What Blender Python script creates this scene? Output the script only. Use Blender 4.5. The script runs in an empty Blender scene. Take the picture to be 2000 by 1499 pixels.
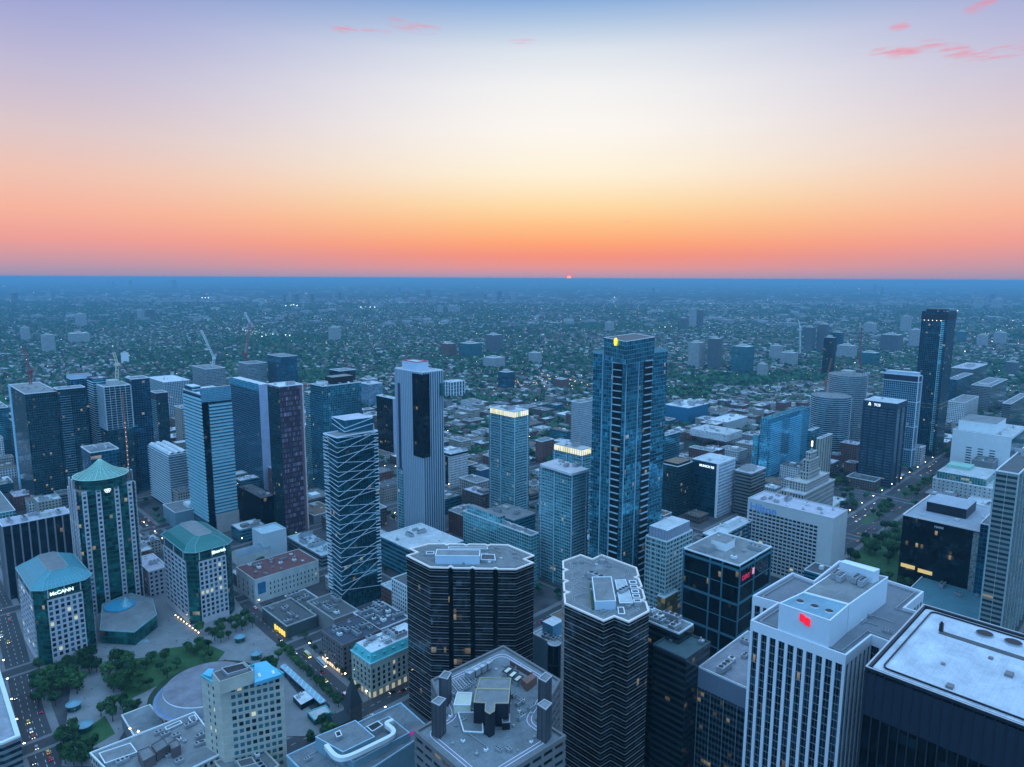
import bpy, math, random
import numpy as np
from mathutils import Matrix, Vector
rnd = random.Random(7)
S = bpy.context.scene
COL = S.collection
rad = math.radians
# ---------------------------------------------------------------- camera
FPX = 1351.0; CAMH = 280.0
PITCH = math.atan((749.5 - 543.6) / FPX); ROLL = rad(0.23)
cp, sp, cr, sr = math.cos(PITCH), math.sin(PITCH), math.cos(ROLL), math.sin(ROLL)
cam = bpy.data.objects.new("camera", bpy.data.cameras.new("camera"))
COL.objects.link(cam); S.camera = cam
cam.data.sensor_width = 36; cam.data.lens = FPX / 2000 * 36
cam.data.clip_start = 1; cam.data.clip_end = 400000
R_, U_, F_ = Vector((cr, sp*sr, cp*sr)), Vector((-sr, sp*cr, cp*cr)), Vector((0, cp, -sp))
m = Matrix.Identity(4)
for i in range(3):
    m[i][0] = R_[i]; m[i][1] = U_[i]; m[i][2] = -F_[i]
m[2][3] = CAMH
cam.matrix_world = m
# ---------------------------------------------------------------- render settings
S.view_settings.view_transform = 'Standard'; S.view_settings.look = 'None'
S.view_settings.gamma = 1; S.view_settings.exposure = 0
S.render.engine = 'CYCLES'
cy = S.cycles
cy.max_bounces = 4; cy.diffuse_bounces = 2; cy.glossy_bounces = 2; cy.transmission_bounces = 2
cy.volume_bounces = 0; cy.transparent_max_bounces = 4
cy.use_denoising = True; cy.use_adaptive_sampling = True; cy.adaptive_threshold = 0.02
cy.caustics_reflective = False; cy.caustics_refractive = False
cy.sample_clamp_indirect = 3
# ---------------------------------------------------------------- dusk sky
def lin(c):
    return tuple((v/255/12.92 if v/255 <= .04045 else ((v/255+.055)/1.055)**2.4) for v in c) + (1,)
SUN_AZ = math.atan2(108/FPX, cp); SUN_EL = rad(0.25)
W = bpy.data.worlds.new("World"); S.world = W; W.use_nodes = True
nt = W.node_tree; N = nt.nodes; Lk = nt.links
for n in list(N): N.remove(n)
def nd(t, **kw):
    n = N.new(t)
    for k, v in kw.items(): setattr(n, k, v)
    return n
def math_(op, a, b=None, clamp=False):
    n = nd('ShaderNodeMath', operation=op); n.use_clamp = clamp
    for i, v in enumerate((a, b)):
        if v is None: continue
        if isinstance(v, (int, float)): n.inputs[i].default_value = v
        else: Lk.new(v, n.inputs[i])
    return n.outputs[0]
def vmath(op, a, b=None):
    n = nd('ShaderNodeVectorMath', operation=op)
    for i, v in enumerate((a, b)):
        if v is None: continue
        if isinstance(v, (tuple, Vector)): n.inputs[i].default_value = v
        else: Lk.new(v, n.inputs[i])
    return n.outputs['Value'] if op == 'DOT_PRODUCT' else n.outputs['Vector']
def ramp(fac, stops):
    n = nd('ShaderNodeValToRGB'); el = n.color_ramp.elements
    while len(el) > 1: el.remove(el[-1])
    el[0].position = stops[0][0]; el[0].color = stops[0][1]
    for p, c in stops[1:]:
        e = el.new(p); e.color = c
    Lk.new(fac, n.inputs[0]); return n.outputs[0]
def mixc(f, a, b, mode='MIX'):
    n = nd('ShaderNodeMix', data_type='RGBA', blend_type=mode)
    for i, v in ((0, f), (6, a), (7, b)):
        if isinstance(v, (int, float)): n.inputs[i].default_value = v
        elif isinstance(v, tuple): n.inputs[i].default_value = v
        else: Lk.new(v, n.inputs[i])
    return n.outputs[2]
tc = nd('ShaderNodeTexCoord')
D = vmath('NORMALIZE', tc.outputs['Generated'])
sx = nd('ShaderNodeSeparateXYZ'); Lk.new(D, sx.inputs[0])
el_ = math_('MULTIPLY', math_('ARCSINE', sx.outputs[2]), 180/math.pi)      # elevation in degrees
fe = math_('DIVIDE', el_, 90.0, clamp=True)
fe = math_('POWER', fe, 0.5)
def st(lst): return [((e/90)**.5, lin(c)) for e, c in lst]
front = ramp(fe, st([(0,(158,146,180)),(.35,(192,152,170)),(.9,(228,150,150)),(1.8,(246,148,126)),(2.8,(255,166,120)),
    (4.2,(255,194,136)),(5.8,(255,220,168)),(8.2,(255,242,216)),(11.5,(252,247,240)),(14.5,(243,243,243)),(17,(222,229,238)),
    (18.8,(180,202,229)),(20.5,(134,172,220)),(27,(130,175,228)),(40,(180,202,240)),(90,(184,204,240))]))
side = ramp(fe, st([(0,(146,140,178)),(.5,(174,150,174)),(1.4,(208,154,164)),(2.6,(238,160,152)),(4.5,(247,180,158)),
    (7,(240,196,180)),(9.7,(222,200,202)),(13.5,(194,188,214)),(17,(163,169,214)),(20.5,(130,150,206)),(27,(125,170,226)),(40,(180,202,240)),(90,(184,204,240))]))
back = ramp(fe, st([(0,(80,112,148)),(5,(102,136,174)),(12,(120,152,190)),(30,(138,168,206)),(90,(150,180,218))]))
sh = Vector((math.sin(SUN_AZ), math.cos(SUN_AZ), 0))
hz = vmath('NORMALIZE', vmath('MULTIPLY', D, (1, 1, 0)))
ca = vmath('DOT_PRODUCT', hz, tuple(sh))
ang = math_('MULTIPLY', math_('ARCCOSINE', ca), 180/math.pi)
f1 = nd('ShaderNodeMapRange', interpolation_type='SMOOTHSTEP'); Lk.new(ang, f1.inputs[0])
f1.inputs[1].default_value = 0; f1.inputs[2].default_value = 40
f2 = nd('ShaderNodeMapRange', interpolation_type='SMOOTHSTEP'); Lk.new(ang, f2.inputs[0])
f2.inputs[1].default_value = 50; f2.inputs[2].default_value = 110
c = mixc(f1.outputs[0], front, side)
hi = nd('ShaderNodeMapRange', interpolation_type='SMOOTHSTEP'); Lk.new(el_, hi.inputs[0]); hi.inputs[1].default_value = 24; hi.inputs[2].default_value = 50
c = mixc(hi.outputs[0], c, mixc(1.0, c, (1.4, 2.05, 2.3, 1), 'MULTIPLY'))  # upper sky out of view, boosted beyond the visible sky to light the city
c = mixc(f2.outputs[0], c, mixc(1.0, back, (2.1, 3.0, 3.25, 1), 'MULTIPLY'))  # unseen sky behind the camera, boosted as added fill for the facades
# thin pink wisps of cloud high in the sky, each at its own bearing and height
nz = nd('ShaderNodeTexNoise'); nz.inputs['Scale'].default_value = 44; nz.inputs['Detail'].default_value = 7
nz.inputs['Roughness'].default_value = .62
sc_ = vmath('MULTIPLY', D, (.55, .55, 5.5)); Lk.new(sc_, nz.inputs['Vector'])
def pxdir(px, py):
    x = (px-1000)/FPX; y = (749.5-py)/FPX
    return (R_*x + U_*y + F_).normalized()
tot = None
for px, py, ra, re, tilt in ((805,50,2.3,.55,-.12),(672,57,1.2,.3,-.1),(735,60,1.2,.28,0),(1020,81,1.2,.2,0),(1790,96,1.9,.5,.1),(1730,100,1.2,.3,0),
        (1757,53,.7,.3,0),(1865,100,1.6,.55,-.35),(1925,110,2.3,.42,.22),(1985,100,1.5,.35,.1),(1915,12,1.0,.4,.2),(1240,434,1.0,.12,0)):
    d = pxdir(px, py); h = Vector((d.y, -d.x, 0)).normalized(); v = d.cross(h)*-1
    a = math_('MULTIPLY', vmath('DOT_PRODUCT', D, tuple(h + v*tilt)), 57.3/ra)
    b = math_('MULTIPLY', math_('SUBTRACT', vmath('DOT_PRODUCT', D, tuple(v - h*tilt)), 0), 57.3/re)
    q = math_('ADD', math_('MULTIPLY', a, a), math_('MULTIPLY', b, b))
    g = math_('SUBTRACT', 1, q, clamp=True)
    g = math_('MULTIPLY', g, math_('GREATER_THAN', vmath('DOT_PRODUCT', D, tuple(d)), 0))
    tot = g if tot is None else math_('ADD', tot, g)
ns = nd('ShaderNodeMapRange'); Lk.new(nz.outputs[0], ns.inputs[0]); ns.inputs[1].default_value = .44; ns.inputs[2].default_value = .66
cm = math_('MULTIPLY', math_('POWER', tot, .6), ns.outputs[0], clamp=True)
cm = math_('MULTIPLY', cm, .85)
c = mixc(cm, c, lin((236,140,160)))
# the sun's disc, half set
sd = Vector((math.sin(SUN_AZ)*math.cos(SUN_EL*.2), math.cos(SUN_AZ), math.sin(SUN_EL*.2))).normalized()
dd = math_('MULTIPLY', math_('ARCCOSINE', math_('MINIMUM', vmath('DOT_PRODUCT', D, tuple(sd)), 1.0)), 180/math.pi)
disc = math_('LESS_THAN', dd, .15)
halo = math_('POWER', math_('SUBTRACT', 1, math_('DIVIDE', dd, 1.0), clamp=True), 3)
c = mixc(math_('MULTIPLY', halo, .45), c, lin((255,110,100)))
c = mixc(disc, c, (2.6, .5, .35, 1))
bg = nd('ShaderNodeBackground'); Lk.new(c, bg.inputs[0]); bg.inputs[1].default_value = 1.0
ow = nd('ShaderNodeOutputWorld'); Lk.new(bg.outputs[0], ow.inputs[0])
W.cycles.sampling_method = 'MANUAL'; W.cycles.sample_map_resolution = 512
sl = bpy.data.lights.new("sun", 'SUN'); sl.energy = .25; sl.angle = rad(.5); sl.color = (1, .45, .3)
so = bpy.data.objects.new("sun", sl); COL.objects.link(so)
so.rotation_euler = (rad(90-.6), 0, -SUN_AZ + math.pi)
so.location = (0, 0, 500)
# ================================================================ helpers
TH = rad(44.5); CT, ST = math.cos(TH), math.sin(TH)
def ray(px, py):
    x = (px-1000)/FPX; y = (749.5-py)/FPX
    return R_*x + U_*y + F_
def at(px, py, z=0.0):                  # the point at height z seen in this direction of the photograph
    d = ray(px, py); t = (z-CAMH)/d.z
    return Vector((d.x*t, d.y*t, z))
CAMP = Vector((0, 0, CAMH))
def proj(p):
    v = p - CAMP; d = v.dot(F_)
    return 1000 + FPX*v.dot(R_)/d, 749.5 - FPX*v.dot(U_)/d
def G(gv, gl, z=0.0): return Vector((gv*CT - gl*ST, gv*ST + gl*CT, z))
def toG(p): return p.x*CT + p.y*ST, -p.x*ST + p.y*CT
def bis(f, lo, hi):
    for _ in range(40):
        m_ = (lo+hi)/2
        if f(m_) > 0: hi = m_
        else: lo = m_
    return (lo+hi)/2
def hfrom(nx, ny, base):                # height of a corner whose foot is seen at row `base`
    return bis(lambda h: proj(Vector((*at(nx, ny, h)[:2], 0)))[1] - base, 0.0, 270)
def set_tag(o, label=None, cat=None, group=None, kind=None):
    if label: o['label'] = label
    if cat: o['category'] = cat
    if group: o['group'] = group
    if kind: o['kind'] = kind
    return o
class MB:
    def __init__(s): s.v = []; s.f = []; s.uv = []; s.mi = []
    def quad(s, pts, uv=None, mi=0):
        n = len(s.v); s.v += [tuple(p) for p in pts]; s.f.append(tuple(range(n, n+len(pts))))
        s.uv += uv if uv else [(p[0]*.25, p[1]*.25) for p in pts]; s.mi.append(mi)
    def box(s, x0, y0, z0, x1, y1, z1, mi=0, bottom=False):
        a = [(x0,y0),(x1,y0),(x1,y1),(x0,y1)]
        s.prism(a, z0, z1, mi=mi, bottom=bottom)
    def prism(s, poly, z0, z1, mi=0, top=True, bottom=False, bay=None, fh=None, nb=None, mit=None):
        k = 0.0; n = len(poly)
        for i in range(n):
            p, q = poly[i], poly[(i+1) % n]; L = math.dist(p, q)
            w = (max(1, round(L/bay)) if bay else L)
            u0, u1 = k, k+w; k += w + (3 if bay else 0)
            va, vb = (0, round((z1-z0)/fh)) if fh else (z0, z1)
            s.quad([(p[0],p[1],z0),(q[0],q[1],z0),(q[0],q[1],z1),(p[0],p[1],z1)], [(u0,va),(u1,va),(u1,vb),(u0,vb)], mi)
        if top: s.quad([(p[0],p[1],z1) for p in poly], None, mi if mit is None else mit)
        if bottom: s.quad([(p[0],p[1],z0) for p in reversed(poly)], None, mi)
    def taper(s, p0, p1, z0, z1, mi=0, top=True, nu=1, nv=3):
        n = len(p0)
        for i in range(n):
            j = (i+1) % n
            if nu > 1:
                L = lambda a, b, f: (a[0]+(b[0]-a[0])*f, a[1]+(b[1]-a[1])*f)
                for q in range(nu):
                    f, g = q/nu, (q+1)/nu
                    s.quad([(*L(p0[i],p0[j],f),z0),(*L(p0[i],p0[j],g),z0),(*L(p1[i],p1[j],g),z1),(*L(p1[i],p1[j],f),z1)], [(q,0),(q+1,0),(q+1,nv),(q,nv)], mi)
                continue
            s.quad([(*p0[i],z0),(*p0[j],z0),(*p1[j],z1),(*p1[i],z1)], [(i*3,0),(i*3+3,0),(i*3+3,3),(i*3,3)], mi)
        if top: s.quad([(*p, z1) for p in p1], None, mi)
    def bar(s, a, b, w, up=Vector((0,0,1)), mi=0, w2=None):
        a = Vector(a); b = Vector(b); d = (b-a).normalized(); w2 = w2 or w
        if abs(d.dot(up)) > .98: up = Vector((1,0,0))
        x = d.cross(up).normalized()*w/2; y = x.cross(d).normalized()*w2/2
        P = [a-x-y, a+x-y, a+x+y, a-x+y]; Q = [b-x-y, b+x-y, b+x+y, b-x+y]
        for i in range(4):
            j = (i+1) % 4; s.quad([P[i], P[j], Q[j], Q[i]], None, mi)
        s.quad(P[::-1], None, mi); s.quad(Q, None, mi)
    def cyl(s, x, y, z0, z1, r0, r1=None, n=16, mi=0, top=True, mit=None):
        r1 = r0 if r1 is None else r1
        c = [(math.cos(2*math.pi*i/n), math.sin(2*math.pi*i/n)) for i in range(n)]
        s.taper([(x+r0*a, y+r0*b) for a, b in c], [(x+r1*a, y+r1*b) for a, b in c], z0, z1, mi, False)
        if top and r1 > .01: s.quad([(x+r1*a, y+r1*b, z1) for a, b in c], None, mi if mit is None else mit)
    def build(s, name, mats, parent=None, loc=None, smooth=False):
        me = bpy.data.meshes.new(name); me.from_pydata(s.v, [], s.f)
        ul = me.uv_layers.new(name='UVMap')
        ul.data.foreach_set('uv', np.array(s.uv, dtype=np.float32).ravel())
        for m_ in (mats if isinstance(mats, (list, tuple)) else [mats]): me.materials.append(m_)
        if max(s.mi, default=0): me.polygons.foreach_set('material_index', s.mi)
        if smooth: me.polygons.foreach_set('use_smooth', [True]*len(s.f))
        me.update()
        o = bpy.data.objects.new(name, me); COL.objects.link(o)
        if parent: o.parent = parent
        if loc is not None: o.location = loc
        return o
def empty(name, loc=(0,0,0), rz=0):
    o = bpy.data.objects.new(name, None); COL.objects.link(o); o.location = loc; o.rotation_euler = (0, 0, rz)
    o.empty_display_size = 1; return o
def copy_tree(o, parent=None):
    c_ = o.copy(); COL.objects.link(c_)
    if parent: c_.parent = parent
    for ch in list(o.children): copy_tree(ch, c_)
    return c_
# ================================================================ materials
def newmat(name):
    m_ = bpy.data.materials.new(name); m_.use_nodes = True
    t = m_.node_tree
    for n in list(t.nodes): t.nodes.remove(n)
    return m_, t
class NT:
    def __init__(s, t): s.t = t
    def n(s, ty, ins=None, **kw):
        n = s.t.nodes.new(ty)
        for k, v in kw.items(): setattr(n, k, v)
        for k, v in (ins or {}).items():
            i = n.inputs[k]
            if isinstance(v, bpy.types.NodeSocket): s.t.links.new(v, i)
            else: i.default_value = v
        return n
    def m(s, op, a, b=0.0, c=0.0, clamp=False):
        n = s.n('ShaderNodeMath', {0: a, 1: b, 2: c}, operation=op); n.use_clamp = clamp; return n.outputs[0]
    def mix(s, f, a, b, mode='MIX'):
        return s.n('ShaderNodeMix', {0: f, 6: a, 7: b}, data_type='RGBA', blend_type=mode).outputs[2]
    def out(s, sh, sock='Surface'):
        o = s.n('ShaderNodeOutputMaterial'); s.t.links.new(sh, o.inputs[sock])
def c4(c): return (c, c, c, 1) if isinstance(c, (int, float)) else (tuple(c) + (1,) if len(c) == 3 else c)
_M = {}
def plain(name, col, rough=.8, var=.18, scale=.15, metal=0.0, em=None, es=0.0):
    if name in _M: return _M[name]
    m_, t = newmat(name); k = NT(t)
    tc = k.n('ShaderNodeTexCoord').outputs['Object']
    a = k.n('ShaderNodeTexNoise', {'Vector': tc, 'Scale': scale, 'Detail': 4.0, 'Roughness': .6}).outputs[0]
    b = k.n('ShaderNodeTexNoise', {'Vector': tc, 'Scale': scale*9, 'Detail': 3.0, 'Roughness': .6}).outputs[0]
    f = k.m('ADD', k.m('MULTIPLY', a, .7), k.m('MULTIPLY', b, .3))
    oi = k.n('ShaderNodeObjectInfo').outputs['Random']
    g = k.n('ShaderNodeMapRange', {0: f, 1: .3, 2: .7, 3: 1-var, 4: 1+var}).outputs[0]
    g = k.m('MULTIPLY', g, k.m('ADD', .94, k.m('MULTIPLY', oi, .12)))
    cc = k.mix(1.0, c4(col), k.n('ShaderNodeCombineColor', {0: g, 1: g, 2: g}).outputs[0], 'MULTIPLY')
    p = k.n('ShaderNodeBsdfPrincipled', {'Base Color': cc, 'Roughness': rough, 'Metallic': metal})
    if em: p.inputs['Emission Color'].default_value = c4(em); p.inputs['Emission Strength'].default_value = es
    k.out(p.outputs[0]); _M[name] = m_; return m_
def emit(name, col, s):
    if name in _M: return _M[name]
    m_, t = newmat(name); k = NT(t)
    p = k.n('ShaderNodeBsdfPrincipled', {'Base Color': c4(col), 'Roughness': .5, 'Emission Color': c4(col), 'Emission Strength': s})
    k.out(p.outputs[0]); _M[name] = m_; return m_
def roofm(name, col, var=.25):
    """flat roof: membrane with seams, ponding stains and patches"""
    if name in _M: return _M[name]
    m_, t = newmat(name); k = NT(t)
    tc = k.n('ShaderNodeTexCoord').outputs['Object']
    a = k.n('ShaderNodeTexNoise', {'Vector': tc, 'Scale': .09, 'Detail': 6.0, 'Roughness': .68, 'Distortion': .6}).outputs[0]
    b = k.n('ShaderNodeTexNoise', {'Vector': tc, 'Scale': 1.3, 'Detail': 2.0}).outputs[0]
    v = k.n('ShaderNodeTexBrick', {'Vector': tc, 'Color1': (1,1,1,1), 'Color2': (.93,.93,.93,1), 'Mortar': (.8,.8,.8,1), 'Scale': .22, 'Mortar Size': .012, 'Brick Width': 1.2, 'Row Height': .5}).outputs[0]
    g = k.n('ShaderNodeMapRange', {0: k.m('ADD', k.m('MULTIPLY', a, .75), k.m('MULTIPLY', b, .25)), 1: .32, 2: .68, 3: 1-var, 4: 1+var*.6}).outputs[0]
    g = k.m('MULTIPLY', g, k.m('ADD', .88, k.m('MULTIPLY', k.n('ShaderNodeObjectInfo').outputs['Random'], .24)))
    cc = k.mix(1.0, c4(col), k.n('ShaderNodeCombineColor', {0: g, 1: g, 2: g}).outputs[0], 'MULTIPLY')
    cc = k.mix(1.0, cc, v, 'MULTIPLY')
    k.out(k.n('ShaderNodeBsdfPrincipled', {'Base Color': cc, 'Roughness': .85}).outputs[0]); _M[name] = m_; return m_
WARM = (1.0, .80, .46)
def glass(name, dark, light, metal=.55, rough=.08, frame=None, tx=.08, tz=.08, spand=0.0, spcol=None,
          lit=.009, run=.008, es=.36, bias=2.0, tilt=.035, wall=None, wx=1.0, wz=1.0):
    """wall divided in bays and storeys: uv = (bay, storey). glass panes with their own tone and tilt, some lit;
    optional mullions, spandrel panels, or (wall=) masonry with punched openings"""
    if name in _M: return _M[name]
    m_, t = newmat(name); k = NT(t)
    uv = k.n('ShaderNodeUVMap').outputs[0]
    s = k.n('ShaderNodeSeparateXYZ', {0: uv})
    u, v = s.outputs[0], s.outputs[1]
    oi = k.m('MULTIPLY', k.n('ShaderNodeObjectInfo').outputs['Random'], 531.0)
    fu, fv = k.m('FLOOR', u), k.m('FLOOR', v)
    def wn(a, b, c_): return k.n('ShaderNodeTexWhiteNoise', {'Vector': k.n('ShaderNodeCombineXYZ', {0: a, 1: b, 2: c_}).outputs[0]}, noise_dimensions='3D')
    w1 = wn(fu, fv, oi)
    w2 = wn(k.m('FLOOR', k.m('MULTIPLY', fu, .25)), fv, k.m('ADD', oi, 17.0)).outputs[0]
    w3 = wn(k.m('FLOOR', k.m('MULTIPLY', fu, .34)), fv, k.m('ADD', oi, 71.0)).outputs[0]
    ru, rv = k.m('FRACT', u), k.m('FRACT', v)
    # panes: tone from the pane itself and from its neighbours
    tone = k.m('POWER', k.m('ADD', k.m('MULTIPLY', w1.outputs[0], .6), k.m('MULTIPLY', w2, .4)), bias)
    pane = k.mix(tone, c4(dark), c4(light))
    litf = k.m('MAXIMUM', k.m('GREATER_THAN', wn(fu, fv, k.m('ADD', oi, 5.0)).outputs[0], 1-lit), k.m('GREATER_THAN', w3, 1-run))
    litf = k.m('MULTIPLY', litf, k.m('POWER', w1.outputs[0], 1.5))
    # ceiling strip brighter than the floor in a lit room
    litf = k.m('MULTIPLY', litf, k.m('ADD', .45, k.m('MULTIPLY', rv, .7)))
    isg = 1.0
    if wall is not None:
        a = k.m('LESS_THAN', k.m('ABSOLUTE', k.m('SUBTRACT', ru, .5)), wx/2)
        b = k.m('LESS_THAN', k.m('ABSOLUTE', k.m('SUBTRACT', rv, .5)), wz/2)
        isg = k.m('MULTIPLY', a, b)
    fr = None
    if frame is not None:
        fr = k.m('MAXIMUM', k.m('LESS_THAN', ru, tx), k.m('LESS_THAN', rv, tz))
    if spand:
        sp_ = k.m('GREATER_THAN', rv, 1-spand)
        pane = k.mix(sp_, pane, c4(spcol)); litf = k.m('MULTIPLY', litf, k.m('SUBTRACT', 1.0, sp_))
    if fr is not None:
        pane = k.mix(fr, pane, c4(frame)); litf = k.m('MULTIPLY', litf, k.m('SUBTRACT', 1.0, fr))
    tc = k.n('ShaderNodeTexCoord').outputs['Object']
    ns = k.n('ShaderNodeTexNoise', {'Vector': tc, 'Scale': .12, 'Detail': 5.0}).outputs[0]
    if wall is not None:
        g = k.n('ShaderNodeMapRange', {0: ns, 1: .3, 2: .7, 3: .82, 4: 1.12}).outputs[0]
        wc = k.mix(1.0, c4(wall), k.n('ShaderNodeCombineColor', {0: g, 1: g, 2: g}).outputs[0], 'MULTIPLY')
        pane = k.mix(isg, wc, pane); litf = k.m('MULTIPLY', litf, isg)
    notg = 0.0
    if fr is not None: notg = fr
    gl_ = k.m('SUBTRACT', 1.0, notg) if fr is not None else 1.0
    if wall is not None: gl_ = k.m('MULTIPLY', gl_, isg)
    geo = k.n('ShaderNodeNewGeometry').outputs['Normal']
    jit = k.n('ShaderNodeVectorMath', {0: w1.outputs[1], 1: (.5, .5, .5)}, operation='SUBTRACT').outputs[0]
    jit = k.n('ShaderNodeVectorMath', {0: jit, 3: tilt}, operation='SCALE'); jit.inputs['Scale'].default_value = tilt
    nrm = k.n('ShaderNodeVectorMath', {0: geo, 1: jit.outputs[0]}, operation='ADD').outputs[0]
    nrm = k.n('ShaderNodeVectorMath', {0: nrm}, operation='NORMALIZE').outputs[0]
    p = k.n('ShaderNodeBsdfPrincipled', {'Base Color': pane, 'Metallic': k.m('MULTIPLY', gl_, metal), 'Roughness': k.m('ADD', k.m('MULTIPLY', gl_, rough-.75), .75),
        'Normal': nrm, 'Emission Color': c4(WARM), 'Emission Strength': k.m('MULTIPLY', litf, es)})
    k.out(p.outputs[0]); _M[name] = m_; return m_
CONC = plain('concrete', (.42,.41,.40)); CONCD = plain('dark concrete', (.16,.16,.165)); WHITE = plain('white cladding', (.74,.75,.77), .5, .07)
METAL = plain('grey metal', (.45,.47,.5), .4, .12, .3, .6); DARKM = plain('black metal', (.018,.02,.024), .35, .2, .3, .4); EDGE = plain('pale coping', (.78,.78,.8), .5, .06)
BEIGE = plain('beige stone', (.46,.41,.35)); PINKST = plain('pale pinkish stone', (.52,.47,.50), .7, .1); BRICK = plain('red brick', (.2,.085,.065)); BRICKD = plain('dark brick', (.09,.055,.05))
TEALR = plain('turquoise copper', (.09,.42,.44), .5, .2); GREENR = plain('green copper', (.035,.24,.21), .45, .2); GREENR2 = plain('blue green seamed roof', (.09,.33,.37), .45, .2)
BLUEM = plain('blue painted metal', (.12,.36,.5), .5, .15)
RG = roofm('grey roof', (.22,.22,.225), .38); RL = roofm('pale roof', (.54,.54,.55), .35); RD = roofm('dark roof', (.10,.10,.105)); RW = roofm('white roof', (.66,.66,.68), .34); RR = roofm('dark red roof', (.16,.06,.06)); RB = roofm('brown roof', (.2,.13,.09))
WIN = [glass('dark window glass', (.012,.02,.03), (.03,.05,.07), .4, .1, lit=0, run=0), glass('blue window glass', (.06,.18,.26), (.14,.34,.44), .6, .1, lit=0, run=0),
       glass('teal window glass', (.05,.22,.26), (.12,.40,.46), .6, .1, lit=0, run=0), emit('lit window', WARM, .34)]
# ================================================================ buildings
FOOT = []            # footprints on the ground grid (v0,v1,l0,l1) so that nothing else is set inside them
class Bld:
    def __init__(s, name, label, px=None, h=None, base=None, pts=None, wpts=None, rz=None, cat='building', group=None, z0=0.0, foot=True, sz=None):
        if px:                                   # px = left, near, near row, right: the three visible roof corners
            lx, nx, ny, rx = px
            s.h = h if h else hfrom(nx, ny, base)
            n0 = at(nx, ny, s.h)
            s.a = (sz and sz[0]) or bis(lambda a: proj(n0 + Vector((CT, ST, 0))*a)[0] - rx, .5, 160)
            s.b = (sz and sz[1]) or bis(lambda b: lx - proj(n0 + Vector((-ST, CT, 0))*b)[0], .5, 160)
            ctr = n0 + Vector((CT, ST, 0))*s.a/2 + Vector((-ST, CT, 0))*s.b/2
            s.poly = [(-s.a/2,-s.b/2),(s.a/2,-s.b/2),(s.a/2,s.b/2),(-s.a/2,s.b/2)]
            s.rz = TH
        else:
            s.h = h
            w = wpts if wpts else [at(*p, h) for p in pts]
            ctr = sum((Vector((p[0], p[1], 0)) for p in w), Vector())/len(w)
            s.rz = TH
            s.poly = [((p[0]-ctr.x)*CT + (p[1]-ctr.y)*ST, -(p[0]-ctr.x)*ST + (p[1]-ctr.y)*CT) for p in w]
            ar = sum(s.poly[i][0]*s.poly[(i+1)%len(w)][1] - s.poly[(i+1)%len(w)][0]*s.poly[i][1] for i in range(len(w)))
            if ar < 0: s.poly.reverse()
            xs = [p[0] for p in s.poly]; ys = [p[1] for p in s.poly]; s.a = max(xs)-min(xs); s.b = max(ys)-min(ys)
        s.x0, s.y0 = min(p[0] for p in s.poly), min(p[1] for p in s.poly)
        s.z0 = z0; s.ctr = ctr
        s.root = empty(name, (ctr.x, ctr.y, 0), s.rz)
        set_tag(s.root, label, cat, group)
        if foot:
            gv, gl = toG(ctr); FOOT.append((gv+s.x0, gv+s.x0+s.a, gl+s.y0, gl+s.y0+s.b))
    def P(s, name, mb, mat, parent=None, **kw): return mb.build(name, mat, parent or s.root, **kw)
    def core(s, mat, z1=None, fh=3.8, bw=3.0, name='glass_wall', z0=0.0, poly=None, roof=None):
        z1 = z1 or s.h; mb = MB(); s.fh = (z1-z0)/max(1, round((z1-z0)/fh)); s.bw = bw
        mb.prism(poly or s.poly, z0, z1, bay=bw, fh=s.fh, mit=1); return s.P(name, mb, [mat, roof or RG])
    def frame(s, mat, pier=.5, pd=.4, sp=.9, sd=.3, z0=0.0, z1=None, fh=None, bw=None, edges=None, poly=None, name='facade_frame', every=1, corner=True):
        """vertical piers and horizontal spandrels standing proud of the wall"""
        z1 = z1 or s.h; poly = poly or s.poly; fh = fh or s.fh; bw = bw or s.bw; mb = MB(); n = len(poly)
        nf = max(1, round((z1-z0)/fh)); fh = (z1-z0)/nf
        for i in (edges if edges is not None else range(n)):
            p, q = Vector(poly[i]), Vector(poly[(i+1) % n]); L = (q-p).length
            if L < .3: continue
            d = (q-p)/L; o = Vector((d.y, -d.x)); nb = max(1, round(L/bw))
            if pier:
                for j in range(0, nb+1, every):
                    c_ = L*j/nb; lo, hi = c_-pier/2, c_+pier/2
                    if j == 0: lo = -pd*.98 if corner else 0
                    if j == nb: hi = L+pd*.96 if corner else L
                    a, b = p+d*lo, p+d*hi
                    mb.prism([tuple(a+o*pd), tuple(b+o*pd), tuple(b-o*.05), tuple(a-o*.05)][::1], z0, z1+.02, top=True)
            if sp:
                for j in range(nf+1):
                    zz = z0+j*fh; lo, hi = zz-sp*.5, zz+sp*.5
                    if j == 0: lo = z0
                    if j == nf: hi = z1-.03
                    e = sd*.9 if corner else 0
                    a, b = p-d*e, q+d*e
                    mb.prism([tuple(a+o*sd), tuple(b+o*sd), tuple(b-o*.05), tuple(a-o*.05)], lo, hi, bottom=True)
        return s.P(name, mb, mat)
    def ring(s, name, mat, z0, z1, out=.3, inn=.3, poly=None, mi=0):
        """a band following the outline: parapet, coping, cornice"""
        poly = poly or s.poly; mb = MB(); A = inset(poly, -out); B = inset(poly, inn); n = len(poly)
        for i in range(n):
            j = (i+1) % n
            mb.quad([(*A[i],z0),(*A[j],z0),(*A[j],z1),(*A[i],z1)]); mb.quad([(*A[i],z1),(*A[j],z1),(*B[j],z1),(*B[i],z1)])
            mb.quad([(*B[j],z0),(*B[i],z0),(*B[i],z1),(*B[j],z1)]); mb.quad([(*A[j],z0),(*A[i],z0),(*B[i],z0),(*B[j],z0)])
        return s.P(name, mb, mat)
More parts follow.
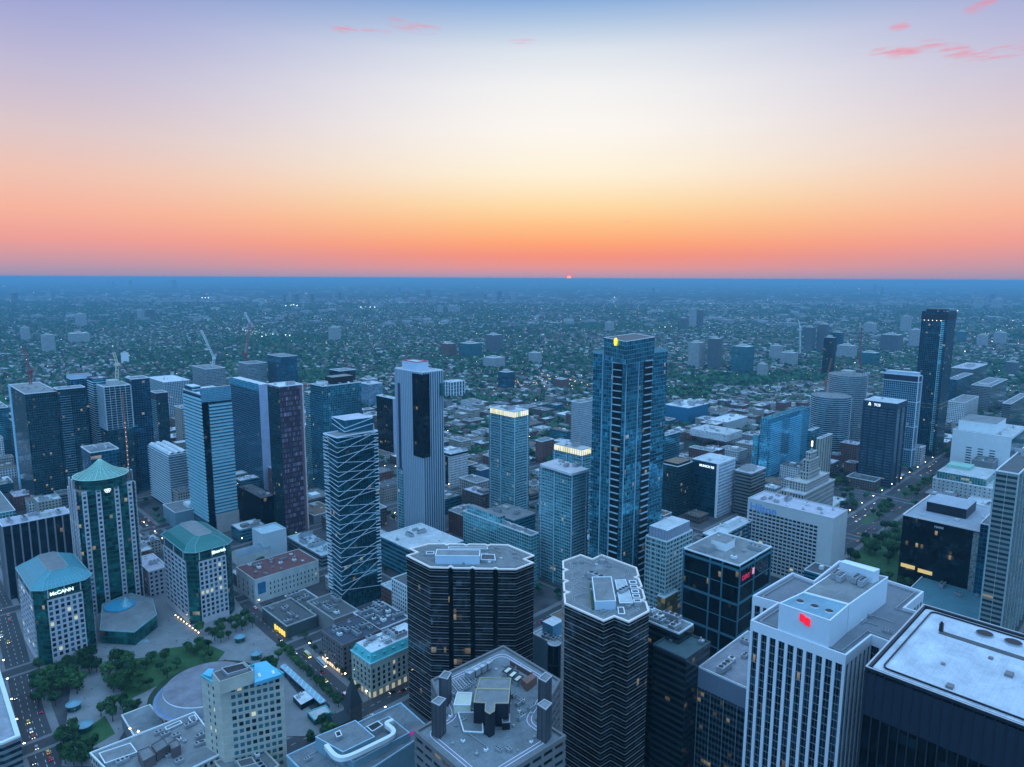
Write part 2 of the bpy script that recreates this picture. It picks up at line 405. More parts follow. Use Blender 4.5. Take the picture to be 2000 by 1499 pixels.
    def slabs(s, mat, edges, z0, z1, out=1.4, th=.35, fh=None, lo=0.0, hi=1.0, name='balcony_slabs', rail=None):
        fh = fh or s.fh; mb = MB(); n = len(s.poly); k = z0
        while k < z1:
            for i in edges:
                p, q = Vector(s.poly[i]), Vector(s.poly[(i+1) % n]); d = (q-p); L = d.length; d /= L; o = Vector((d.y, -d.x))
                a, b = p+d*L*lo, p+d*L*hi
                if lo == 0 and hi == 1: a -= d*out*.97; b += d*out*.97
                mb.prism([tuple(a+o*out), tuple(b+o*out), tuple(b-o*.05), tuple(a-o*.05)], k, k+th, bottom=True)
                if rail: mb.prism([tuple(a+o*out), tuple(b+o*out), tuple(b+o*(out-.08)), tuple(a+o*(out-.08))], k+th, k+th+1.05, mi=1)
            k += fh
        return s.P(name, mb, [mat, rail or mat])
    def fbox(s, name, mat, fx0, fy0, fx1, fy1, z0, z1, roof=None, parent=None, rim=None):
        """box placed by fractions of the plan"""
        X = lambda f: s.x0 + f*s.a
        Y = lambda f: s.y0 + f*s.b
        mb = MB(); P_ = [(X(fx0),Y(fy0)),(X(fx1),Y(fy0)),(X(fx1),Y(fy1)),(X(fx0),Y(fy1))]
        mb.prism(P_, z0, z1, bay=3, fh=3.5, mit=1); o = s.P(name, mb, [mat, roof or RG], parent)
        if rim:
            r = s.ring('coping', rim, z1+.01, z1+.3, .12, .35, poly=P_); r.parent = o
        return o
    def units(s, n, z=None, lo=.12, hi=.88, seed=None, avoid=(), big=1.0):
        r = random.Random(seed if seed is not None else hash(s.root['label']) % 9999 if False else int(s.a*7+s.b*13+s.h)); z = s.h if z is None else z
        placed = list(avoid)
        for _ in range(n*6):
            if n <= 0: break
            x, y = r.uniform(lo, hi), r.uniform(lo, hi)
            if any(x0-.06 < x < x1+.06 and y0-.06 < y < y1+.06 for x0, y0, x1, y1 in placed): continue
            X, Y = s.x0+x*s.a, s.y0+y*s.b
            if len(s.poly) > 4 and not inside(s.poly, X, Y): continue
            placed.append((x-.08, y-.08, x+.08, y+.08)); n -= 1
            o = r.choice(UNITS).copy(); COL.objects.link(o); o.parent = s.root; o.location = (X, Y, z+.01)
            o.rotation_euler = (0, 0, r.choice((0, math.pi/2))); k_ = r.uniform(.75, 1.35)*big; o.scale = (k_, k_, k_)
    def windows(s, edge, bays, floors, ww, wh, z0, fh, lo=0.0, hi=1.0, litp=.06, proud=.03, mats=None, weights=(45,28,20), cap=100, rows=None, sill=None):
        """each pane of a punched facade is its own part"""
        p, q = Vector(s.poly[edge]), Vector(s.poly[(edge+1) % len(s.poly)]); d = q-p; L = d.length; d /= L; o = Vector((d.y, -d.x)); ang = math.atan2(d.y, d.x)
        r = random.Random(bays*100+floors+edge); cells = []
        for j in range(floors):
            hot = r.random() < .16
            for i in range(bays):
                c_ = p + d*L*(lo+(hi-lo)*(i+.5)/bays); z = z0+(j+.5)*fh
                w = s.root_to_world(c_, z); cells.append(((w-CAMP).length, c_, z, 3 if r.random() < (litp*5 if hot else litp) else r.choices((0,1,2), weights)[0]))
        cells.sort(key=lambda c_: c_[0])
        key = (round(ww, 2), round(wh, 2)); proto = WPROTO.get(key)
        if proto is None:
            proto = []
            for k_ in range(4):
                mb = MB(); mb.box(-ww/2, -.06, -wh/2, ww/2, .06, wh/2, bottom=True)
                for f in range(len(mb.f)): pass
                o_ = mb.build('window', WIN[k_]); proto.append(o_.data); bpy.data.objects.remove(o_)
            WPROTO[key] = proto
        left = s.cap_left if hasattr(s, 'cap_left') else cap
        rest = MB()
        for n_, (dist, c_, z, k_) in enumerate(cells):
            if left > 0:
                w_ = bpy.data.objects.new('window', proto[k_]); COL.objects.link(w_); w_.parent = s.root
                w_.location = (c_.x+o.x*proud, c_.y+o.y*proud, z); w_.rotation_euler = (0, 0, ang); left -= 1
            else:
                a, b = c_-d*ww/2, c_+d*ww/2; e = proud+.06
                rest.quad([(a.x+o.x*e,a.y+o.y*e,z-wh/2),(b.x+o.x*e,b.y+o.y*e,z-wh/2),(b.x+o.x*e,b.y+o.y*e,z+wh/2),(a.x+o.x*e,a.y+o.y*e,z+wh/2)], [(0,0),(1,0),(1,1),(0,1)], k_)
        s.cap_left = left
        if rest.f:
            set_tag(rest.build('window', WIN, s.root), kind='stuff')
    def root_to_world(s, c_, z):
        return Vector((s.ctr.x + c_[0]*CT - c_[1]*ST, s.ctr.y + c_[0]*ST + c_[1]*CT, z))
WPROTO = {}
def inset(poly, d):
    n = len(poly); out = []
    for i in range(n):
        p0, p1, p2 = Vector(poly[i-1]), Vector(poly[i]), Vector(poly[(i+1) % n])
        a = (p1-p0).normalized(); b = (p2-p1).normalized(); na = Vector((-a.y, a.x)); nb = Vector((-b.y, b.x))
        k_ = 1 + na.dot(nb); v = (na+nb)/max(k_, .35); out.append((p1.x+v.x*d, p1.y+v.y*d))
    return out
def inside(poly, x, y):
    c_ = False; n = len(poly)
    for i in range(n):
        (x1, y1), (x2, y2) = poly[i], poly[(i+1) % n]
        if (y1 > y) != (y2 > y) and x < (x2-x1)*(y-y1)/(y2-y1)+x1: c_ = not c_
    return c_
# rooftop machinery, built once and copied
UNITS = []
def mk_units():
    for k_, (w, d, h, nf) in enumerate(((5,3,2.2,2),(3,2.4,1.8,1),(8,3,2.6,3),(2,2,1.4,0))):
        mb = MB(); mb.box(-w/2,-d/2,.3,w/2,d/2,h); mb.box(-w/2+.3,-d/2+.3,0,w/2-.3,d/2-.3,.3)
        for j in range(nf): mb.cyl(-w/2+w*(j+.5)/nf, 0, h, h+.35, .38*min(d, w/nf), n=10, mi=0, mit=1)
        if nf == 0: mb.cyl(.3, .2, h, h+1.3, .35, n=8)
        o = mb.build('rooftop_unit', [METAL if k_ != 1 else WHITE, DARKM]); UNITS.append(o)
mk_units()
def text(b, s_, size, face, along, z, mat, out=.35, depth=.25, parent=None, bold=.02, name='sign'):
    """lettering standing on a wall: face = polygon edge, along = fraction of the edge where it starts"""
    cu = bpy.data.curves.new(name, 'FONT'); cu.body = s_; cu.size = size; cu.extrude = depth/2; cu.offset = bold
    t = bpy.data.objects.new('tmp', cu); COL.objects.link(t)
    me = bpy.data.meshes.new_from_object(t.evaluated_get(bpy.context.evaluated_depsgraph_get())); bpy.data.objects.remove(t)
    me.materials.clear(); me.materials.append(mat); me.name = name
    o = bpy.data.objects.new(name, me); COL.objects.link(o); o.parent = parent or b.root
    p, q = Vector(b.poly[face]), Vector(b.poly[(face+1) % len(b.poly)]); d = (q-p).normalized(); n = Vector((d.y, -d.x))
    c_ = p + (q-p)*along + n*out
    o.matrix_local = Matrix(((d.x, 0, n.x, c_.x), (d.y, 0, n.y, c_.y), (0, 1, 0, z), (0, 0, 0, 1)))
    return o
# ================================================================ facade materials
G_TEAL = glass('teal curtain wall', (.015,.13,.20), (.14,.72,.88), .85, .07, frame=(.10,.26,.32), tx=.1, tz=.1, lit=.008, run=.003)
G_TEAL2 = glass('pale teal apartment glass', (.03,.18,.23), (.24,.72,.78), .75, .1, frame=(.30,.48,.52), tx=.14, tz=.2, lit=.012, run=.004, bias=1.3)
G_BLUE = glass('deep blue curtain wall', (.01,.08,.14), (.05,.34,.50), .85, .07, frame=(.05,.12,.17), tx=.08, tz=.12, lit=.006, run=.004)
G_BRIGHT = glass('bright blue glass', (.05,.40,.72), (.30,.95,1.0), .85, .06, frame=(.2,.55,.75), tx=.1, tz=.1, lit=.004, run=0, bias=1.0)
G_DARK = glass('dark tinted glass', (.004,.012,.018), (.03,.10,.13), .6, .08, frame=(.01,.02,.025), tx=.06, tz=.08, lit=.008, run=.008, bias=2.6, es=.35)
G_BLACK = glass('black glass', (.002,.005,.008), (.018,.045,.06), .5, .07, lit=.005, run=.006, bias=3.2, es=.3)
G_MIRROR = glass('bronze mirror glass', (.014,.014,.015), (.13,.20,.23), .75, .05, lit=.006, run=.004, bias=3.2, tilt=.014, es=.3)
G_GREEN = glass('green glass', (.004,.06,.06), (.03,.36,.30), .75, .08, frame=(.02,.06,.06), tx=.05, tz=.22, lit=.01, run=.02, bias=1.5)
G_NIGHT = glass('condo glass with lit rooms', (.006,.03,.045), (.04,.20,.24), .7, .1, frame=(.015,.05,.06), tx=.16, tz=.14, lit=.025, run=.0, bias=1.8, es=.4)
G_PUNCHW = glass('white wall with small windows', (.01,.02,.03), (.05,.12,.16), .5, .1, wall=(.60,.60,.62), wx=.5, wz=.55, lit=.02, run=0)
G_PUNCHB = glass('beige wall with windows', (.01,.02,.03), (.05,.12,.16), .5, .1, wall=(.36,.32,.28), wx=.5, wz=.5, lit=.02, run=0)
G_PUNCHR = glass('brick wall with windows', (.01,.02,.03), (.05,.12,.16), .5, .1, wall=(.17,.075,.06), wx=.45, wz=.5, lit=.04, run=0)
G_PUNCHD = glass('brown wall with windows', (.01,.02,.03), (.05,.12,.16), .5, .1, wall=(.12,.085,.075), wx=.5, wz=.5, lit=.06, run=0)
G_BAND = glass('banded office wall', (.008,.03,.045), (.05,.2,.26), .6, .1, spand=.5, spcol=(.36,.37,.38), lit=.02, run=.01, tx=.0)
G_BANDT = glass('blue banded wall', (.01,.07,.10), (.06,.36,.48), .7, .1, spand=.45, spcol=(.14,.46,.56), lit=.008, run=.002)
G_BANDW = glass('white banded wall', (.01,.06,.10), (.05,.28,.38), .7, .1, spand=.38, spcol=(.46,.64,.70), lit=.008, run=.002)
G_CORE = glass('unfinished floors', (.02,.05,.07), (.14,.26,.32), .1, .5, spand=.25, spcol=(.42,.42,.41), frame=(.3,.3,.3), tx=.1, tz=.02, lit=.012, run=.0)
LED = emit('white sign light', (.95,1,.98), 1.0); REDS = emit('red sign', (.7,.02,.08), .35); YEL = emit('yellow sign', (1,.7,.05), .9)
BLUES = plain('blue lettering', (.14,.36,.80), .4, .05)
SIGNW = plain('white lettering', (.8,.8,.82), .5, .05)
def fin(b, roof=True, par=(1.1, EDGE, .15, .4), n=4, big=1.0):
    if par: b.ring('parapet', par[1], b.h+.01, b.h+par[0], par[2], par[3])
    b.units(n, big=big)
# ================================================================ the nearest buildings
# --- twin dark office towers with zigzag edges and pale trim lines
def zig(label, pts, h, fh, seed):
    b = Bld('office_tower', label, pts=pts, h=h)
    b.core(G_MIRROR, fh=fh, bw=1.6, roof=RG)
    # pale trim at the head and sill of every storey
    mb = MB(); A = inset(b.poly, -.16); n = len(A); k = b.h-1.6; q_ = 0
    while k > 2:
        for i in range(n):
            j = (i+1) % n
            if math.dist(b.poly[i], b.poly[j]) > 6: mb.prism([A[i], A[j], b.poly[j], b.poly[i]], k, k+(.28 if q_ % 2 == 0 else .1), bottom=True, mi=q_ % 2)
        k -= fh/2; q_ += 1
    b.P('trim_bands', mb, [PINKT, plain('thin dark trim', (.13,.12,.12), .45, .15, metal=.2)])
    b.ring('coping', PINKT2, b.h+.01, b.h+.8, .3, .75)
    P2 = inset(b.poly, 5.2); b.ring('roof_track', METAL, b.h+.02, b.h+.3, -.2, .45, poly=inset(b.poly, 4.2)); b.ring('roof_track', METAL, b.h+.02, b.h+.3, -.2, .45, poly=P2)
    return b
PINKT = plain('pale bronze trim', (.36,.32,.32), .45, .15, metal=.2); PINKT2 = plain('pink coping', (.92,.74,.66), .5, .06)
TA = zig('dark mirror-glass tower with zigzag sides and wide pale-edged roof, the broader of the twin pair',
    [(794,1087),(840,1110),(875,1111),(880,1108),(885,1111.6),(918,1112),(923,1110),(928,1112.4),(963,1113),(968,1111.4),(973,1113.6),(1008,1114),(1042,1101),(1024,1094),(1043,1087),(992,1066),
     (958,1065),(953,1067),(948,1065),(916,1064.5),(911,1066.5),(906,1064.5),(878,1064),(873,1066),(868,1063.5),(837,1064),(800,1073.6),(815,1080.6)], 104, 3.7, 1)
TA.units(6, lo=.25, hi=.8, avoid=[(.3,.3,.82,.76)])
TB = zig('dark mirror-glass tower with zigzag sides and long narrow roof, right-hand one of the twin pair',
    [(1103,1181),(1179,1215),(1200,1206),(1228,1217),(1267.6,1196),(1262,1178),(1253,1175),(1260,1172),(1255,1154),(1246,1151),(1254,1148),(1248,1132),(1241,1130),(1248,1127),(1243,1111),(1175,1085.6),
     (1157,1094),(1134,1085.6),(1099,1098),(1099.6,1112),(1107,1115),(1099.6,1118),(1100,1134),(1108,1137),(1100.4,1140),(1101.4,1156),(1110,1159),(1101.4,1162)], 112, 3.7, 2)
def lp0(b, px, py, z):
    w_ = at(px, py, z); x, y = w_.x-b.ctr.x, w_.y-b.ctr.y; return x*CT+y*ST, -x*ST+y*CT
def wbox(b, name, mat, pts, z0, z1, roof=None, rim=None):
    """box on a roof given by the outline of its top seen in the photograph"""
    mb = MB(); P_ = []
    for p in pts:
        w = at(*p, z1); x, y = w.x-b.ctr.x, w.y-b.ctr.y; P_.append((x*CT+y*ST, -x*ST+y*CT))
    ar = sum(P_[i][0]*P_[(i+1)%len(P_)][1]-P_[(i+1)%len(P_)][0]*P_[i][1] for i in range(len(P_)))
    if ar < 0: P_.reverse()
    mb.prism(P_, z0, z1, bay=3, fh=3.5, mit=1); o = b.P(name, mb, [mat, roof or RG])
    if rim: b.ring('coping', rim, z1+.01, z1+.35, .1, .4, poly=P_).parent = o
    o['_p'] = 1; del o['_p']
    return o
PALEB = plain('pale blue cladding', (.46,.55,.66), .5, .08)
wbox(TA, 'penthouse', PALEB, [(853,1074),(938,1075),(937,1087),(850,1086)], TA.h, TA.h+5.5, RG, EDGE)
wbox(TA, 'plant_screen', METAL, [(940,1083),(966,1084),(968,1095),(939,1094)], TA.h, TA.h+1.5, RD, EDGE)
wbox(TA, 'plant_screen', METAL, [(876,1069),(952,1069.5),(953,1073),(875,1072)], TA.h, TA.h+1.5, RD, EDGE)
wbox(TA, 'plant_screen', METAL, [(833,1078),(848,1078),(848,1083),(832,1083)], TA.h, TA.h+1.2, RD, EDGE)
wbox(TB, 'penthouse', PALEB, [(1156,1128),(1194,1127.5),(1203,1175),(1162,1176)], TB.h, TB.h+4.5, RG, EDGE)
wbox(TB, 'plant_screen', METAL, [(1201,1134),(1222,1133),(1237,1179),(1210,1179)], TB.h, TB.h+1.0, RL, EDGE)
for k_ in range(5): wbox(TB, 'louvre_unit', METAL, [(1228+k_*2.2,1135+k_*9),(1242+k_*2.2,1135+k_*9),(1244+k_*2.2,1141+k_*9),(1230+k_*2.2,1141+k_*9)], TB.h, TB.h+2.2, RD, EDGE)
wbox(TB, 'roof_hatch', METAL, [(1206,1187),(1218,1187),(1221,1200),(1208,1200)], TB.h, TB.h+.8, RD, EDGE)
wbox(TB, 'planting_strip', plain('hedge green', (.04,.09,.03)), [(1152,1140),(1155,1140),(1160,1188),(1156,1188)], TB.h, TB.h+1.2, plain('hedge green', (.04,.09,.03)))
TB.units(4, lo=.3, hi=.6)
# antenna cluster
mb = MB(); q = at(1176,1100,TB.h); lx_, ly_ = (q.x-TB.ctr.x)*CT+(q.y-TB.ctr.y)*ST, -(q.x-TB.ctr.x)*ST+(q.y-TB.ctr.y)*CT
for i in range(9): mb.bar((lx_+math.cos(i)*2.6, ly_+math.sin(i*1.7)*2.6, TB.h), (lx_+math.cos(i)*2.2, ly_+math.sin(i*1.7)*2.2, TB.h+3+(i % 3)*1.6), .22)
mb.cyl(lx_, ly_, TB.h, TB.h+2.2, 1.7, 1.7, n=10); TB.P('antenna_cluster', mb, METAL)

# --- stepped diamond-shaped concrete office block in the foreground with four corner shafts
SH = 92.0
b = Bld('office_building', 'grey concrete office block with diamond roof, running track and four square corner shafts',
    pts=[(983,1266),(845,1332),(872,1398),(813,1432),(941,1541),(1101,1441),(1048,1408),(1092,1332)], h=SH)
SB = b
b.core(glass('deep set office windows', (.004,.012,.016), (.03,.08,.1), .5, .1, lit=.04, run=.02), fh=4.0, bw=6.0, roof=roofm('blue grey roof', (.19,.205,.22), .45))
b.frame(plain('brown concrete', (.17,.16,.16)), pier=1.4, pd=.5, sp=1.9, sd=.7)
b.ring('parapet', plain('brown concrete', (.17,.16,.16)), SH+.01, SH+1.1, .75, .4)
# running track: pale lane lines with rounded corners
def roundpoly(poly, r, n=5):
    out = []
    m_ = len(poly)
    for i in range(m_):
        p0, p1, p2 = Vector(poly[i-1]), Vector(poly[i]), Vector(poly[(i+1) % m_])
        a = (p0-p1); c_ = (p2-p1); rr = min(r, a.length*.45, c_.length*.45); a = p1+a.normalized()*rr; c_ = p1+c_.normalized()*rr
        for k_ in range(n+1):
            t = k_/n; out.append(tuple((a*(1-t)+p1*t)*(1-t)+(p1*(1-t)+c_*t)*t))
    return out
for d_ in (3.0, 4.6):
    b.ring('track_line', EDGE, SH+.02, SH+.1, .12, .12, poly=roundpoly(inset(b.poly, d_), 5))
lane = MB(); A_, B_ = roundpoly(inset(b.poly, 3.15), 5), roundpoly(inset(b.poly, 4.45), 5)
for i in range(len(A_)):
    j = (i+1) % len(A_); lane.quad([(*A_[i],SH+.05),(*A_[j],SH+.05),(*B_[j],SH+.05),(*B_[i],SH+.05)])
b.P('running_track', lane, plain('mauve track surface', (.21,.17,.22)))
SHAFT = glass('ribbed grey shaft', (.06,.063,.07), (.085,.09,.10), .1, .6, frame=(.035,.04,.045), tx=.3, tz=.02, lit=0, run=0)
for pts_, zt in (([(857,1324),(868,1311),(882,1315),(874,1328)], 13), ([(842,1372),(856,1361),(871,1366),(858,1380)], 15), ([(1051,1326),(1065,1314),(1078,1322),(1066,1334)], 13), ([(1049,1377),(1063,1367),(1078,1375),(1066,1388)], 15)):
    wbox(b, 'corner_shaft', SHAFT, pts_, 30, SH+zt, RG, METAL)
DK = glass('dark penthouse cladding', (.008,.012,.02), (.012,.018,.028), .1, .5, lit=0, run=0)
wbox(b, 'penthouse', DK, [(937,1325),(998,1326),(996,1347),(932,1346)], SH, SH+9, RG, plain('ochre coping', (.35,.28,.18)))
wbox(b, 'penthouse', DK, [(930,1346.5),(996,1347.5),(993,1375),(967,1375),(966,1390),(956,1396),(947,1390),(948,1374),(925,1373)], SH, SH+10.5, RG, plain('ochre coping', (.35,.28,.18)))
wbox(b, 'plant_house', plain('cream box', (.62,.58,.48)), [(893,1353),(922,1354),(919,1379),(886,1378)], SH, SH+4, roofm('cream roof', (.7,.66,.55)), EDGE)
wbox(b, 'stair_house', BRICK, [(1018,1326),(1040,1316),(1049,1321),(1029,1336)], SH, SH+4, plain('rusty roof', (.2,.1,.08)))
for k_ in range(3): wbox(b, 'cooling_unit', METAL, [(981+k_*10,1312+k_*8),(993+k_*10,1302+k_*8),(1003+k_*10,1306+k_*8),(990+k_*10,1317+k_*8)], SH, SH+2.2, roofm('cream roof', (.7,.66,.55)), DARKM)
for k_ in range(4): wbox(b, 'dish_frame', METAL, [(908+k_*12,1314-k_*6.5),(918+k_*12,1308-k_*6.5),(927+k_*12,1312-k_*6.5),(918+k_*12,1318-k_*6.5)], SH+1.2, SH+4.0, RL, METAL)
wbox(b, 'pipe_rack', METAL, [(894,1392),(942,1392),(944,1432),(905,1430)], SH, SH+1.0, roofm('blue grey roof', (.27,.29,.33)), EDGE)
wbox(b, 'cooling_tower', DARKM, [(980,1396),(996,1396),(996,1412),(981,1413)], SH, SH+3.2, RD, METAL)
pr = MB()
for i in range(12):
    f = i/11; a_ = lp0(b, 880+f*34, 1332-f*17, SH+1.6); c_ = lp0(b, 896+f*34, 1352-f*22, SH+1.6); pr.bar((*a_, SH+1.2+(i % 3)*.5), (*c_, SH+1.2+(i % 3)*.5), .28)
for i in range(7):
    f = i/6; a_ = lp0(b, 880+f*16, 1332+f*20, SH+1.6); c_ = lp0(b, 914+f*16, 1315+f*15, SH+1.6); pr.bar((*a_, SH+1.0), (*c_, SH+1.0), .3); pr.bar((*a_, SH), (*a_, SH+1.2), .25)
b.P('pipe_rack', pr, METAL)
wbox(b, 'screen_wall', plain('rusty screen', (.12,.06,.06)), [(996,1290),(999,1289),(1040,1312),(1037,1314)], SH, SH+2.6, METAL)
for i in range(9):
    q = b.root_to_world; u_ = UNITS[i % 4].copy(); COL.objects.link(u_); u_.parent = b.root
    px_, py_ = ((1012,1378),(1014,1392),(1018,1405),(1003,1420),(905,1410),(880,1402),(1038,1386),(1038,1396),(1004,1362))[i]
    w_ = at(px_, py_, SH); u_.location = ((w_.x-b.ctr.x)*CT+(w_.y-b.ctr.y)*ST, -(w_.x-b.ctr.x)*ST+(w_.y-b.ctr.y)*CT, SH+.02); u_.scale = (.5,.5,.7)

# --- white-ribbed bank tower with cross-shaped plan and red emblem
NH = 128.0
r0 = Bld('bank_tower', 'white-ribbed office tower with cross-shaped roof and red bank emblem on its penthouse',
    pts=[(1469,1216.5),(1650.5,1284),(1700.5,1244),(1745,1261),(1808,1205),(1764.5,1191.5),(1801,1160),(1733,1138),(1640,1100),(1590,1140),(1548,1124),(1473,1168),(1522,1181.5)], h=NH, foot=True)
NB = r0
# regularise: rebuild the outline square to the grid
P_ = [NB.poly[0]]
NB.core(glass('bank tower glass', (.004,.012,.02), (.04,.12,.17), .6, .08, frame=(.25,.22,.22), tx=.07, tz=.1, lit=.006, run=.008, bias=2.5, es=.3), fh=3.7, bw=1.25, roof=roofm('bluish gravel roof', (.20,.21,.235), .25))
NB.frame(plain('white aluminium ribs', (.66,.67,.72), .45, .05), pier=1.35, pd=.55, sp=0, bw=3.9)
NB.ring('cornice', plain('white aluminium ribs', (.66,.67,.72), .45, .05), NH-3.4, NH+1.2, .56, .3)
NB.ring('roof_rail', METAL, NH+.3, NH+.9, -2.4, 2.65)
WP = plain('pale panelled cladding', (.60,.65,.72), .5, .05, .4)
wbox(NB, 'penthouse', WP, [(1522,1179.5),(1568.5,1158),(1658,1182),(1621,1213.5)], NH, NH+13, roofm('teal roof', (.2,.33,.4)), EDGE)
wbox(NB, 'penthouse', WP, [(1569.5,1157),(1641,1110),(1734.5,1128),(1659,1181.5)], NH, NH+12.9, RG, EDGE)
wbox(NB, 'plant_screen', WP, [(1640,1098),(1652,1095),(1718,1113),(1706,1118)], NH+12.9, NH+18.5, WHITE, EDGE)
for px_, py_ in ((1562.5,1176),(1591,1185.5),(1619.5,1195)):
    w_ = at(px_, py_, NH+13); mb = MB(); lx_, ly_ = (w_.x-NB.ctr.x)*CT+(w_.y-NB.ctr.y)*ST, -(w_.x-NB.ctr.x)*ST+(w_.y-NB.ctr.y)*CT
    mb.cyl(lx_, ly_, NH+13.0, NH+13.5, 1.6, 1.6, n=18, mit=1); mb.cyl(lx_, ly_, NH+13.01, NH+13.35, 1.9, 1.9, n=18, top=False); NB.P('exhaust_fan', mb, [EDGE, DARKM])
for px_, py_ in ((1632,1128),(1642,1134),(1672,1137),(1684,1143)):
    w_ = at(px_, py_, NH+13); u_ = UNITS[2].copy(); COL.objects.link(u_); u_.parent = NB.root; u_.scale = (.8,.8,1.1)
    u_.location = ((w_.x-NB.ctr.x)*CT+(w_.y-NB.ctr.y)*ST, -(w_.x-NB.ctr.x)*ST+(w_.y-NB.ctr.y)*CT, NH+12.95)
# emblem: two offset red rounded blocks making a waving flag
def on_wall(b, w0, w1, px, py):
    """distance along and height on the vertical plane through w0,w1 for a point of the photograph"""
    d = (w1-w0); d.z = 0; d.normalize(); n = Vector((d.y, -d.x, 0)); r = ray(px, py); t = (w0-CAMP).dot(n)/r.dot(n); p = CAMP+r*t
    return (p-w0).dot(d), p.z, d, n
w0, w1 = at(1522,1179.5,NH+13), at(1621,1213.5,NH+13); w0.z = w1.z = 0
mb = MB()
for a0, a1, b0, b1 in ((.3,2.4,.9,3.9),(2.3,4.6,0,3.0)):
    mb.prism([(a0,b0),(a1,b0-.5),(a1,b1-.5),(a1-.7,b1),(a0,b1)], 0, .7)
o = mb.build('emblem', emit('bright red emblem', (.9,.01,.03), .8), NB.root)
s_, z_, d_, n_ = on_wall(NB, w0, w1, 1561, 1214.5); pw = w0 + d_*s_ + n_*.1
o.matrix_world = Matrix(((d_.x,0,n_.x,pw.x),(d_.y,0,n_.y,pw.y),(0,1,0,z_),(0,0,0,1)))
o.matrix_local = Matrix.Rotation(-TH, 4, 'Z') @ Matrix.Translation((-NB.ctr.x, -NB.ctr.y, 0)) @ Matrix(((d_.x,0,n_.x,pw.x),(d_.y,0,n_.y,pw.y),(0,1,0,z_),(0,0,0,1)))

# --- black tower bottom right with a white roof
b = Bld('office_tower', 'black steel office tower with broad white roof and two round fans, bottom right', px=(1695,1695.1,1308,2080), h=134, sz=(60,60), foot=False)
n0 = at(1693,1308,134)
FOOT.append((toG(n0)[0], toG(n0)[0]+70, toG(n0)[1]-95, toG(n0)[1]))
bpy.data.objects.remove(b.root)
def gpoly(origin, pts): return [origin + Vector((CT,ST,0))*p[0] + Vector((-ST,CT,0))*p[1] for p in pts]
ln = toG(n0); wc = at(1823,1192,134); LV = (wc-Vector(n0)).dot(Vector((CT,ST,0))); 
b = Bld('office_tower', 'black steel office tower with broad white roof and two round fans, bottom right', h=134, wpts=gpoly(Vector(n0), [(0,0),(0,-82),(LV,-82),(LV,0)]))
b.core(G_BLACK, fh=3.9, bw=3.2, roof=RD)
b.frame(plain('black steel edge', (.03,.038,.05), .35, .1, metal=.4), pier=.45, pd=.62, sp=0, z1=133.5)
blk = MB(); P1, P2 = b.poly, inset(b.poly, .05)
b.ring('crown_band', plain('black panel', (.012,.02,.035), .4, .1), 116, 133, .4, .1)
b.ring('parapet', plain('black steel', (.012,.016,.024), .45, .1), 134.01, 135.2, .45, .8); b.ring('coping', plain('pinkish coping', (.5,.45,.46)), 135.21, 135.4, .5, .1)
rp = roundpoly(inset(b.poly, 3.6), 3); mb = MB(); mb.prism(rp, 134.02, 134.6); b.P('roof_deck', mb, roofm('snowy white roof', (.58,.58,.63), .3)); b.ring('roof_rail', DARKM, 134.7, 135.3, -.3, .75, poly=rp)
rp2 = roundpoly(inset(b.poly, 1.2), 2); mb = MB(); mb.prism(rp2, 134.011, 134.3); b.P('roof_deck', mb, roofm('snowy white roof', (.58,.58,.63), .3))
def lp(b, px, py, z):
    w_ = at(px, py, z); x, y = w_.x-b.ctr.x, w_.y-b.ctr.y; return x*CT+y*ST, -x*ST+y*CT
for px_, py_, R0 in ((1923,1240,2.7),(1979,1257,2.7)):
    x, y = lp(b, px_, py_, 134.6); mb = MB(); mb.cyl(x, y, 134.61, 135.4, R0, n=24, mit=1); mb.cyl(x, y, 134.62, 135.3, R0+.35, n=24, top=False); b.P('roof_fan', mb, [METAL, DARKM])
x0, y0 = lp(b, 1835, 1235, 134.6); x1, y1 = lp(b, 2000, 1292, 134.6)
mb = MB(); mb.box(x0-1.6, y1-20, 134.61, x0+1.6, y0, 134.75); b.P('roof_trench', mb, RD)
x, y = lp(b, 1838, 1233, 134.6); mb = MB(); mb.box(x-.9,y-.7,134.6,x+.9,y+.7,138); mb.cyl(x,y,138,138.8,.5,.4,n=8); b.P('vent_stack', mb, DARKM)
for px_, py_, s_ in ((1971,1320,1.6),(1855,1343,1.4),(1935,1287,.9),(1842,1298,.8)):
    x, y = lp(b, px_, py_, 134.6); mb = MB(); mb.box(x-s_,y-s_*.8,134.61,x+s_,y+s_*.8,134.61+s_*.7); b.P('roof_hatch', mb, plain('rusty hatch', (.22,.18,.19)))

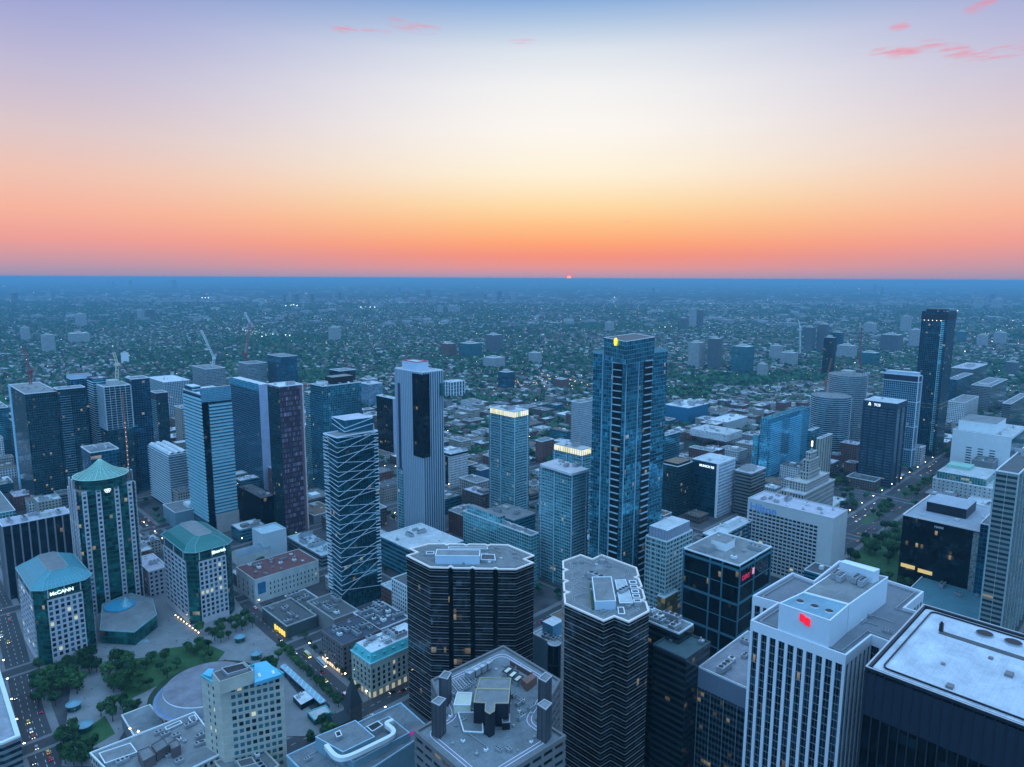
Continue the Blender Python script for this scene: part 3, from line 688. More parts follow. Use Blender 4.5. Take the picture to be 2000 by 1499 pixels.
# --- two metro office towers with hipped glass roofs, and the tall one with the conical roof
def hiproof(b, mat, top, z0, z1, eave=1.2, flat=.34):
    A = inset(b.poly, -eave); A = [ (p[0], p[1]) for p in A]
    xs = [p[0] for p in b.poly]; ys = [p[1] for p in b.poly]; cx, cy = (min(xs)+max(xs))/2, (min(ys)+max(ys))/2
    m1 = [(cx+(p[0]-cx)*.8, cy+(p[1]-cy)*.78) for p in A]; B2 = [(cx+(p[0]-cx)*flat, cy+(p[1]-cy)*.62) for p in A]
    mb = MB(); mb.taper(A, m1, z0, z0+(z1-z0)*.45, top=False, nu=10, nv=2); mb.taper(m1, B2, z0+(z1-z0)*.45, z1, top=False, nu=10, nv=4); o = b.P('roof', mb, mat)
    t = MB(); t.prism(B2, z1-.05, z1+.25); b.P('roof_deck', t, top, o)
    rb = MB()
    for i in range(len(A)):
        rb.bar((*A[i], z0+.1), (*m1[i], z0+(z1-z0)*.45+.1), .35); rb.bar((*m1[i], z0+(z1-z0)*.45+.1), (*B2[i], z1+.1), .35)
        rb.bar((*A[i], z0+.05), (*A[(i+1) % len(A)], z0+.05), .45); rb.bar((*B2[i], z1+.2), (*B2[(i+1) % len(A)], z1+.2), .3)
    b.P('roof_ridges', rb, plain('pale teal trim', (.2,.37,.41)), o)
    return o
def cham(a, b_, c_):
    x, y = a/2, b_/2; return [(-x+c_,-y),(x-c_,-y),(x,-y+c_),(x,y-c_),(x-c_,y),(-x+c_,y),(-x,y-c_),(-x,-y+c_)]
GSEAM = lambda n, c_: glass(n, tuple(v*.85 for v in c_), c_, .15, .35, frame=tuple(min(1, v*1.5+.02) for v in c_), tx=.12, tz=.05, lit=0, run=0, bias=1)
def metro(label, px, base, roofmat, signs, eaveh=None):
    b = Bld('office_building', label, px=px, base=base)
    b.poly0 = b.poly; c_ = 5.5; b.poly = cham(b.a, b.b, c_); H_ = b.h
    b.core(G_GREEN, fh=3.9, bw=2.2, z1=H_, roof=RG)
    # stone panels on each main face, standing proud of the green glass
    nf = max(5, int((H_-9)/4.0)); fh = 4.0; z0 = 5.0; nf = int((H_-7.5-z0)/fh); st_ = MB()
    for e, L in ((0, b.a-2*c_), (6, b.b-2*c_), (2, b.b-2*c_), (4, b.a-2*c_)):
        p, q = Vector(b.poly[e]), Vector(b.poly[(e+1) % 8]); L = (q-p).length; d = (q-p)/L; o = Vector((d.y,-d.x)); e0, e1 = p+d*1.6, q-d*1.6; L2 = (e1-e0).length
        nb = 6 if L2 > 14 else 5
        zt = z0+nf*fh
        for i in range(nb+1):
            wd = 1.0; c0 = e0+d*L2*i/nb; lo = -.5 if i else 0; hi = .5 if i < nb else 0
            st_.prism([tuple(c0+d*lo*1.5+o*.7), tuple(c0+d*hi*1.5+o*.7), tuple(c0+d*hi*1.5-o*.1), tuple(c0+d*lo*1.5-o*.1)], 0, zt)
        for j in range(nf+1):
            zz = z0+j*fh; st_.prism([tuple(e0+o*.66), tuple(e1+o*.66), tuple(e1-o*.1), tuple(e0-o*.1)], zz-.62 if j else 0, zz+.62 if j < nf else zt+.6, bottom=True)
    b.P('stone_panels', st_, PINKST)
    for e in (0, 6):
        nb = 6 if (Vector(b.poly[e])-Vector(b.poly[e+1])).length-3.2 > 14 else 5
        L = (Vector(b.poly[e])-Vector(b.poly[(e+1) % 8])).length; b.windows(e, nb, nf, (L-3.2)/nb-1.35, fh-1.25, z0, fh, lo=1.6/L, hi=1-1.6/L, litp=.035, proud=.3)
    b.ring('corner_trim', plain('pale teal trim', (.2,.37,.41)), H_-.4, H_+.1, 1.0, .2)
    for e in (0, 6):
        p, q = Vector(b.poly[e]), Vector(b.poly[(e+1) % 8]); d = (q-p).normalized(); o = Vector((d.y,-d.x)); L = (q-p).length
        for f in (.1,.5,.9): mb = MB(); a = p+d*L*f+o*.5; mb.bar((a.x,a.y,H_-7),(a.x,a.y,H_),.6); b.P('crown_post', mb, PINKST)
    hiproof(b, roofmat, RG, H_, H_+8)
    ap = MB(); P_ = [b.poly[7], b.poly[0], b.poly[1], b.poly[2]]                     # glass gable over the near corner
    return b
B1 = metro('pinkish stone office block with blue green hipped glass roof and lit McCANN sign', (31,66,1158,180), 1306, GSEAM('bluish seamed roof', (.06,.24,.28)), None)
text(B1, 'McCANN', 3.6, 0, .14, B1.h-5.4, LED, .9, .3, bold=.1)
B2_ = metro('pinkish stone office block with dark green hipped roof beside the white theatre', (313,368,1083,456), 1226, GSEAM('green seamed roof', (.018,.15,.135)), None)
text(B2_, 'zurich', 3.4, 0, .60, B2_.h-4.6, LED, .9, .3, bold=.12)
mb = MB(); p = Vector(B2_.poly[0]); q = Vector(B2_.poly[1]); c_ = p+(q-p)*.54; mb.box(c_.x-1.2, c_.y-1.1, B2_.h-5, c_.x+1.2, c_.y-.8, B2_.h-2.4, bottom=True); B2_.P('sign', mb, LED)
# the tall tower
b = Bld('office_tower', 'tall pinkish stone tower with green glass bays, conical glass roof and white flower emblem', px=(131,150,964,265), base=1205)
B3 = b; H_ = b.h; c_ = 5; full = b.poly; b.poly = cham(b.a, b.b, c_)
b.core(G_GREEN, fh=3.9, bw=2.4, roof=RG)
st_ = MB()
for e in (0, 6, 2, 4):
    p, q = Vector(b.poly[e]), Vector(b.poly[(e+1) % 8]); L = (q-p).length; d = (q-p)/L; o = Vector((d.y,-d.x)); nf = int(H_/3.9)
    for f, up in ((.0,-1.5),(.3,9),(.7,9),(1.0,2)):
        cc = p+d*L*f; hw = 1.9; x0, x1 = cc-d*hw, cc+d*hw
        for s0, s1 in ((-hw,-hw+.9),(hw-.9,hw)):
            st_.prism([tuple(cc+d*s0+o*.8), tuple(cc+d*s1+o*.8), tuple(cc+d*s1-o*.1), tuple(cc+d*s0-o*.1)], 0, H_+up)
        for j in range(nf+1):
            zz = 2+j*3.9; st_.prism([tuple(x0+o*.77), tuple(x1+o*.77), tuple(x1-o*.1), tuple(x0-o*.1)], zz-.8, min(zz+.8, H_+up-.05), bottom=True)
        if up > 3: st_.prism([tuple(x0+o*.79), tuple(x1+o*.79), tuple(x1-o*.1), tuple(x0-o*.1)], H_-1, H_+up+.05, bottom=True)
b.P('stone_piers', st_, PINKST)
for e in (0, 6):
    p, q = Vector(b.poly[e]), Vector(b.poly[(e+1) % 8]); L = (q-p).length
    for f in (.3,.7,1.0,0): b.windows(e, 1, int(H_/3.9)-2, 1.9, 2.2, 2+1.95-1.95+0.0, 3.9, lo=f-.02, hi=f+.02, proud=.35, litp=.03)
drum = MB(); n_ = 28; R1 = min(b.a, b.b)*.62
drum.cyl(0, 0, H_+.02, H_+9, R1*.98, R1*.98, n=n_, top=False); b.P('glass_drum', drum, G_GREEN)
cone = MB(); prof = [(R1*1.04,H_+8.6),(R1*.84,H_+10.2),(R1*.6,H_+12.4),(R1*.37,H_+15.4),(R1*.17,H_+19),(R1*.04,H_+21.5)]
for (r0_, z0_), (r1_, z1_) in zip(prof, prof[1:]): cone.cyl(0, 0, z0_, z1_, r0_, r1_, n=n_, top=False)
rf_ = b.P('conical_roof', cone, glass('conical roof glass', (.06,.18,.17), (.14,.33,.30), .5, .2, frame=(.30,.44,.36), tx=.16, tz=.12, lit=0, run=0, bias=1))
rb = MB()
for i in range(n_):
    a = 2*math.pi*i/n_
    for (r0_, z0_), (r1_, z1_) in zip(prof, prof[1:]): rb.bar((r0_*math.cos(a), r0_*math.sin(a), z0_+.1), (r1_*math.cos(a), r1_*math.sin(a), z1_+.1), .22)
    c2 = 2*math.pi*(i+1)/n_; rb.bar((prof[0][0]*math.cos(a), prof[0][0]*math.sin(a), prof[0][1]), (prof[0][0]*math.cos(c2), prof[0][0]*math.sin(c2), prof[0][1]), .5)
b.P('roof_ribs', rb, plain('pale green ribs', (.45,.68,.55)), rf_)
fl = MB(); p, q = Vector(b.poly[0]), Vector(b.poly[1]); d = (q-p).normalized(); o = Vector((d.y,-d.x)); cc = p+(q-p)*.5+o*1.2
for k_ in range(7):
    ox, oz = (0, 0) if k_ == 0 else (1.55*math.cos(k_*math.pi/3), 1.55*math.sin(k_*math.pi/3))
    for s_ in range(10):
        a, c2 = 2*math.pi*s_/10, 2*math.pi*(s_+1)/10; R0 = .85
        pa = cc+d*(ox+R0*math.cos(a)); pb = cc+d*(ox+R0*math.cos(c2)); fl.bar((pa.x,pa.y,H_-1.5+oz+R0*math.sin(a)), (pb.x,pb.y,H_-1.5+oz+R0*math.sin(c2)), .35)
b.P('flower_emblem', fl, LED)

# --- cream hotel block with turquoise roofs
b = Bld('hotel_building', 'cream stone hotel block with turquoise roof terraces and dark rooftop plant', pts=[(430,1343),(553,1317),(518,1297),(393,1322)], h=66)
HO = b; nf = 16; b.core(plain('cream stone', (.50,.45,.38)), fh=4, roof=BLUEM)
b.ring('parapet', TEALR, 66.01, 67.0, .3, .4); 
CREAM = plain('cream stone', (.50,.45,.38)); lines = MB()
for j in range(1, nf): 
    for e in (0, 3):
        p, q = Vector(b.poly[e]), Vector(b.poly[(e+1) % 4]); d = (q-p).normalized(); o = Vector((d.y,-d.x)); lines.prism([tuple(p+o*.12), tuple(q+o*.12), tuple(q-o*.1), tuple(p-o*.1)], j*4.1-.12, j*4.1+.12, bottom=True)
b.P('string_courses', lines, plain('warm string course', (.58,.5,.42)))
b.windows(0, 8, 15, 2.1, 2.2, 3.6, 4.1, lo=.14, hi=.95, litp=.03, weights=(20,50,35), proud=.04); b.windows(3, 2, 15, 1.0, 2.0, 3.6, 4.1, lo=.25, hi=.75, litp=.05, proud=.04)
mb = MB(); p = Vector(b.poly[0]); q = Vector(b.poly[1]); 
for j in range(15): mb.box(p.x+1.6+.0, p.y-.16, 4+j*4.1, p.x+2.6, p.y-.02, 6+j*4.1, bottom=True)
b.P('stair_lights', mb, emit('amber stair light', (1,.55,.2), .5))
wbox(b, 'penthouse', CREAM, [(415,1315),(477,1293.5),(495,1311),(429,1333)], 66, 73, RD, CREAM)
wbox(b, 'roof_plant', METAL, [(432,1306),(475,1296),(485,1306),(444,1318)], 73, 74.4, DARKM, METAL)
wbox(b, 'blue_roof', BLUEM, [(497,1296),(520,1291),(551,1317),(497,1334)], 66.02, 68, plain('bright turquoise roof', (.10,.44,.58), .4, .1))
wbox(b, 'skylight', WHITE, [(530,1310),(535,1309),(537,1315),(532,1316)], 68, 68.6, WHITE); wbox(b, 'skylight', WHITE, [(503,1316),(508,1314),(510,1320),(505,1322)], 68, 68.6, WHITE)
wbox(b, 'blue_roof', BLUEM, [(395,1317),(407,1306),(418,1306),(412,1322)], 66.02, 67.5, plain('bright turquoise roof', (.10,.44,.58), .4, .1))

# --- long low grey building at the bottom left
b = Bld('office_building', 'long low grey-roofed building with brown rooftop plant rooms beside the round hall', px=None, pts=[(176,1473),(380,1393),(440,1470),(262,1560)], h=24)
b.core(G_PUNCHB, fh=4, roof=RG); b.ring('parapet', EDGE, 24.01, 24.9, .2, .4)
BRN = plain('brown cladding', (.13,.10,.10))
for pp in ([(295,1456),(319,1442),(329,1456),(305,1471)], [(268,1468),(292,1458),(304,1475),(279,1489)], [(329,1452),(346,1444),(353,1456),(336,1465)]):
    wbox(b, 'plant_room', BRN, pp, 24, 29.5, RG, BRN)
wbox(b, 'plant_room', METAL, [(193,1472),(255,1452),(268,1470),(205,1492)], 24, 25.6, RG, EDGE)
wbox(b, 'skylight', METAL, [(322,1421),(352,1408),(356,1413),(325,1427)], 24, 25, RG, EDGE); wbox(b, 'skylight', METAL, [(368,1402),(380,1397),(386,1406),(374,1412)], 24, 25, roofm('blue grey roof', (.27,.29,.33)), EDGE)
for x, y in ((310,1434),(322,1438),(330,1433),(344,1440),(350,1447),(361,1450),(372,1418),(394,1440),(400,1452),(388,1456),(240,1490),(330,1478),(350,1490)):
    X, Y = lp(b, x, y, 24); u_ = UNITS[(x+y) % 4].copy(); COL.objects.link(u_); u_.parent = b.root; u_.location = (X, Y, 24.02); u_.scale = (.8,.8,.8); u_.rotation_euler = (0,0,(x%2)*1.57)
# --- small beige block at the bottom edge
b = Bld('office_building', 'small beige flat-roofed block at the bottom edge below the cream hotel', px=None, pts=[(418,1490),(508,1459),(545,1497),(470,1545)], h=22)
b.core(G_PUNCHB, fh=3.6, roof=RG); fin(b, par=(.9, CREAM, .25, .5), n=5)
wbox(b, 'plant_room', METAL, [(462,1487),(492,1479),(500,1492),(470,1500)], 22, 25, RD, CREAM)
# --- blue grey broadcast building with the curving white pipe
b = Bld('broadcast_building', 'blue grey panelled building with stepped roofs and a curving white duct', px=None, pts=[(560,1478),(783,1375),(842,1428),(640,1560)], h=28)
BC = b; BLG = plain('blue grey panel', (.20,.32,.38), .6, .1, .3)
b.core(BLG, fh=5, roof=roofm('blue grey roof', (.27,.29,.33))); b.ring('parapet', plain('pale blue coping', (.4,.55,.65)), 28.01, 28.9, .2, .4)
wbox(b, 'upper_block', BLG, [(616,1440),(694,1408),(732,1440),(670,1470)], 28, 36, roofm('blue grey roof', (.27,.29,.33)), plain('pale blue coping', (.4,.55,.65)))
wbox(b, 'upper_block', BLG, [(640,1455),(760,1400),(800,1432),(690,1490)], 28, 32, roofm('blue grey roof', (.27,.29,.33)), plain('pale blue coping', (.4,.55,.65)))
pth = [(637,1456),(648,1470),(658,1478),(670,1480),(690,1474),(730,1455),(762,1439),(769,1431),(766,1424),(756,1416),(757,1412),(768,1407)]
mb = MB(); L_ = [lp(b, x, y, 36) for x, y in pth]
PS = [Vector(q) for q in L_]; SP = []
for i in range(len(PS)-1):
    p0_, p1_, p2_, p3_ = PS[max(0,i-1)], PS[i], PS[i+1], PS[min(len(PS)-1,i+2)]
    for k_ in range(6): u = k_/6; SP.append(.5*((2*p1_)+(p2_-p0_)*u+(2*p0_-5*p1_+4*p2_-p3_)*u*u+(3*p1_-p0_-3*p2_+p3_)*u**3))
SP.append(PS[-1]); LE, RI = [], []
for i, p in enumerate(SP): d = (SP[min(i+1, len(SP)-1)]-SP[max(i-1, 0)]).normalized(); n_ = Vector((-d.y, d.x))*1.15; LE.append(p+n_); RI.append(p-n_)
for i in range(len(SP)-1): mb.prism([tuple(RI[i]), tuple(RI[i+1]), tuple(LE[i+1]), tuple(LE[i])], 34.4, 36.7, bottom=True)
b.P('curved_duct', mb, plain('cream white duct', (.80,.78,.78), .4, .05)); mb = MB()
for x, y in L_[::2]: mb.bar((x,y,30),(x,y,35),.5)
b.P('duct_support', mb, METAL)
wbox(b, 'roof_plant', METAL, [(716,1420),(738,1409),(748,1417),(727,1430)], 32, 35, DARKM, EDGE)
wbox(b, 'roof_plant', METAL, [(654,1432),(664,1427),(668,1437),(658,1441)], 36, 38, DARKM, EDGE)
wbox(b, 'lit_fascia', emit('magenta fascia', (.55,.03,.30), .5), [(794,1430),(823,1414),(826,1417),(797,1433)], 26, 30)
# --- heritage bank with turquoise mansard
b = Bld('heritage_building', 'cream Edwardian bank building with turquoise mansard roof at the street corner', px=(688,724,1296,830), base=1366)
HB = b; H_ = b.h; CR2 = plain('grey cream stone', (.44,.42,.36)); b.core(CR2, fh=4, roof=RW)
nf = int((H_-7)/3.8); b.frame(CR2, pier=1.0, pd=.5, sp=.5, sd=.25, z0=6, bw=4.2, fh=3.8, z1=H_-.5)
b.windows(0, max(3, round(b.a/4.2)), nf, 1.7, 2.4, 6.2, 3.8, litp=.05, proud=.06); b.windows(3, max(3, round(b.b/4.2)), nf, 1.7, 2.4, 6.2, 3.8, litp=.05, proud=.06)
b.ring('cornice', plain('turquoise cornice', (.22,.55,.58)), H_-.6, H_+.3, 1.1, .4)
A_, B_ = inset(b.poly, -.3), inset(b.poly, 2.0); mb = MB(); mb.taper(A_, B_, H_+.3, H_+5.6); ro = b.P('mansard_roof', mb, [TEALR, RW]); t = MB(); t.prism(inset(b.poly, 2.2), H_+5.6, H_+5.75); b.P('roof_deck', t, RW, ro)
dm = MB()
for e, L in ((0, b.a), (3, b.b)):
    p, q = Vector(b.poly[e]), Vector(b.poly[(e+1) % 4]); d = (q-p).normalized(); o = Vector((d.y,-d.x)); k_ = max(2, round(L/8))
    for i in range(k_):
        cc = p+d*L*(i+.5)/k_; dr = MB(); dr.prism([tuple(cc-d*.9-o*.2), tuple(cc+d*.9-o*.2), tuple(cc+d*.9-o*2), tuple(cc-d*.9-o*2)], H_+1.2, H_+3.6); dr.prism([tuple(cc-d*1.1+o*.0), tuple(cc+d*1.1+o*.0), tuple(cc+d*1.1-o*2.2), tuple(cc-d*1.1-o*2.2)], H_+3.6, H_+3.9)
        b.P('dormer', dr, TEALR, ro)
b.units(8, z=H_+5.75, lo=.2, hi=.8)
mb = MB()
for e in (0, 3):
    p, q = Vector(b.poly[e]), Vector(b.poly[(e+1) % 4]); d = (q-p).normalized(); o = Vector((d.y,-d.x)); L = (q-p).length; k_ = round(L/5)
    for i in range(k_):
        cc = p+d*L*(i+.5)/k_; mb.prism([tuple(cc-d*1.2+o*.1), tuple(cc+d*1.2+o*.1), tuple(cc+d*1.2-o*.1), tuple(cc-d*1.2-o*.1)], .6, 4.4)
b.P('shop_windows', mb, WIN[3])
b.ring('base_cornice', CR2, 5.2, 5.9, .8, .2)
# --- brown warehouse with dark roof
b = Bld('warehouse_building', 'brown masonry warehouse with dark flat roof and cafe lights at its foot', px=(627,669,1262,742), base=1322)
b.core(plain('brown stone', (.17,.13,.125)), fh=3.8, roof=roofm('bluish dark roof', (.07,.08,.11))); nf = max(3, int((b.h-4)/3.6))
b.windows(3, 9, nf, 1.5, 1.9, 4.2, 3.6, litp=.08, proud=.02); b.windows(0, 8, nf, 1.5, 1.9, 4.2, 3.6, litp=.05, proud=.02); fin(b, par=(.7, plain('brown stone', (.17,.13,.125)), .3, .3), n=9)
mb = MB()
for i in range(9): p = Vector(b.poly[3]); q = Vector(b.poly[0]); c_ = p+(q-p)*(i+.5)/9; mb.box(c_.x-.35, c_.y-1.1, 1, c_.x-.05, c_.y+1.1, 3.4)
b.P('shop_windows', mb, emit('warm shop light', (1,.7,.4), 1.1))
# --- white theatre with dark red roof
b = Bld('theatre_building', 'long white rendered theatre with dark red flat roof and a blue poster', px=(461,497,1134,622), base=1180)
b.core(plain('off-white render', (.56,.57,.55)), fh=4, roof=RR); nf = 3
b.windows(0, 13, nf, 1.0, 2.2, 3.0, 4.6, lo=.2, hi=.98, litp=.02, proud=.02, weights=(60,20,5)); b.windows(3, 4, nf, 1.3, 3.2, 3.0, 4.6, litp=.02, proud=.02)
fin(b, par=(.5, plain('off-white render', (.56,.57,.55)), .15, .4), n=16)
p = Vector(b.poly[0]); q = Vector(b.poly[1]); d = (q-p).normalized(); mb = MB(); mb.box(p.x+2.5, p.y-.35, b.h*.36, p.x+9.5, p.y-.1, b.h*.83, bottom=True); b.P('poster', mb, plain('sea blue poster', (.03,.16,.30), .5, .6, .25))
# --- white fly tower
b = Bld('fly_tower', 'plain white box-shaped stage tower behind the dark red roof', px=(492,513,1047,559), base=1092)
b.core(plain('white corrugated wall', (.52,.58,.62), .6, .05), fh=4, roof=roofm('pale teal roof', (.4,.5,.54))); b.ring('parapet', plain('white corrugated wall', (.52,.58,.62), .6, .05), b.h+.01, b.h+1.6, .05, .5)
b = Bld('hall_building', 'low grey hall with smooth curved roof between the green roof and the white box', px=(452,466,1090,530), base=1108)
mb = MB(); mb.prism(b.poly, 0, b.h, mit=1)
NS = 8
for i in range(NS):
    f0, f1 = i/NS, (i+1)/NS; za, zb = b.h+5*math.sin(math.pi*f0), b.h+5*math.sin(math.pi*f1); y0_, y1_ = b.y0+b.b*f0, b.y0+b.b*f1
    mb.quad([(b.x0,y0_,za),(b.x0+b.a,y0_,za),(b.x0+b.a,y1_,zb),(b.x0,y1_,zb)], mi=1); mb.quad([(b.x0,y0_,b.h),(b.x0,y0_,za),(b.x0,y1_,zb),(b.x0,y1_,b.h)], mi=0)
b.P('hall', mb, [plain('off-white render', (.56,.57,.55)), roofm('slate blue roof', (.2,.25,.3))])
b = Bld('commercial_building', 'flat-roofed block crowded with rooftop plant, left of the tower with diagonal white lines', px=(562,628,1087,665), base=1108)
b.core(G_BAND, fh=3.8, roof=roofm('pale teal roof', (.4,.5,.54))); fin(b, n=14, big=1.3)
# --- round concert hall
q = at(406, 1349, 21); b = Bld('concert_hall', 'round concert hall with wide conical grey roof and dark glass skirt', h=21, wpts=[Vector((q.x+math.cos(i*math.pi/3)*26, q.y+math.sin(i*math.pi/3)*26, 0)) for i in range(6)])
mb = MB(); prof = [(33,19.5),(31.2,20.2),(31.6,20.7)]
mb.cyl(0,0,19.2,20.1,30.8,31.2,n=64,top=False); mb.cyl(0,0,20.1,20.7,31.2,30.0,n=64,top=False); mb.cyl(0,0,20.7,20.71,30.0,29,n=64,top=False,mi=1); mb.cyl(0,0,20.71,25.5,29,25.4,n=64,top=False,mi=0); mb.cyl(0,0,25.5,26.1,25.4,25.2,n=64,mi=2,mit=3,top=False); mb.cyl(0,0,26.1,27.9,25.2,.01,n=64,mi=3)
b.P('roof', mb, [plain('ribbed grey roof', (.22,.22,.25), .5, .15, .3), plain('blue gutter', (.10,.22,.42)), EDGE, plain('stained grey roof', (.19,.175,.20), .7, .35, .12)])
mb = MB(); mb.cyl(0,0,0,19.2,22,30.8,n=48,top=True); mb.uv = [(u*6, v) for u, v in mb.uv]; b.P('glass_skirt', mb, G_DARK)
# annex of the hall
b = Bld('hall_annex', 'low grey podium of the round hall with bright floodlights on its edge', px=None, pts=[(237,1398),(293,1377),(330,1420),(262,1440)], h=9)
b.core(CONCD, fh=4, roof=roofm('blue grey roof', (.27,.29,.33))); b.ring('coping', plain('off-white render', (.56,.57,.55)), 9.01, 9.5, .2, .7)
FLD = emit('floodlight', (1,.9,.66), 14)
for x, y in ((254,1425),(270,1431)):
    X, Y = lp(b, x, y, 9.6); mb = MB(); mb.box(X-.35,Y-.35,9.5,X+.35,Y+.35,10.0); mb.cyl(X,Y,10.0,10.5,.5,.45,n=10,mi=1); b.P('floodlight', mb, [DARKM, FLD])

def clutter(b, z, n, poly, seed, pipes=4):
    """vents, conduits and small boxes strewn over a roof"""
    r = random.Random(seed); xs = [p[0] for p in poly]; ys = [p[1] for p in poly]; k = 0
    while k < n:
        x, y = r.uniform(min(xs), max(xs)), r.uniform(min(ys), max(ys))
        if not inside(poly, x, y): continue
        k += 1; o = r.choice(UNITS).copy(); COL.objects.link(o); o.name = 'roof_vent'; o.parent = b.root; o.location = (x, y, z); s_ = r.uniform(.25, .55); o.scale = (s_, s_, s_*1.2); o.rotation_euler = (0,0,r.choice((0,1.571)))
    for _ in range(pipes):
        x, y = r.uniform(min(xs), max(xs)), r.uniform(min(ys), max(ys)); mb = MB(); L = r.uniform(5, 14); e = r.random() < .5
        q = (x+(L if e else 0), y+(0 if e else L))
        if not (inside(poly, x, y) and inside(poly, *q)): continue
        mb.bar((x, y, z+.35), (*q, z+.35), .3); b.P('roof_pipe', mb, METAL)
for b_, n_ in ((TA, 22), (TB, 18), (SB, 34), (NB, 26), (HB, 8), (BC, 12)):
    zz = {HB: HB.h+5.75, BC: 28.02}.get(b_, b_.h+.02); clutter(b_, zz, n_, inset(b_.poly, 6 if b_ is not HB else 3.5), n_*7, 10)
# ================================================================ the towers behind
def T(name, label, px, mat=None, h=None, base=None, fh=3.1, bw=3.0, roof=None, fr=None, par=None, n=4, ph=None, cat='building', grp=None, big=1.0, **kw):
    b = Bld(name, label, px=px, h=h, base=base, cat=cat, group=grp, **kw)
    b.core(mat, fh=fh, bw=bw, roof=roof or RG)
    if fr: b.frame(**fr)
    if par is not False: b.ring('parapet', par or EDGE, b.h+.01, b.h+1.0, .15, .4)
    av = []
    for p in (ph or []):
        x0, y0, x1, y1, hh, m_ = p[:6]; b.fbox('penthouse', m_, x0, y0, x1, y1, b.h+.02, b.h+hh, p[6] if len(p) > 6 else RG); av.append((x0, y0, x1, y1))
    b.units(n, avoid=av, big=big); return b
def side(b, e, f=0.0, out=0.0):
    p, q = Vector(b.poly[e]), Vector(b.poly[(e+1) % len(b.poly)]); d = (q-p).normalized(); o = Vector((d.y, -d.x)); return p+(q-p)*f+o*out, d, o, (q-p).length
def panel(b, name, mat, e, f0, f1, z0, z1, out=.25, bay=3, fh=3.1, th=.4):
    """a bay standing proud of one wall"""
    a, d, o, L = side(b, e, f0); c_ = side(b, e, f1)[0]; mb = MB()
    mb.prism([tuple(a+o*out), tuple(c_+o*out), tuple(c_+o*(out-th)), tuple(a+o*(out-th))], z0, z1, bay=bay, fh=fh); return b.P(name, mb, mat)
SLAB = plain('balcony slab', (.34,.44,.50), .6, .1); SLABT = plain('pale teal balcony front', (.28,.52,.60), .5, .08); SLABW = plain('white balcony slab', (.60,.66,.70), .6, .08)
# --- tower wrapped in diagonal white lines
b = Bld('residential_tower', 'glass tower wrapped in criss-crossing white diagonal lines, seen over the white theatre', px=(632,658,856,737), base=1196)
TX = b; b.core(glass('dark teal tower glass', (.01,.07,.10), (.06,.36,.44), .8, .08, frame=(.02,.06,.07), tx=.08, tz=.05, lit=.012, run=.002, bias=2), fh=3.1, bw=2.6, z1=b.h)
wl = MB(); r_ = random.Random(5); z = b.h; k_ = 0
WHL = plain('white facade line', (.66,.70,.76), .5, .05)
pN = Vector(b.poly[0]); pL = Vector(b.poly[3]); pR = Vector(b.poly[1]); e_ = .35
nN, nL, nR = pN+Vector((-e_,-e_)), pL+Vector((-e_, e_)), pR+Vector((e_,-e_))
nb_ = Vector(b.poly[2])+Vector((e_, e_))
while z > 14:
    zl = z+1.6*math.sin(k_*1.3)+3.4; zr = z + (-3,14,-4,17,3,-7,20,-5,11)[k_ % 9]+r_.uniform(-1.5,1.5)
    wl.bar((*nL, min(zl, b.h)), (*nN, z), .3, w2=.32); wl.bar((*nN, z), (*nR, min(zr, b.h)), .3, w2=.32)
    wl.bar((*nR, min(zr, b.h)), (*nb_, z), .4, w2=.55); wl.bar((*nb_, z), (*nL, min(zl, b.h)), .4, w2=.55)
    z -= 4.1; k_ += 1
zz_ = b.h
for f0_, f1_, za_, zb_ in ((.12,.62,10.4,4.5),(.12,.62,5.5,1.5)):
    A0 = lp(b, 648, 815, zz_+11); A1 = lp(b, 673, 822, zz_+11); A2 = lp(b, 728, 815.5, zz_+11); wl.bar((A0[0]-.3,A0[1]-.3,zz_+za_),(A1[0]-.3,A1[1]-.3,zz_+zb_),.35,w2=.42); wl.bar((A1[0]-.3,A1[1]-.3,zz_+zb_),(A2[0]-.1,A2[1]-.4,zz_+za_+.3),.35,w2=.42)
b.P('diagonal_lines', wl, WHL)
b.slabs(SLABW, [3], 16, b.h-2, out=1.2, th=.3, hi=.35); b.slabs(SLABW, [0], 16, b.h-2, out=1.2, th=.3, lo=.9)
b.ring('parapet', WHL, b.h+.01, b.h+.8, .2, .4)
o = wbox(b, 'penthouse', glass('penthouse glass', (.02,.14,.2), (.05,.25,.32), .6, .1, lit=0, run=0), [(648,815),(673,822),(728,815.5),(700,808)], b.h, b.h+11, roofm('lilac roof', (.5,.46,.52)), EDGE)
mb = MB()
for i in range(6): p_, d_, o_, L_ = side(b, 3, .2+i*.15, .8); mb.bar((p_.x,p_.y,0),(p_.x,p_.y,14),.7)
b.P('columns', mb, WHL)
# --- silver striped twin-wing tower with dark recess
b = Bld('residential_tower', 'silver vertically striped tower with tall dark glass recess and red-rimmed crown', px=(772,824,729,864), base=1068)
SV = b; b.core(glass('silver striped wall', (.03,.10,.15), (.10,.24,.32), .5, .15, frame=(.38,.46,.55), tx=.5, tz=.0, lit=.003, run=0, bias=1.2), fh=3.1, bw=3.0, roof=RL)
b.frame(plain('silver fin', (.42,.48,.55), .4, .05, .3, .3), pier=.7, pd=.6, sp=0, bw=3.0)
panel(b, 'dark_recess', G_BLACK, 3, .66, 1.03, b.h*.52, b.h-1.5, out=.75, fh=3.1); panel(b, 'dark_recess', G_BLACK, 0, -.02, .34, b.h*.52, b.h-1.5, out=.76, fh=3.1)
panel(b, 'dark_slot', plain('dark slot', (.03,.04,.09)), 3, .1, .2, b.h*.42, b.h*.92, out=.66); panel(b, 'slot_glass', G_TEAL2, 3, .02, .22, 0, b.h*.42, out=.72)
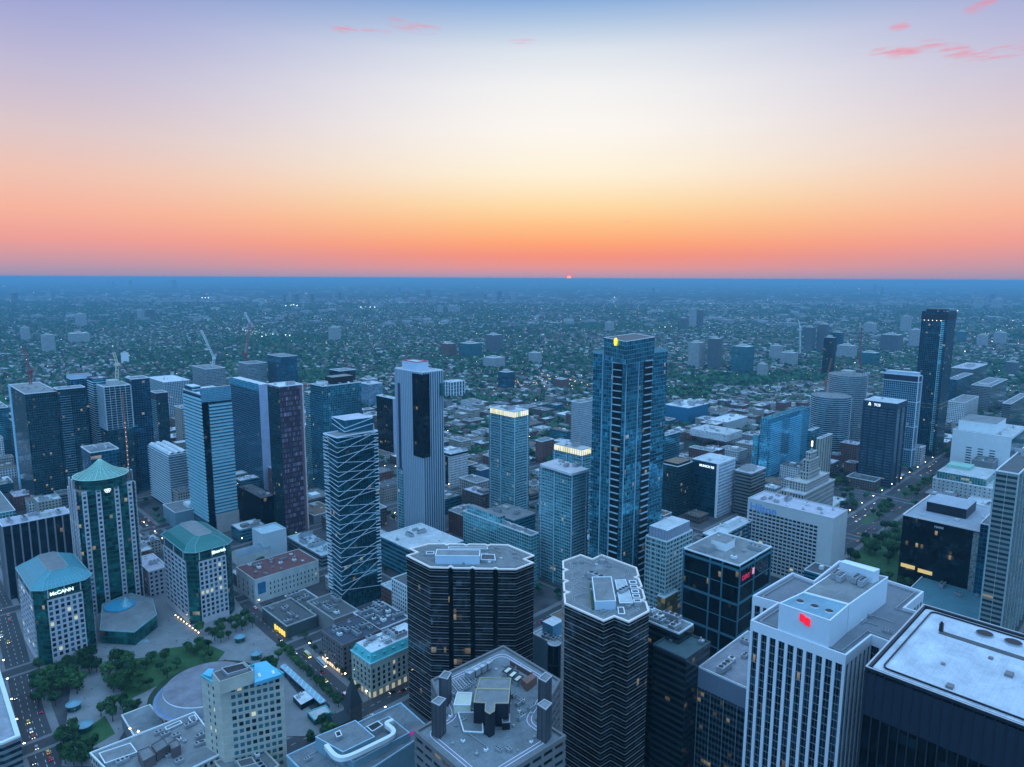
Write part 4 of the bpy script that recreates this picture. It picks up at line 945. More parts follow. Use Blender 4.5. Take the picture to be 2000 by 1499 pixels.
b.fbox('crown', plain('pale blue cladding', (.46,.55,.66), .5, .08), .15,.3,.72,.85, b.h+.02, b.h+9, RL); mb = MB()
b.ring('red_rim', plain('red safety netting', (.6,.05,.12)), b.h+9.05, b.h+9.8, .1, .6, poly=[(b.x0+.15*b.a,b.y0+.3*b.b),(b.x0+.72*b.a,b.y0+.3*b.b),(b.x0+.72*b.a,b.y0+.85*b.b),(b.x0+.15*b.a,b.y0+.85*b.b)])
b.ring('parapet', EDGE, b.h+.01, b.h+1.2, .3, .4)
mb = MB(); a_, d_, o_, L_ = side(b, 0, .93, 1.6); mb.box(a_.x-2, a_.y-1.4, b.h*.86, a_.x+2, a_.y+1.5, b.h*.93, bottom=True); b.P('hoist_platform', mb, plain('dark green netting', (.02,.10,.10)))
o = T('commercial_building', 'dark glass podium with stepped terraces at the foot of the silver striped tower', (741,823,1086,905), G_BANDT, base=1145, fh=4, roof=RL, n=6)
# --- tallest teal glass tower in the middle
b = Bld('residential_tower', 'tallest teal glass tower in the middle, with columns of balconies and yellow emblem', px=(1159,1222,697,1304), base=1190)
SL = b; b.core(G_TEAL, fh=3.3, bw=2.4)

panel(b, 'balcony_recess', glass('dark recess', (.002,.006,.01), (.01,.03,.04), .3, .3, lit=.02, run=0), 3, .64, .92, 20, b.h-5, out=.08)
for e, lo, hi in ((3,.65,.91),(0,.44,.62)):
    a_, d_, o_, L_ = side(b, e, lo); c_ = side(b, e, hi)[0]; z = 20
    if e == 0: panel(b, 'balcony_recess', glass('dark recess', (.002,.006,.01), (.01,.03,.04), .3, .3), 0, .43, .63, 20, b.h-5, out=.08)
    while z < b.h-6: mbs = MB(); mbs.prism([tuple(a_+o_*1.3), tuple(c_+o_*1.3), tuple(c_-o_*.1), tuple(a_-o_*.1)], z, z+.75, bottom=True); b.P('balcony', mbs, plain('pale balcony edge', (.36,.50,.56))); z += 5.8
z = 12
while z < b.h-4: a_, d_, o_, L_ = side(b, 3, .0); c_ = side(b, 3, .08)[0]; mbs = MB(); mbs.prism([tuple(a_-d_+o_*1.2), tuple(c_+o_*1.2), tuple(c_-o_*.1), tuple(a_-d_-o_*.1)], z, z+.3, bottom=True); b.P('balcony', mbs, plain('balcony edge', (.16,.34,.4))); z += 7.2
mb = MB()
for e, f in ((3,.32),(0,.02),(0,.3),(3,.62)): a_, d_, o_, L_ = side(b, e, f, .3); mb.bar((a_.x,a_.y,4),(a_.x,a_.y,b.h),.5)
b.P('vertical_fins', mb, plain('pale fin', (.40,.58,.68)))
UB = wbox(b, 'upper_block', G_TEAL, [(1180,660),(1223,668),(1279,659),(1240,652)], b.h, b.h+17, RD, plain('pale coping', (.5,.42,.42)))
b.ring('parapet', plain('glass parapet', (.14,.3,.36)), b.h+.01, b.h+2.2, .1, .3)
def sign_at(b, px, py, make, mat, wpl, name='emblem', out=.5):
    """put a flat sign built in (along, up) on the vertical plane wpl=(w0,w1) where the photograph shows it"""
    w0, w1 = Vector(wpl[0]), Vector(wpl[1]); w0.z = w1.z = 0; s_, z_, d_, n_ = on_wall(b, w0, w1, px, py); pw = w0+d_*s_+n_*out
    mb = MB(); make(mb); o = mb.build(name, mat, b.root)
    o.matrix_local = Matrix.Rotation(-TH, 4, 'Z') @ Matrix.Translation((-b.ctr.x, -b.ctr.y, 0)) @ Matrix(((d_.x,0,n_.x,pw.x),(d_.y,0,n_.y,pw.y),(0,1,0,z_),(0,0,0,1)))
    return o
def mk_ring_emblem(mb):
    R0 = 2.6
    for i in range(8):
        a, c_ = i*math.pi/4+.39, (i+1)*math.pi/4+.39; mb.bar((R0*.7*math.cos(a), R0*math.sin(a), .2), (R0*.7*math.cos(c_), R0*math.sin(c_), .2), 1.0)
    mb.box(-.7,-.9,0,.7,.9,.5)
zt_ = b.h+17; sign_at(b, 1204, 668, mk_ring_emblem, YEL, (at(1180,660,zt_), at(1223,668,zt_)))
# --- glass condominiums with lit coloured crowns
def crowncondo(label, px, crown, base, crown_h=7):
    b = Bld('residential_tower', label, px=px, base=base); b.core(G_TEAL2, fh=3.0, bw=2.2)
    b.slabs(SLAB, [3], 10, b.h-6, out=.9, th=.3, lo=.1, hi=.45); b.slabs(SLAB, [0], 10, b.h-6, out=1.0, th=.3, lo=.12, hi=.8)
    mb = MB()
    for e, f in ((3,.5),(0,.02),(0,.85),(3,.08)): a_, d_, o_, L_ = side(b, e, f, .6); mb.bar((a_.x,a_.y,0),(a_.x,a_.y,b.h),.7)
    b.P('vertical_fins', mb, plain('pale fin', (.40,.58,.68)))
    if crown:
        P_ = inset(b.poly, .8); cols = [emit('cream crown light', (1,.84,.58), .8), emit('orange crown light', (1,.35,.15), .6), emit('green crown light', (.4,.7,.45), .5), emit('yellow crown light', (1,.82,.4), .65)]
        mb = MB(); r = random.Random(len(label)); n = len(P_)
        for i in range(n):
            p, q = Vector(P_[i]), Vector(P_[(i+1) % n]); k = max(3, round((q-p).length/3.2)); d = (q-p)/k
            for j in range(k):
                a, c_ = p+d*(j+.1), p+d*(j+.9); mi = r.choice((0,0,0,3,1,2) if j % 3 == 2 else (0,0,3))
                mb.quad([(a.x,a.y,b.h+.8),(c_.x,c_.y,b.h+.8),(c_.x,c_.y,b.h+crown_h-.6),(a.x,a.y,b.h+crown_h-.6)], mi=mi)
        b.P('lit_crown', mb, cols); b.ring('crown_frame', plain('dark crown frame', (.12,.12,.13)), b.h+.02, b.h+.8, -.7, 1.0); mb = MB(); mb.prism(P_, b.h+crown_h-.6, b.h+crown_h, bottom=True); b.P('crown_roof', mb, RL); b.units(5, z=b.h+crown_h, lo=.25, hi=.75)
    return b
crowncondo('slim teal glass condominium with a glowing multicoloured lit crown, left of the tallest tower', (955,1004,818,1034), True, 1040)
crowncondo('shorter condominium with glowing lit crown, directly left of the tallest tower', (1080,1136,893,1157), True, 1080)
b = crowncondo('pale teal condominium with white flat roof just in front of the lit-crown one', (1053,1116,930,1150), False, 1152)
o = wbox(b, 'crown_slab', plain('white canopy', (.66,.64,.66), .5, .06), [(1055,907),(1116,926),(1149,917),(1088,897)], b.h+2, b.h+4, roofm('pinkish white roof', (.62,.56,.58)), EDGE); b.units(5, z=b.h+4, lo=.2, hi=.8)
T('apartment_building', 'long mid-rise teal glass apartment block with planted terrace below the slim condominium', (905,1037,1048,1052), G_TEAL2, base=1150, fh=3.1, roof=RG, fr=dict(mat=plain('teal frame', (.2,.36,.38)), pier=.25, pd=.2, sp=.3, sd=.2, bw=2.8), n=5, ph=[(.1,.45,.8,.95,7,G_TEAL2)])
T('apartment_building', 'red brick mid-rise with flat terrace left of the teal apartment block', (876,908,1010,948), G_PUNCHR, base=1052, fh=3.2, roof=RG, n=7)
b = T('apartment_building', 'pale concrete slab apartment tower with a grid of small windows, behind the tallest tower', (1116,1133,788,1172), glass('grid of balconies', (.02,.06,.1), (.1,.2,.27), .3, .2, wall=(.42,.46,.5), wx=.55, wz=.6, lit=.01, run=0), base=905, fh=2.9, bw=2.2, n=3)
# --- right of centre
T('residential_tower', 'slim dark glass block with orange-brown flat roof and a white cornice', (1291,1324,913,1353), G_NIGHT, base=1010, fh=3.6, bw=2.2, roof=RB, n=1, par=plain('white cornice', (.66,.66,.68)), ph=[(.08,.08,.92,.92,3,G_DARK,RB)])
b = T('office_building', 'blue glass office block with white illuminated lettering and a pale curved end wall', (1353,1404,908,1437), glass('blue office wall', (.01,.07,.11), (.04,.18,.25), .7, .1, spand=.42, spcol=(.03,.14,.2), lit=.005, run=0), base=1012, fh=4, roof=RL, n=4, ph=[(.3,.2,.8,.8,3,WHITE,RL)])
panel(b, 'white_grid_wall', glass('white grid wall', (.02,.06,.09), (.05,.12,.18), .5, .1, wall=(.62,.66,.74), wx=.5, wz=.62, lit=.01, run=0), 0, .03, .97, 0, b.h-.2, out=.5, bay=2.6, fh=4); panel(b, 'white_corner', WHITE, 3, .93, 1.02, 0, b.h+.5, out=.35)
text(b, 'MUNICH RE', 3.6, 3, .28, b.h-6.2, LED, .6, .3, bold=.1)
T('office_building', 'beige concrete office slab with dark window bands right of the white-lettered block', (1436,1468,926,1496), glass('beige banded office', (.01,.03,.04), (.05,.1,.13), .5, .1, spand=.5, spcol=(.32,.32,.30), lit=.01, run=.01), base=1010, fh=4, roof=roofm('lilac roof', (.5,.46,.52)), n=3, ph=[(.25,.3,.7,.9,4,CONC)])
T('office_building', 'beige and glass office block with tall ribbed plant screen, right of the tallest tower', (1262,1302,1060,1352), G_TEAL2, base=1205, fh=3.8, fr=dict(mat=plain('pale beige frame', (.46,.48,.47)), pier=.6, pd=.35, sp=1.0, sd=.3, bw=5), n=0, ph=[(.06,.06,.94,.94,9,glass('ribbed screen', (.33,.36,.44), (.42,.45,.53), .2, .4, frame=(.26,.3,.38), tx=.3, tz=.02, lit=0, run=0),RW)])
b = Bld('office_building', 'stepped glass building with swooping curved white edge behind the red-lettered block', px=(1372,1402,1052,1470), base=1150)
b.core(G_BANDW, fh=3.9, roof=RL); b.ring('parapet', EDGE, b.h+.01, b.h+.9, .15, .4); b.fbox('barrel_plant', WHITE, .45,.45,.85,.7, b.h+.02, b.h+4.5, RW); b.units(5)
mb = MB(); P0 = side(b, 3, .0, .5)[0]
for i in range(10):
    f0, f1 = i/10, (i+1)/10; a_ = side(b, 3, f0, .6)[0]; c_ = side(b, 3, f1, .6)[0]; mb.bar((a_.x,a_.y,b.h+1-9*(1-f0)**2.2),(c_.x,c_.y,b.h+1-9*(1-f1)**2.2),.8)
b.P('curved_edge', mb, WHITE)
b = T('office_building', 'black glass office block with red lettering near its right corner', (1336,1443.5,1107,1507), glass('black office glass', (.003,.008,.012), (.015,.05,.06), .6, .06, lit=.008, run=.02, es=.28, bias=2), base=1330, fh=4.0, bw=2.2, roof=RG, n=6, ph=[(.35,.45,.62,.72,6,WHITE),(.1,.62,.3,.8,4,METAL)])
mb = MB(); nf = int(b.h/8)
for e in (0, 3):
    for f in (0.01,.5,.72) if e == 3 else (.02,.45,.98): a_, d_, o_, L_ = side(b, e, min(f,.99), .3); mb.bar((a_.x,a_.y,0),(a_.x,a_.y,b.h),1.0)
    z = b.h-3
    while z > 4:
        a_, d_, o_, L_ = side(b, e, 0, .2); c_ = side(b, e, 1, .2)[0]; mb.bar((a_.x,a_.y,z),(c_.x,c_.y,z),.5, w2=1.7 if int((b.h-z)/12.5) % 2 == 0 else .5); z -= 12.5
b.P('steel_bands', mb, plain('teal steel', (.05,.16,.21), .5, .1))
text(b, 'DBRS', 4.6, 0, .08, b.h-11.5, REDS, .7, .3, bold=.12)
p0_, d_, o_, L_ = side(b, 0, .42, .5); mb = MB(); mb.box(p0_.x-1.4, p0_.y-.3, b.h-11.3, p0_.x+1.2, p0_.y, b.h-6.8, bottom=True); b.P('sign', mb, emit('pink sign end', (.9,.35,.5), .6))
T('glass_pavilion', 'small cube-shaped rooftop pavilion with pale green roof and glowing glass walls', (1284,1299,1170,1324), glass('glowing glass', (.10,.12,.06), (.22,.22,.12), .3, .2, lit=.5, run=0, es=.12), base=1212, fh=5, bw=4, roof=roofm('pale teal roof', (.4,.5,.54)), n=0)
T('office_tower', 'dark office tower with grey roof and cooling units between the zigzag tower and black block', (1240,1326,1240,1354), glass('grey dark band wall', (.004,.012,.018), (.02,.05,.06), .5, .1, spand=.45, spcol=(.07,.085,.095), lit=.01, run=.012, es=.3), h=86, fh=4.0, roof=roofm('blue grey roof', (.27,.29,.33)), n=9, big=1.2, foot=True)
T('office_tower', 'dark green-roofed office tower with strip of yellow light along one storey', (1276,1340,1290,1387), glass('grey dark band wall', (.004,.012,.018), (.02,.05,.06), .5, .1, spand=.45, spcol=(.07,.085,.095)), h=80, fh=4.0, roof=roofm('dark teal roof', (.07,.12,.13)), n=2, par=plain('dark teal coping', (.06,.1,.11)))
mb = MB(); b_ = bpy.context.scene.objects
b = T('office_building', 'grey office block with ribbed top band and lit storeys beside the white-ribbed bank tower', (1365,1470,1352,1560), glass('office block with lit storeys', (.004,.012,.018), (.02,.08,.10), .6, .1, spand=.42, spcol=(.12,.18,.22), frame=(.24,.29,.34), tx=.05, tz=.0, lit=.03, run=.05, es=.3), h=70, fh=4.0, bw=2.0, roof=roofm('stained grey roof 2', (.33,.33,.37), .4), n=6, foot=False)
b.frame(METAL, pier=.35, pd=.3, sp=0, bw=8, z1=58); b.ring('ribbed_band', glass('ribbed band', (.22,.26,.34), (.26,.3,.38), .2, .4, frame=(.18,.22,.3), tx=.3, tz=.02, lit=0, run=0), 59, 69.9, .4, .2)
b = T('commercial_building', 'low white and blue roofed building squeezed between the twin dark towers', (1040,1085,1262,1125), BLG, h=42, fh=4, roof=RL, n=5, ph=[(.25,.35,.8,.8,9,plain('mid blue cladding', (.10,.28,.40), .5, .1, .3),RW)])
mb = MB(); mb.cyl(b.x0+1, b.y0+2, 0, b.h+1, 4.5, n=24, mi=0, mit=1); b.P('corner_turret', mb, [G_DARK, RL])
# --- white hotel with dark window grid and blue lettering
b = Bld('hotel_building', 'broad off-white hotel slab with dark window grid and blue lettering along its top', px=(1461,1628,1015,1656), base=1160)
HI = b; HW = plain('off-white concrete', (.55,.54,.54), .8, .08); b.core(HW, fh=3.6, roof=roofm('lilac roof', (.5,.46,.52)))
a0, a1 = .02, .84; nf = int((b.h-12)/3.6); L_ = b.b*(a1-a0)
b.windows(3, 17, nf, L_/17-.9, 2.0, 3, 3.6, lo=a0, hi=a1, litp=.006, proud=.02, weights=(86,10,4))
gr = MB()
for i in range(18): a_, d_, o_, _ = side(b, 3, a0+(a1-a0)*i/17, .25); gr.bar((a_.x,a_.y,2),(a_.x,a_.y,3+nf*3.6),.45)
b.P('facade_grid', gr, HW); b.ring('parapet', HW, b.h+.01, b.h+1.0, .1, .5); b.units(12)
text(b, 'Hilton', 10.5, 3, .03, b.h-9.6, BLUES, .3, .3, bold=.08)
# --- stepped beaux-arts tower with a lit beacon
b = Bld('heritage_tower', 'stepped limestone office building with tapering tower and glowing beacon on top', px=(1526,1570,968,1630), base=1060)
CL = b; LS = plain('limestone', (.45,.42,.40)); WLS = glass('limestone wall with windows', (.01,.015,.02), (.03,.05,.06), .4, .2, wall=(.43,.40,.38), wx=.42, wz=.7, lit=.01, run=0)
b.core(WLS, fh=5.5, bw=3.0, roof=RL); b.ring('cornice', LS, b.h-.5, b.h+.8, .7, .4)
def tier(f, z0, z1, cx=.52, cy=.5): x0, y0 = cx-f/2, cy-f/2; o = b.fbox('tower_tier', WLS, x0, y0, x0+f, y0+f, z0, z1, LS); P_ = [(b.x0+x0*b.a,b.y0+y0*b.b),(b.x0+(x0+f)*b.a,b.y0+y0*b.b),(b.x0+(x0+f)*b.a,b.y0+(y0+f)*b.b),(b.x0+x0*b.a,b.y0+(y0+f)*b.b)]; b.ring('cornice', LS, z1-.3, z1+.7, .5, .4, poly=P_)
H_ = b.h; ztop = bis(lambda z: (at(1575,862,z)-CAMP).length-(Vector((b.ctr.x,b.ctr.y,z))-CAMP).length < 0 and 1 or -1, 20, 200) if False else None
tier(.74, H_, H_+9); tier(.36, H_+9, H_+17); tier(.30, H_+17, H_+30); tier(.20, H_+30, H_+38)
mb = MB(); mb.cyl(b.x0+.52*b.a, 0, H_+38, H_+43, 2.2, .5, n=8); mb.cyl(b.x0+.52*b.a, 0, H_+43, H_+50, .35, .2, n=8); b.P('spire', mb, plain('copper cap', (.2,.3,.28)))
mb = MB()
for k_ in range(5): mb.cyl(b.x0+.52*b.a, 0, H_+44+k_*1.3, H_+44.9+k_*1.3, .9, n=10)
b.P('beacon_light', mb, emit('beacon', (1,.85,.6), 2.0))
# --- bright blue condominium
b = Bld('residential_tower', 'bright sky-blue glass condominium slab behind the stepped stone tower', px=(1486,1502,826,1582), base=942)
b.core(G_BRIGHT, fh=3.0, bw=2.4, roof=RG); b.ring('glass_crown', G_BRIGHT, b.h+.01, b.h+5, .1, .3); b.slabs(plain('sky blue slab', (.2,.5,.65)), [0], 8, b.h-4, out=1.0, th=.3, lo=.05, hi=.3); b.slabs(plain('sky blue slab', (.2,.5,.65)), [0], 8, b.h-4, out=1.0, th=.3, lo=.5, hi=.8); b.units(4)
T('residential_tower', 'lower bright blue glass wing left of the sky-blue condominium', (1471,1482,851,1503), G_BRIGHT, base=935, fh=3.0, n=1)
T('residential_tower', 'teal banded end tower on the right of the sky-blue condominium', (1578,1584,842,1600), G_BANDT, base=950, fh=3.0, n=1)
T('apartment_building', 'beige concrete slab with dark vertical strip beside the stepped stone tower', (1595,1602,858,1626), glass('beige slab wall', (.01,.02,.03), (.03,.04,.05), .3, .2, wall=(.36,.33,.29), wx=.2, wz=1.0, lit=0, run=0), base=955, fh=3.2, bw=9, n=1)
# --- curved banded tower and the unfinished one behind it
def rtower(label, cx, ytop, w, base, mat, fhh=3.2, roofmat=None):
    h = hfrom(cx, ytop, base); c_ = at(cx, ytop, h); d = (Vector((c_.x, c_.y, h))-CAMP).length; R0 = w/2/FPX*d; c_ = c_ + Vector((c_.x, c_.y, 0)).normalized()*R0
    n_ = 20; pts_ = [c_+Vector((R0*math.cos(2*math.pi*i/n_), R0*math.sin(2*math.pi*i/n_), 0)) for i in range(n_)]
    b = Bld('residential_tower', label, h=h, wpts=pts_); b.core(mat, fh=fhh, bw=2.6, roof=roofmat or RG); b.slabs(SLABW, range(n_), 6, b.h-1, out=.9, th=.3, name='floor_slabs', fh=fhh); return b
b = rtower('curved tower banded with pale balconies and unfinished top, right of the sky-blue condominium', 1623, 778, 68, 905, G_BANDW)
mb = MB(); r_ = random.Random(3)
for i in range(18): a = i*.35; mb.bar((b.a*.42*math.cos(a), b.a*.42*math.sin(a), b.h), (b.a*.42*math.cos(a), b.a*.42*math.sin(a), b.h+r_.uniform(1.5,4)), .35)
b.P('rebar_columns', mb, CONCD)
b = rtower('taller unfinished curved tower with bare concrete floors and a red crane mast', 1656, 735, 64, 880, G_CORE); CT1 = b
mb = MB()
for i in range(18): a = i*.35; mb.bar((b.a*.42*math.cos(a), b.a*.42*math.sin(a), b.h), (b.a*.42*math.cos(a), b.a*.42*math.sin(a), b.h+r_.uniform(2,5)), .4)
b.P('rebar_columns', mb, CONCD); b.fbox('lift_core', CONC, .35,.35,.65,.65, b.h+.02, b.h+6, CONC)
# --- dark tower with lit initials
b = T('office_tower', 'dark blue office tower with pale window bands and small white lit initials at its top', (1688,1752,790,1771), glass('dark tower with pale bands', (.03,.10,.14), (.16,.26,.34), .5, .15, spand=.45, spcol=(.012,.035,.06), frame=(.012,.035,.06), tx=.06, tz=.1, lit=.01, run=0, bias=.8), base=955, fh=3.8, bw=3.6, roof=RL, n=1)
mb = MB()
for e, fs in ((3,(.0,.22,.45,.72,1.0)),(0,(.0,.5,1.0))):
    for f in fs: a_, d_, o_, L_ = side(b, e, f, .3); mb.bar((a_.x,a_.y,0),(a_.x,a_.y,b.h),1.6)
b.P('dark_piers', mb, plain('dark blue cladding', (.012,.035,.06), .5, .1)); b.ring('top_band', plain('dark blue cladding', (.012,.035,.06), .5, .1), b.h-7, b.h+.5, .9, .2)
text(b, 'TCS', 4.6, 3, .32, b.h-5.6, LED, 1.1, .3, bold=.15); a_, d_, o_, L_ = side(b, 3, .19, 1.1); mb = MB(); mb.taper([(a_.x-.4,a_.y-1.8),(a_.x,a_.y-1.8),(a_.x,a_.y+1.8),(a_.x-.4,a_.y+1.8)], [(a_.x-.4,a_.y-.8),(a_.x,a_.y-.8),(a_.x,a_.y+.8),(a_.x-.4,a_.y+.8)], b.h-5.6, b.h-1.5); b.P('sign', mb, LED)
# --- glass tower with white frame
b = T('residential_tower', 'glass tower with white outline frame and dark top band, left of the tall dark tower', (1727,1795,736,1801), glass('framed glass', (.01,.07,.12), (.06,.30,.42), .7, .1, frame=(.3,.45,.55), tx=.12, tz=.14, lit=.006, run=0), base=915, fh=3.2, bw=2.8, roof=RW, n=2)
b.ring('top_band', plain('near black band', (.01,.015,.04), .4, .1), b.h-8, b.h-1, .4, .2); b.fbox('white_crown', PALEB, .05,.05,.95,.95, b.h+.02, b.h+5, RW)
mb = MB()
for e, f in ((3,1.0),(0,1.0)): a_, d_, o_, L_ = side(b, e, f, .6); mb.bar((a_.x,a_.y,0),(a_.x,a_.y,b.h),1.1)
for z in (b.h-9, b.h*.72, b.h*.45, b.h*.2):
    for e in (0, 3): a_ = side(b, e, 0, .6)[0]; c_ = side(b, e, 1, .6)[0]; mb.bar((a_.x,a_.y,z),(c_.x,c_.y,z),.9)
b.P('outline_frame', mb, plain('white frame', (.6,.66,.72), .5, .05))
# --- tallest dark tower on the right
b = T('residential_tower', 'tallest dark glass tower on the right, rising alone above the skyline', (1801,1852,611,1869), glass('dark slender tower glass', (.004,.03,.05), (.03,.16,.22), .7, .1, frame=(.02,.08,.11), tx=.14, tz=.12, lit=.02, run=0, es=.5), base=893, fh=3.1, bw=2.6, roof=RD, n=3, par=plain('black crown', (.01,.014,.03)))
b.ring('crown_band', plain('black crown', (.01,.014,.03)), b.h-12, b.h-3, .3, .2); panel(b, 'light_strip', G_TEAL2, 3, .78, .9, 10, b.h*.97, out=.15)
mb = MB()
for i in range(5): a_ = side(b, 3, .12+i*.16, .6)[0]; mb.box(a_.x-.5, a_.y-.5, b.h-13.4, a_.x+.5, a_.y+.5, b.h-12.4)
b.P('crown_lamps', mb, emit('crown lamp', (1,.75,.45), 2.5)); b.fbox('crown', plain('black crown', (.01,.014,.03)), .3,.3,.95,.95, b.h+.02, b.h+4, RD)
b.slabs(plain('warm brown band', (.3,.2,.1)), [3,0], b.h*.34, b.h*.34+7, out=.5, th=.5, fh=6, name='podium_bands')  # podium bands in plain warm brown
# --- hospital group at the right
b = T('hospital_building', 'large white panelled hospital block with three columns of dark windows', (1861,1975,856,2004), WHITE, base=945, fh=3.7, roof=RL, n=4, ph=[(.12,.3,.75,.95,14,WHITE)])
for i in range(3): b.windows(3, 1, 11, 6.8, 1.7, 4, 3.7, lo=.25+i*.2, hi=.38+i*.2, proud=.03, litp=.05, cap=40)
panel(b, 'banded_wall', G_BANDW, 0, .05, .98, 2, b.h-3, out=.2, fh=3.7)
T('office_building', 'grey concrete office block with dark window bands behind the white hospital', (1897,1936,756,1968), G_BAND, base=812, fh=3.6, bw=2.4, n=3, ph=[(.2,.3,.8,.8,3,WHITE)])
T('office_building', 'square grey block with small punched windows left of the grey banded office', (1852,1884,788,1912), G_PUNCHW, base=838, fh=3.6, n=3)
T('office_building', 'long low pinkish roofed complex behind the grey banded office', (1858,1900,722,1990), G_BAND, base=760, fh=4, roof=roofm('lilac roof', (.5,.46,.52)), n=4, ph=[(.3,.3,.6,.6,5,CONC)])
T('office_building', 'dark glass cube left of the grey banded office', (1851,1870,742,1901), G_BLUE, base=800, fh=3.6, n=2)
T('office_building', 'beige low office range behind the hospital on the right edge', (1958,1975,790,2030), G_BAND, base=850, fh=3.6, n=3)
b = T('courthouse', 'pale stone courthouse with green glass upper storeys and copper roof lantern', (1822,1938,955,1962), glass('courthouse stone', (.01,.02,.03), (.03,.05,.06), .4, .2, wall=(.40,.40,.40), wx=.3, wz=.35, lit=.03, run=0), base=1003, fh=4.5, bw=5, roof=RL, n=0, ph=[(.05,.12,.95,.95,9,glass('green glass storeys', (.03,.16,.16), (.12,.38,.34), .5, .15, frame=(.25,.4,.4), tx=.1, tz=.05, lit=.12, run=.03, es=.35),RL),(.5,.5,.85,.9,13,plain('pale copper', (.3,.5,.42)),roofm('pale copper roof', (.3,.5,.42)))])
T('commercial_building', 'low building with snowy white cluttered roof behind the black office block', (1848,1930,1030,2000), G_PUNCHW, base=1060, fh=4, roof=RW, n=14, big=1.4)
T('office_tower', 'tall beige office slab with pale horizontal bands on the right edge', (1945,1990,928,2040), glass('beige banded slab', (.02,.06,.08), (.07,.16,.18), .5, .1, spand=.5, spcol=(.38,.42,.40), frame=(.40,.44,.44), tx=.03, tz=.0, lit=.01, run=.005), base=1290, fh=3.9, bw=8, roof=RD, n=2, fr=dict(mat=plain('pale green pier', (.34,.42,.42)), pier=.9, pd=.5, sp=0, bw=14))
b = T('office_building', 'black office block with flat grey roof, dark penthouse and a marbled corner strip', (1764,1918,1041,1960), glass('near black office glass', (.002,.006,.009), (.02,.05,.065), .6, .07, lit=.008, run=.015, es=.5, bias=2.4), base=1190, fh=3.8, bw=2.0, roof=roofm('smooth grey roof', (.36,.38,.43), .15), n=4, ph=[(.35,.3,.78,.82,9,glass('black mesh penthouse', (.006,.01,.02), (.015,.02,.03), .2, .4, lit=0, run=0),roofm('smooth grey roof', (.36,.38,.43), .15))])
b.ring('coping', plain('pink coping', (.80,.66,.62), .5, .06), b.h+1.02, b.h+1.25, .3, .6)
panel(b, 'marbled_strip', glass('marbled strip', (.01,.02,.02), (.5,.5,.48), .1, .4, lit=0, run=0, bias=.9), 3, .9, 1.01, 6, b.h-1, out=.3, bay=.6, fh=1.1); panel(b, 'lit_windows', emit('amber office light', (1,.62,.2), .55), 3, .03, .22, b.h*.30, b.h*.35, out=.12); panel(b, 'lit_windows', emit('amber office light', (1,.62,.2), .55), 3, .26, .45, b.h*.285, b.h*.335, out=.12)
text(b, 'HARIS', 2.6, 3, .42, b.h-4.6, SIGNW, .35, .2)
BO = b
T('commercial_building', 'low podium with teal glass roof and white edge around the black office block', (1752,1915,1225,1970), G_DARK, base=1262, fh=4, roof=roofm('teal podium roof', (.08,.2,.24)), n=6, par=EDGE, foot=True)
T('office_tower', 'teal glass tower strip between the black office block and the beige slab', (1915,1945,1030,1962), G_BLUE, base=1200, fh=3.8, n=0)
# --- far left group
b = T('residential_tower', 'wide dark glass condominium slab with a light blue edge strip, at the far left', (17,48,771,112), G_NIGHT, base=992, fh=3.0, bw=2.4, n=5)
DL = b; b.slabs(plain('faint slab', (.05,.12,.15)), [0], 8, b.h-4, out=.7, th=.25, lo=.05, hi=.95); panel(b, 'light_edge', plain('light blue edge', (.30,.52,.66)), 3, -.02, .12, 0, b.h+1, out=.4)
b = T('residential_tower', 'dark glass condominium with pale balcony lines joined to the wide dark slab', (104,112,762,166), G_NIGHT, base=982, fh=3.0, bw=2.4, n=2)
b.slabs(plain('pale slab', (.22,.36,.44)), [0], 12, b.h-8, out=1.0, th=.3, lo=.05, hi=.45); b.slabs(plain('faint slab', (.05,.12,.15)), [0], 12, b.h-8, out=1.0, th=.3, lo=.5, hi=.95)
b = T('residential_tower', 'condominium with white portal frame on its roof behind the dark slab', (130,138,742,180), G_BLUE, base=960, fh=3.0, n=0, ph=[(.0,.0,1,1,5,PALEB)])
b = T('residential_tower', 'tower with wavy pale balcony bands left of the unfinished grid tower', (170,182,742,216), G_BANDT, base=965, fh=3.0, bw=2.5, n=2, par=plain('near black band', (.01,.015,.04), .4, .1)); b.slabs(SLABW, [3,0], 20, b.h-4, out=1.0, th=.3)
b = T('residential_tower', 'tower under construction with bare white floor grid and orange hoist lights', (187,203,757,254), G_NIGHT, base=975, fh=3.0, bw=2.6, n=0)
a_ = b.h*.62; b.frame(plain('bare concrete frame', (.40,.47,.52)), pier=.5, pd=1.0, sp=.35, sd=1.0, z0=a_, bw=5.5, fh=3.0); b.fbox('lift_core', CONC, .3,.3,.7,.7, b.h+.02, b.h+6, CONC); mb = MB()
p_, d_, o_, L_ = side(b, 0, .66, 1.4); mb.bar((p_.x,p_.y,0),(p_.x,p_.y,b.h-8),1.4); b.P('hoist_mast', mb, plain('rusty hoist', (.35,.16,.10))); mb = MB()
for i in range(16): mb.box(p_.x-.35,p_.y-1.3,6+i*6,p_.x+.35,p_.y-.8,6.7+i*6)
b.P('hoist_lights', mb, emit('hoist lamp', (1,.6,.4), 2.0))
T('residential_tower', 'plain teal glass tower behind the unfinished grid tower', (244,256,742,292), G_BLUE, base=960, fh=3.0, n=2)
b = T('residential_tower', 'slim dark tower with striped side and black cap, left of the two-tone balcony tower', (293,304,769,327), G_NIGHT, base=905, fh=3.0, bw=2.3, n=1, ph=[(.05,.05,.95,.95,.5,DARKM)]); b.slabs(plain('pale slab', (.22,.36,.44)), [3], 6, b.h-10, out=.5, th=.4); b.ring('top_band', plain('near black band', (.01,.015,.04), .4, .1), b.h-9, b.h-.5, .2, .2)
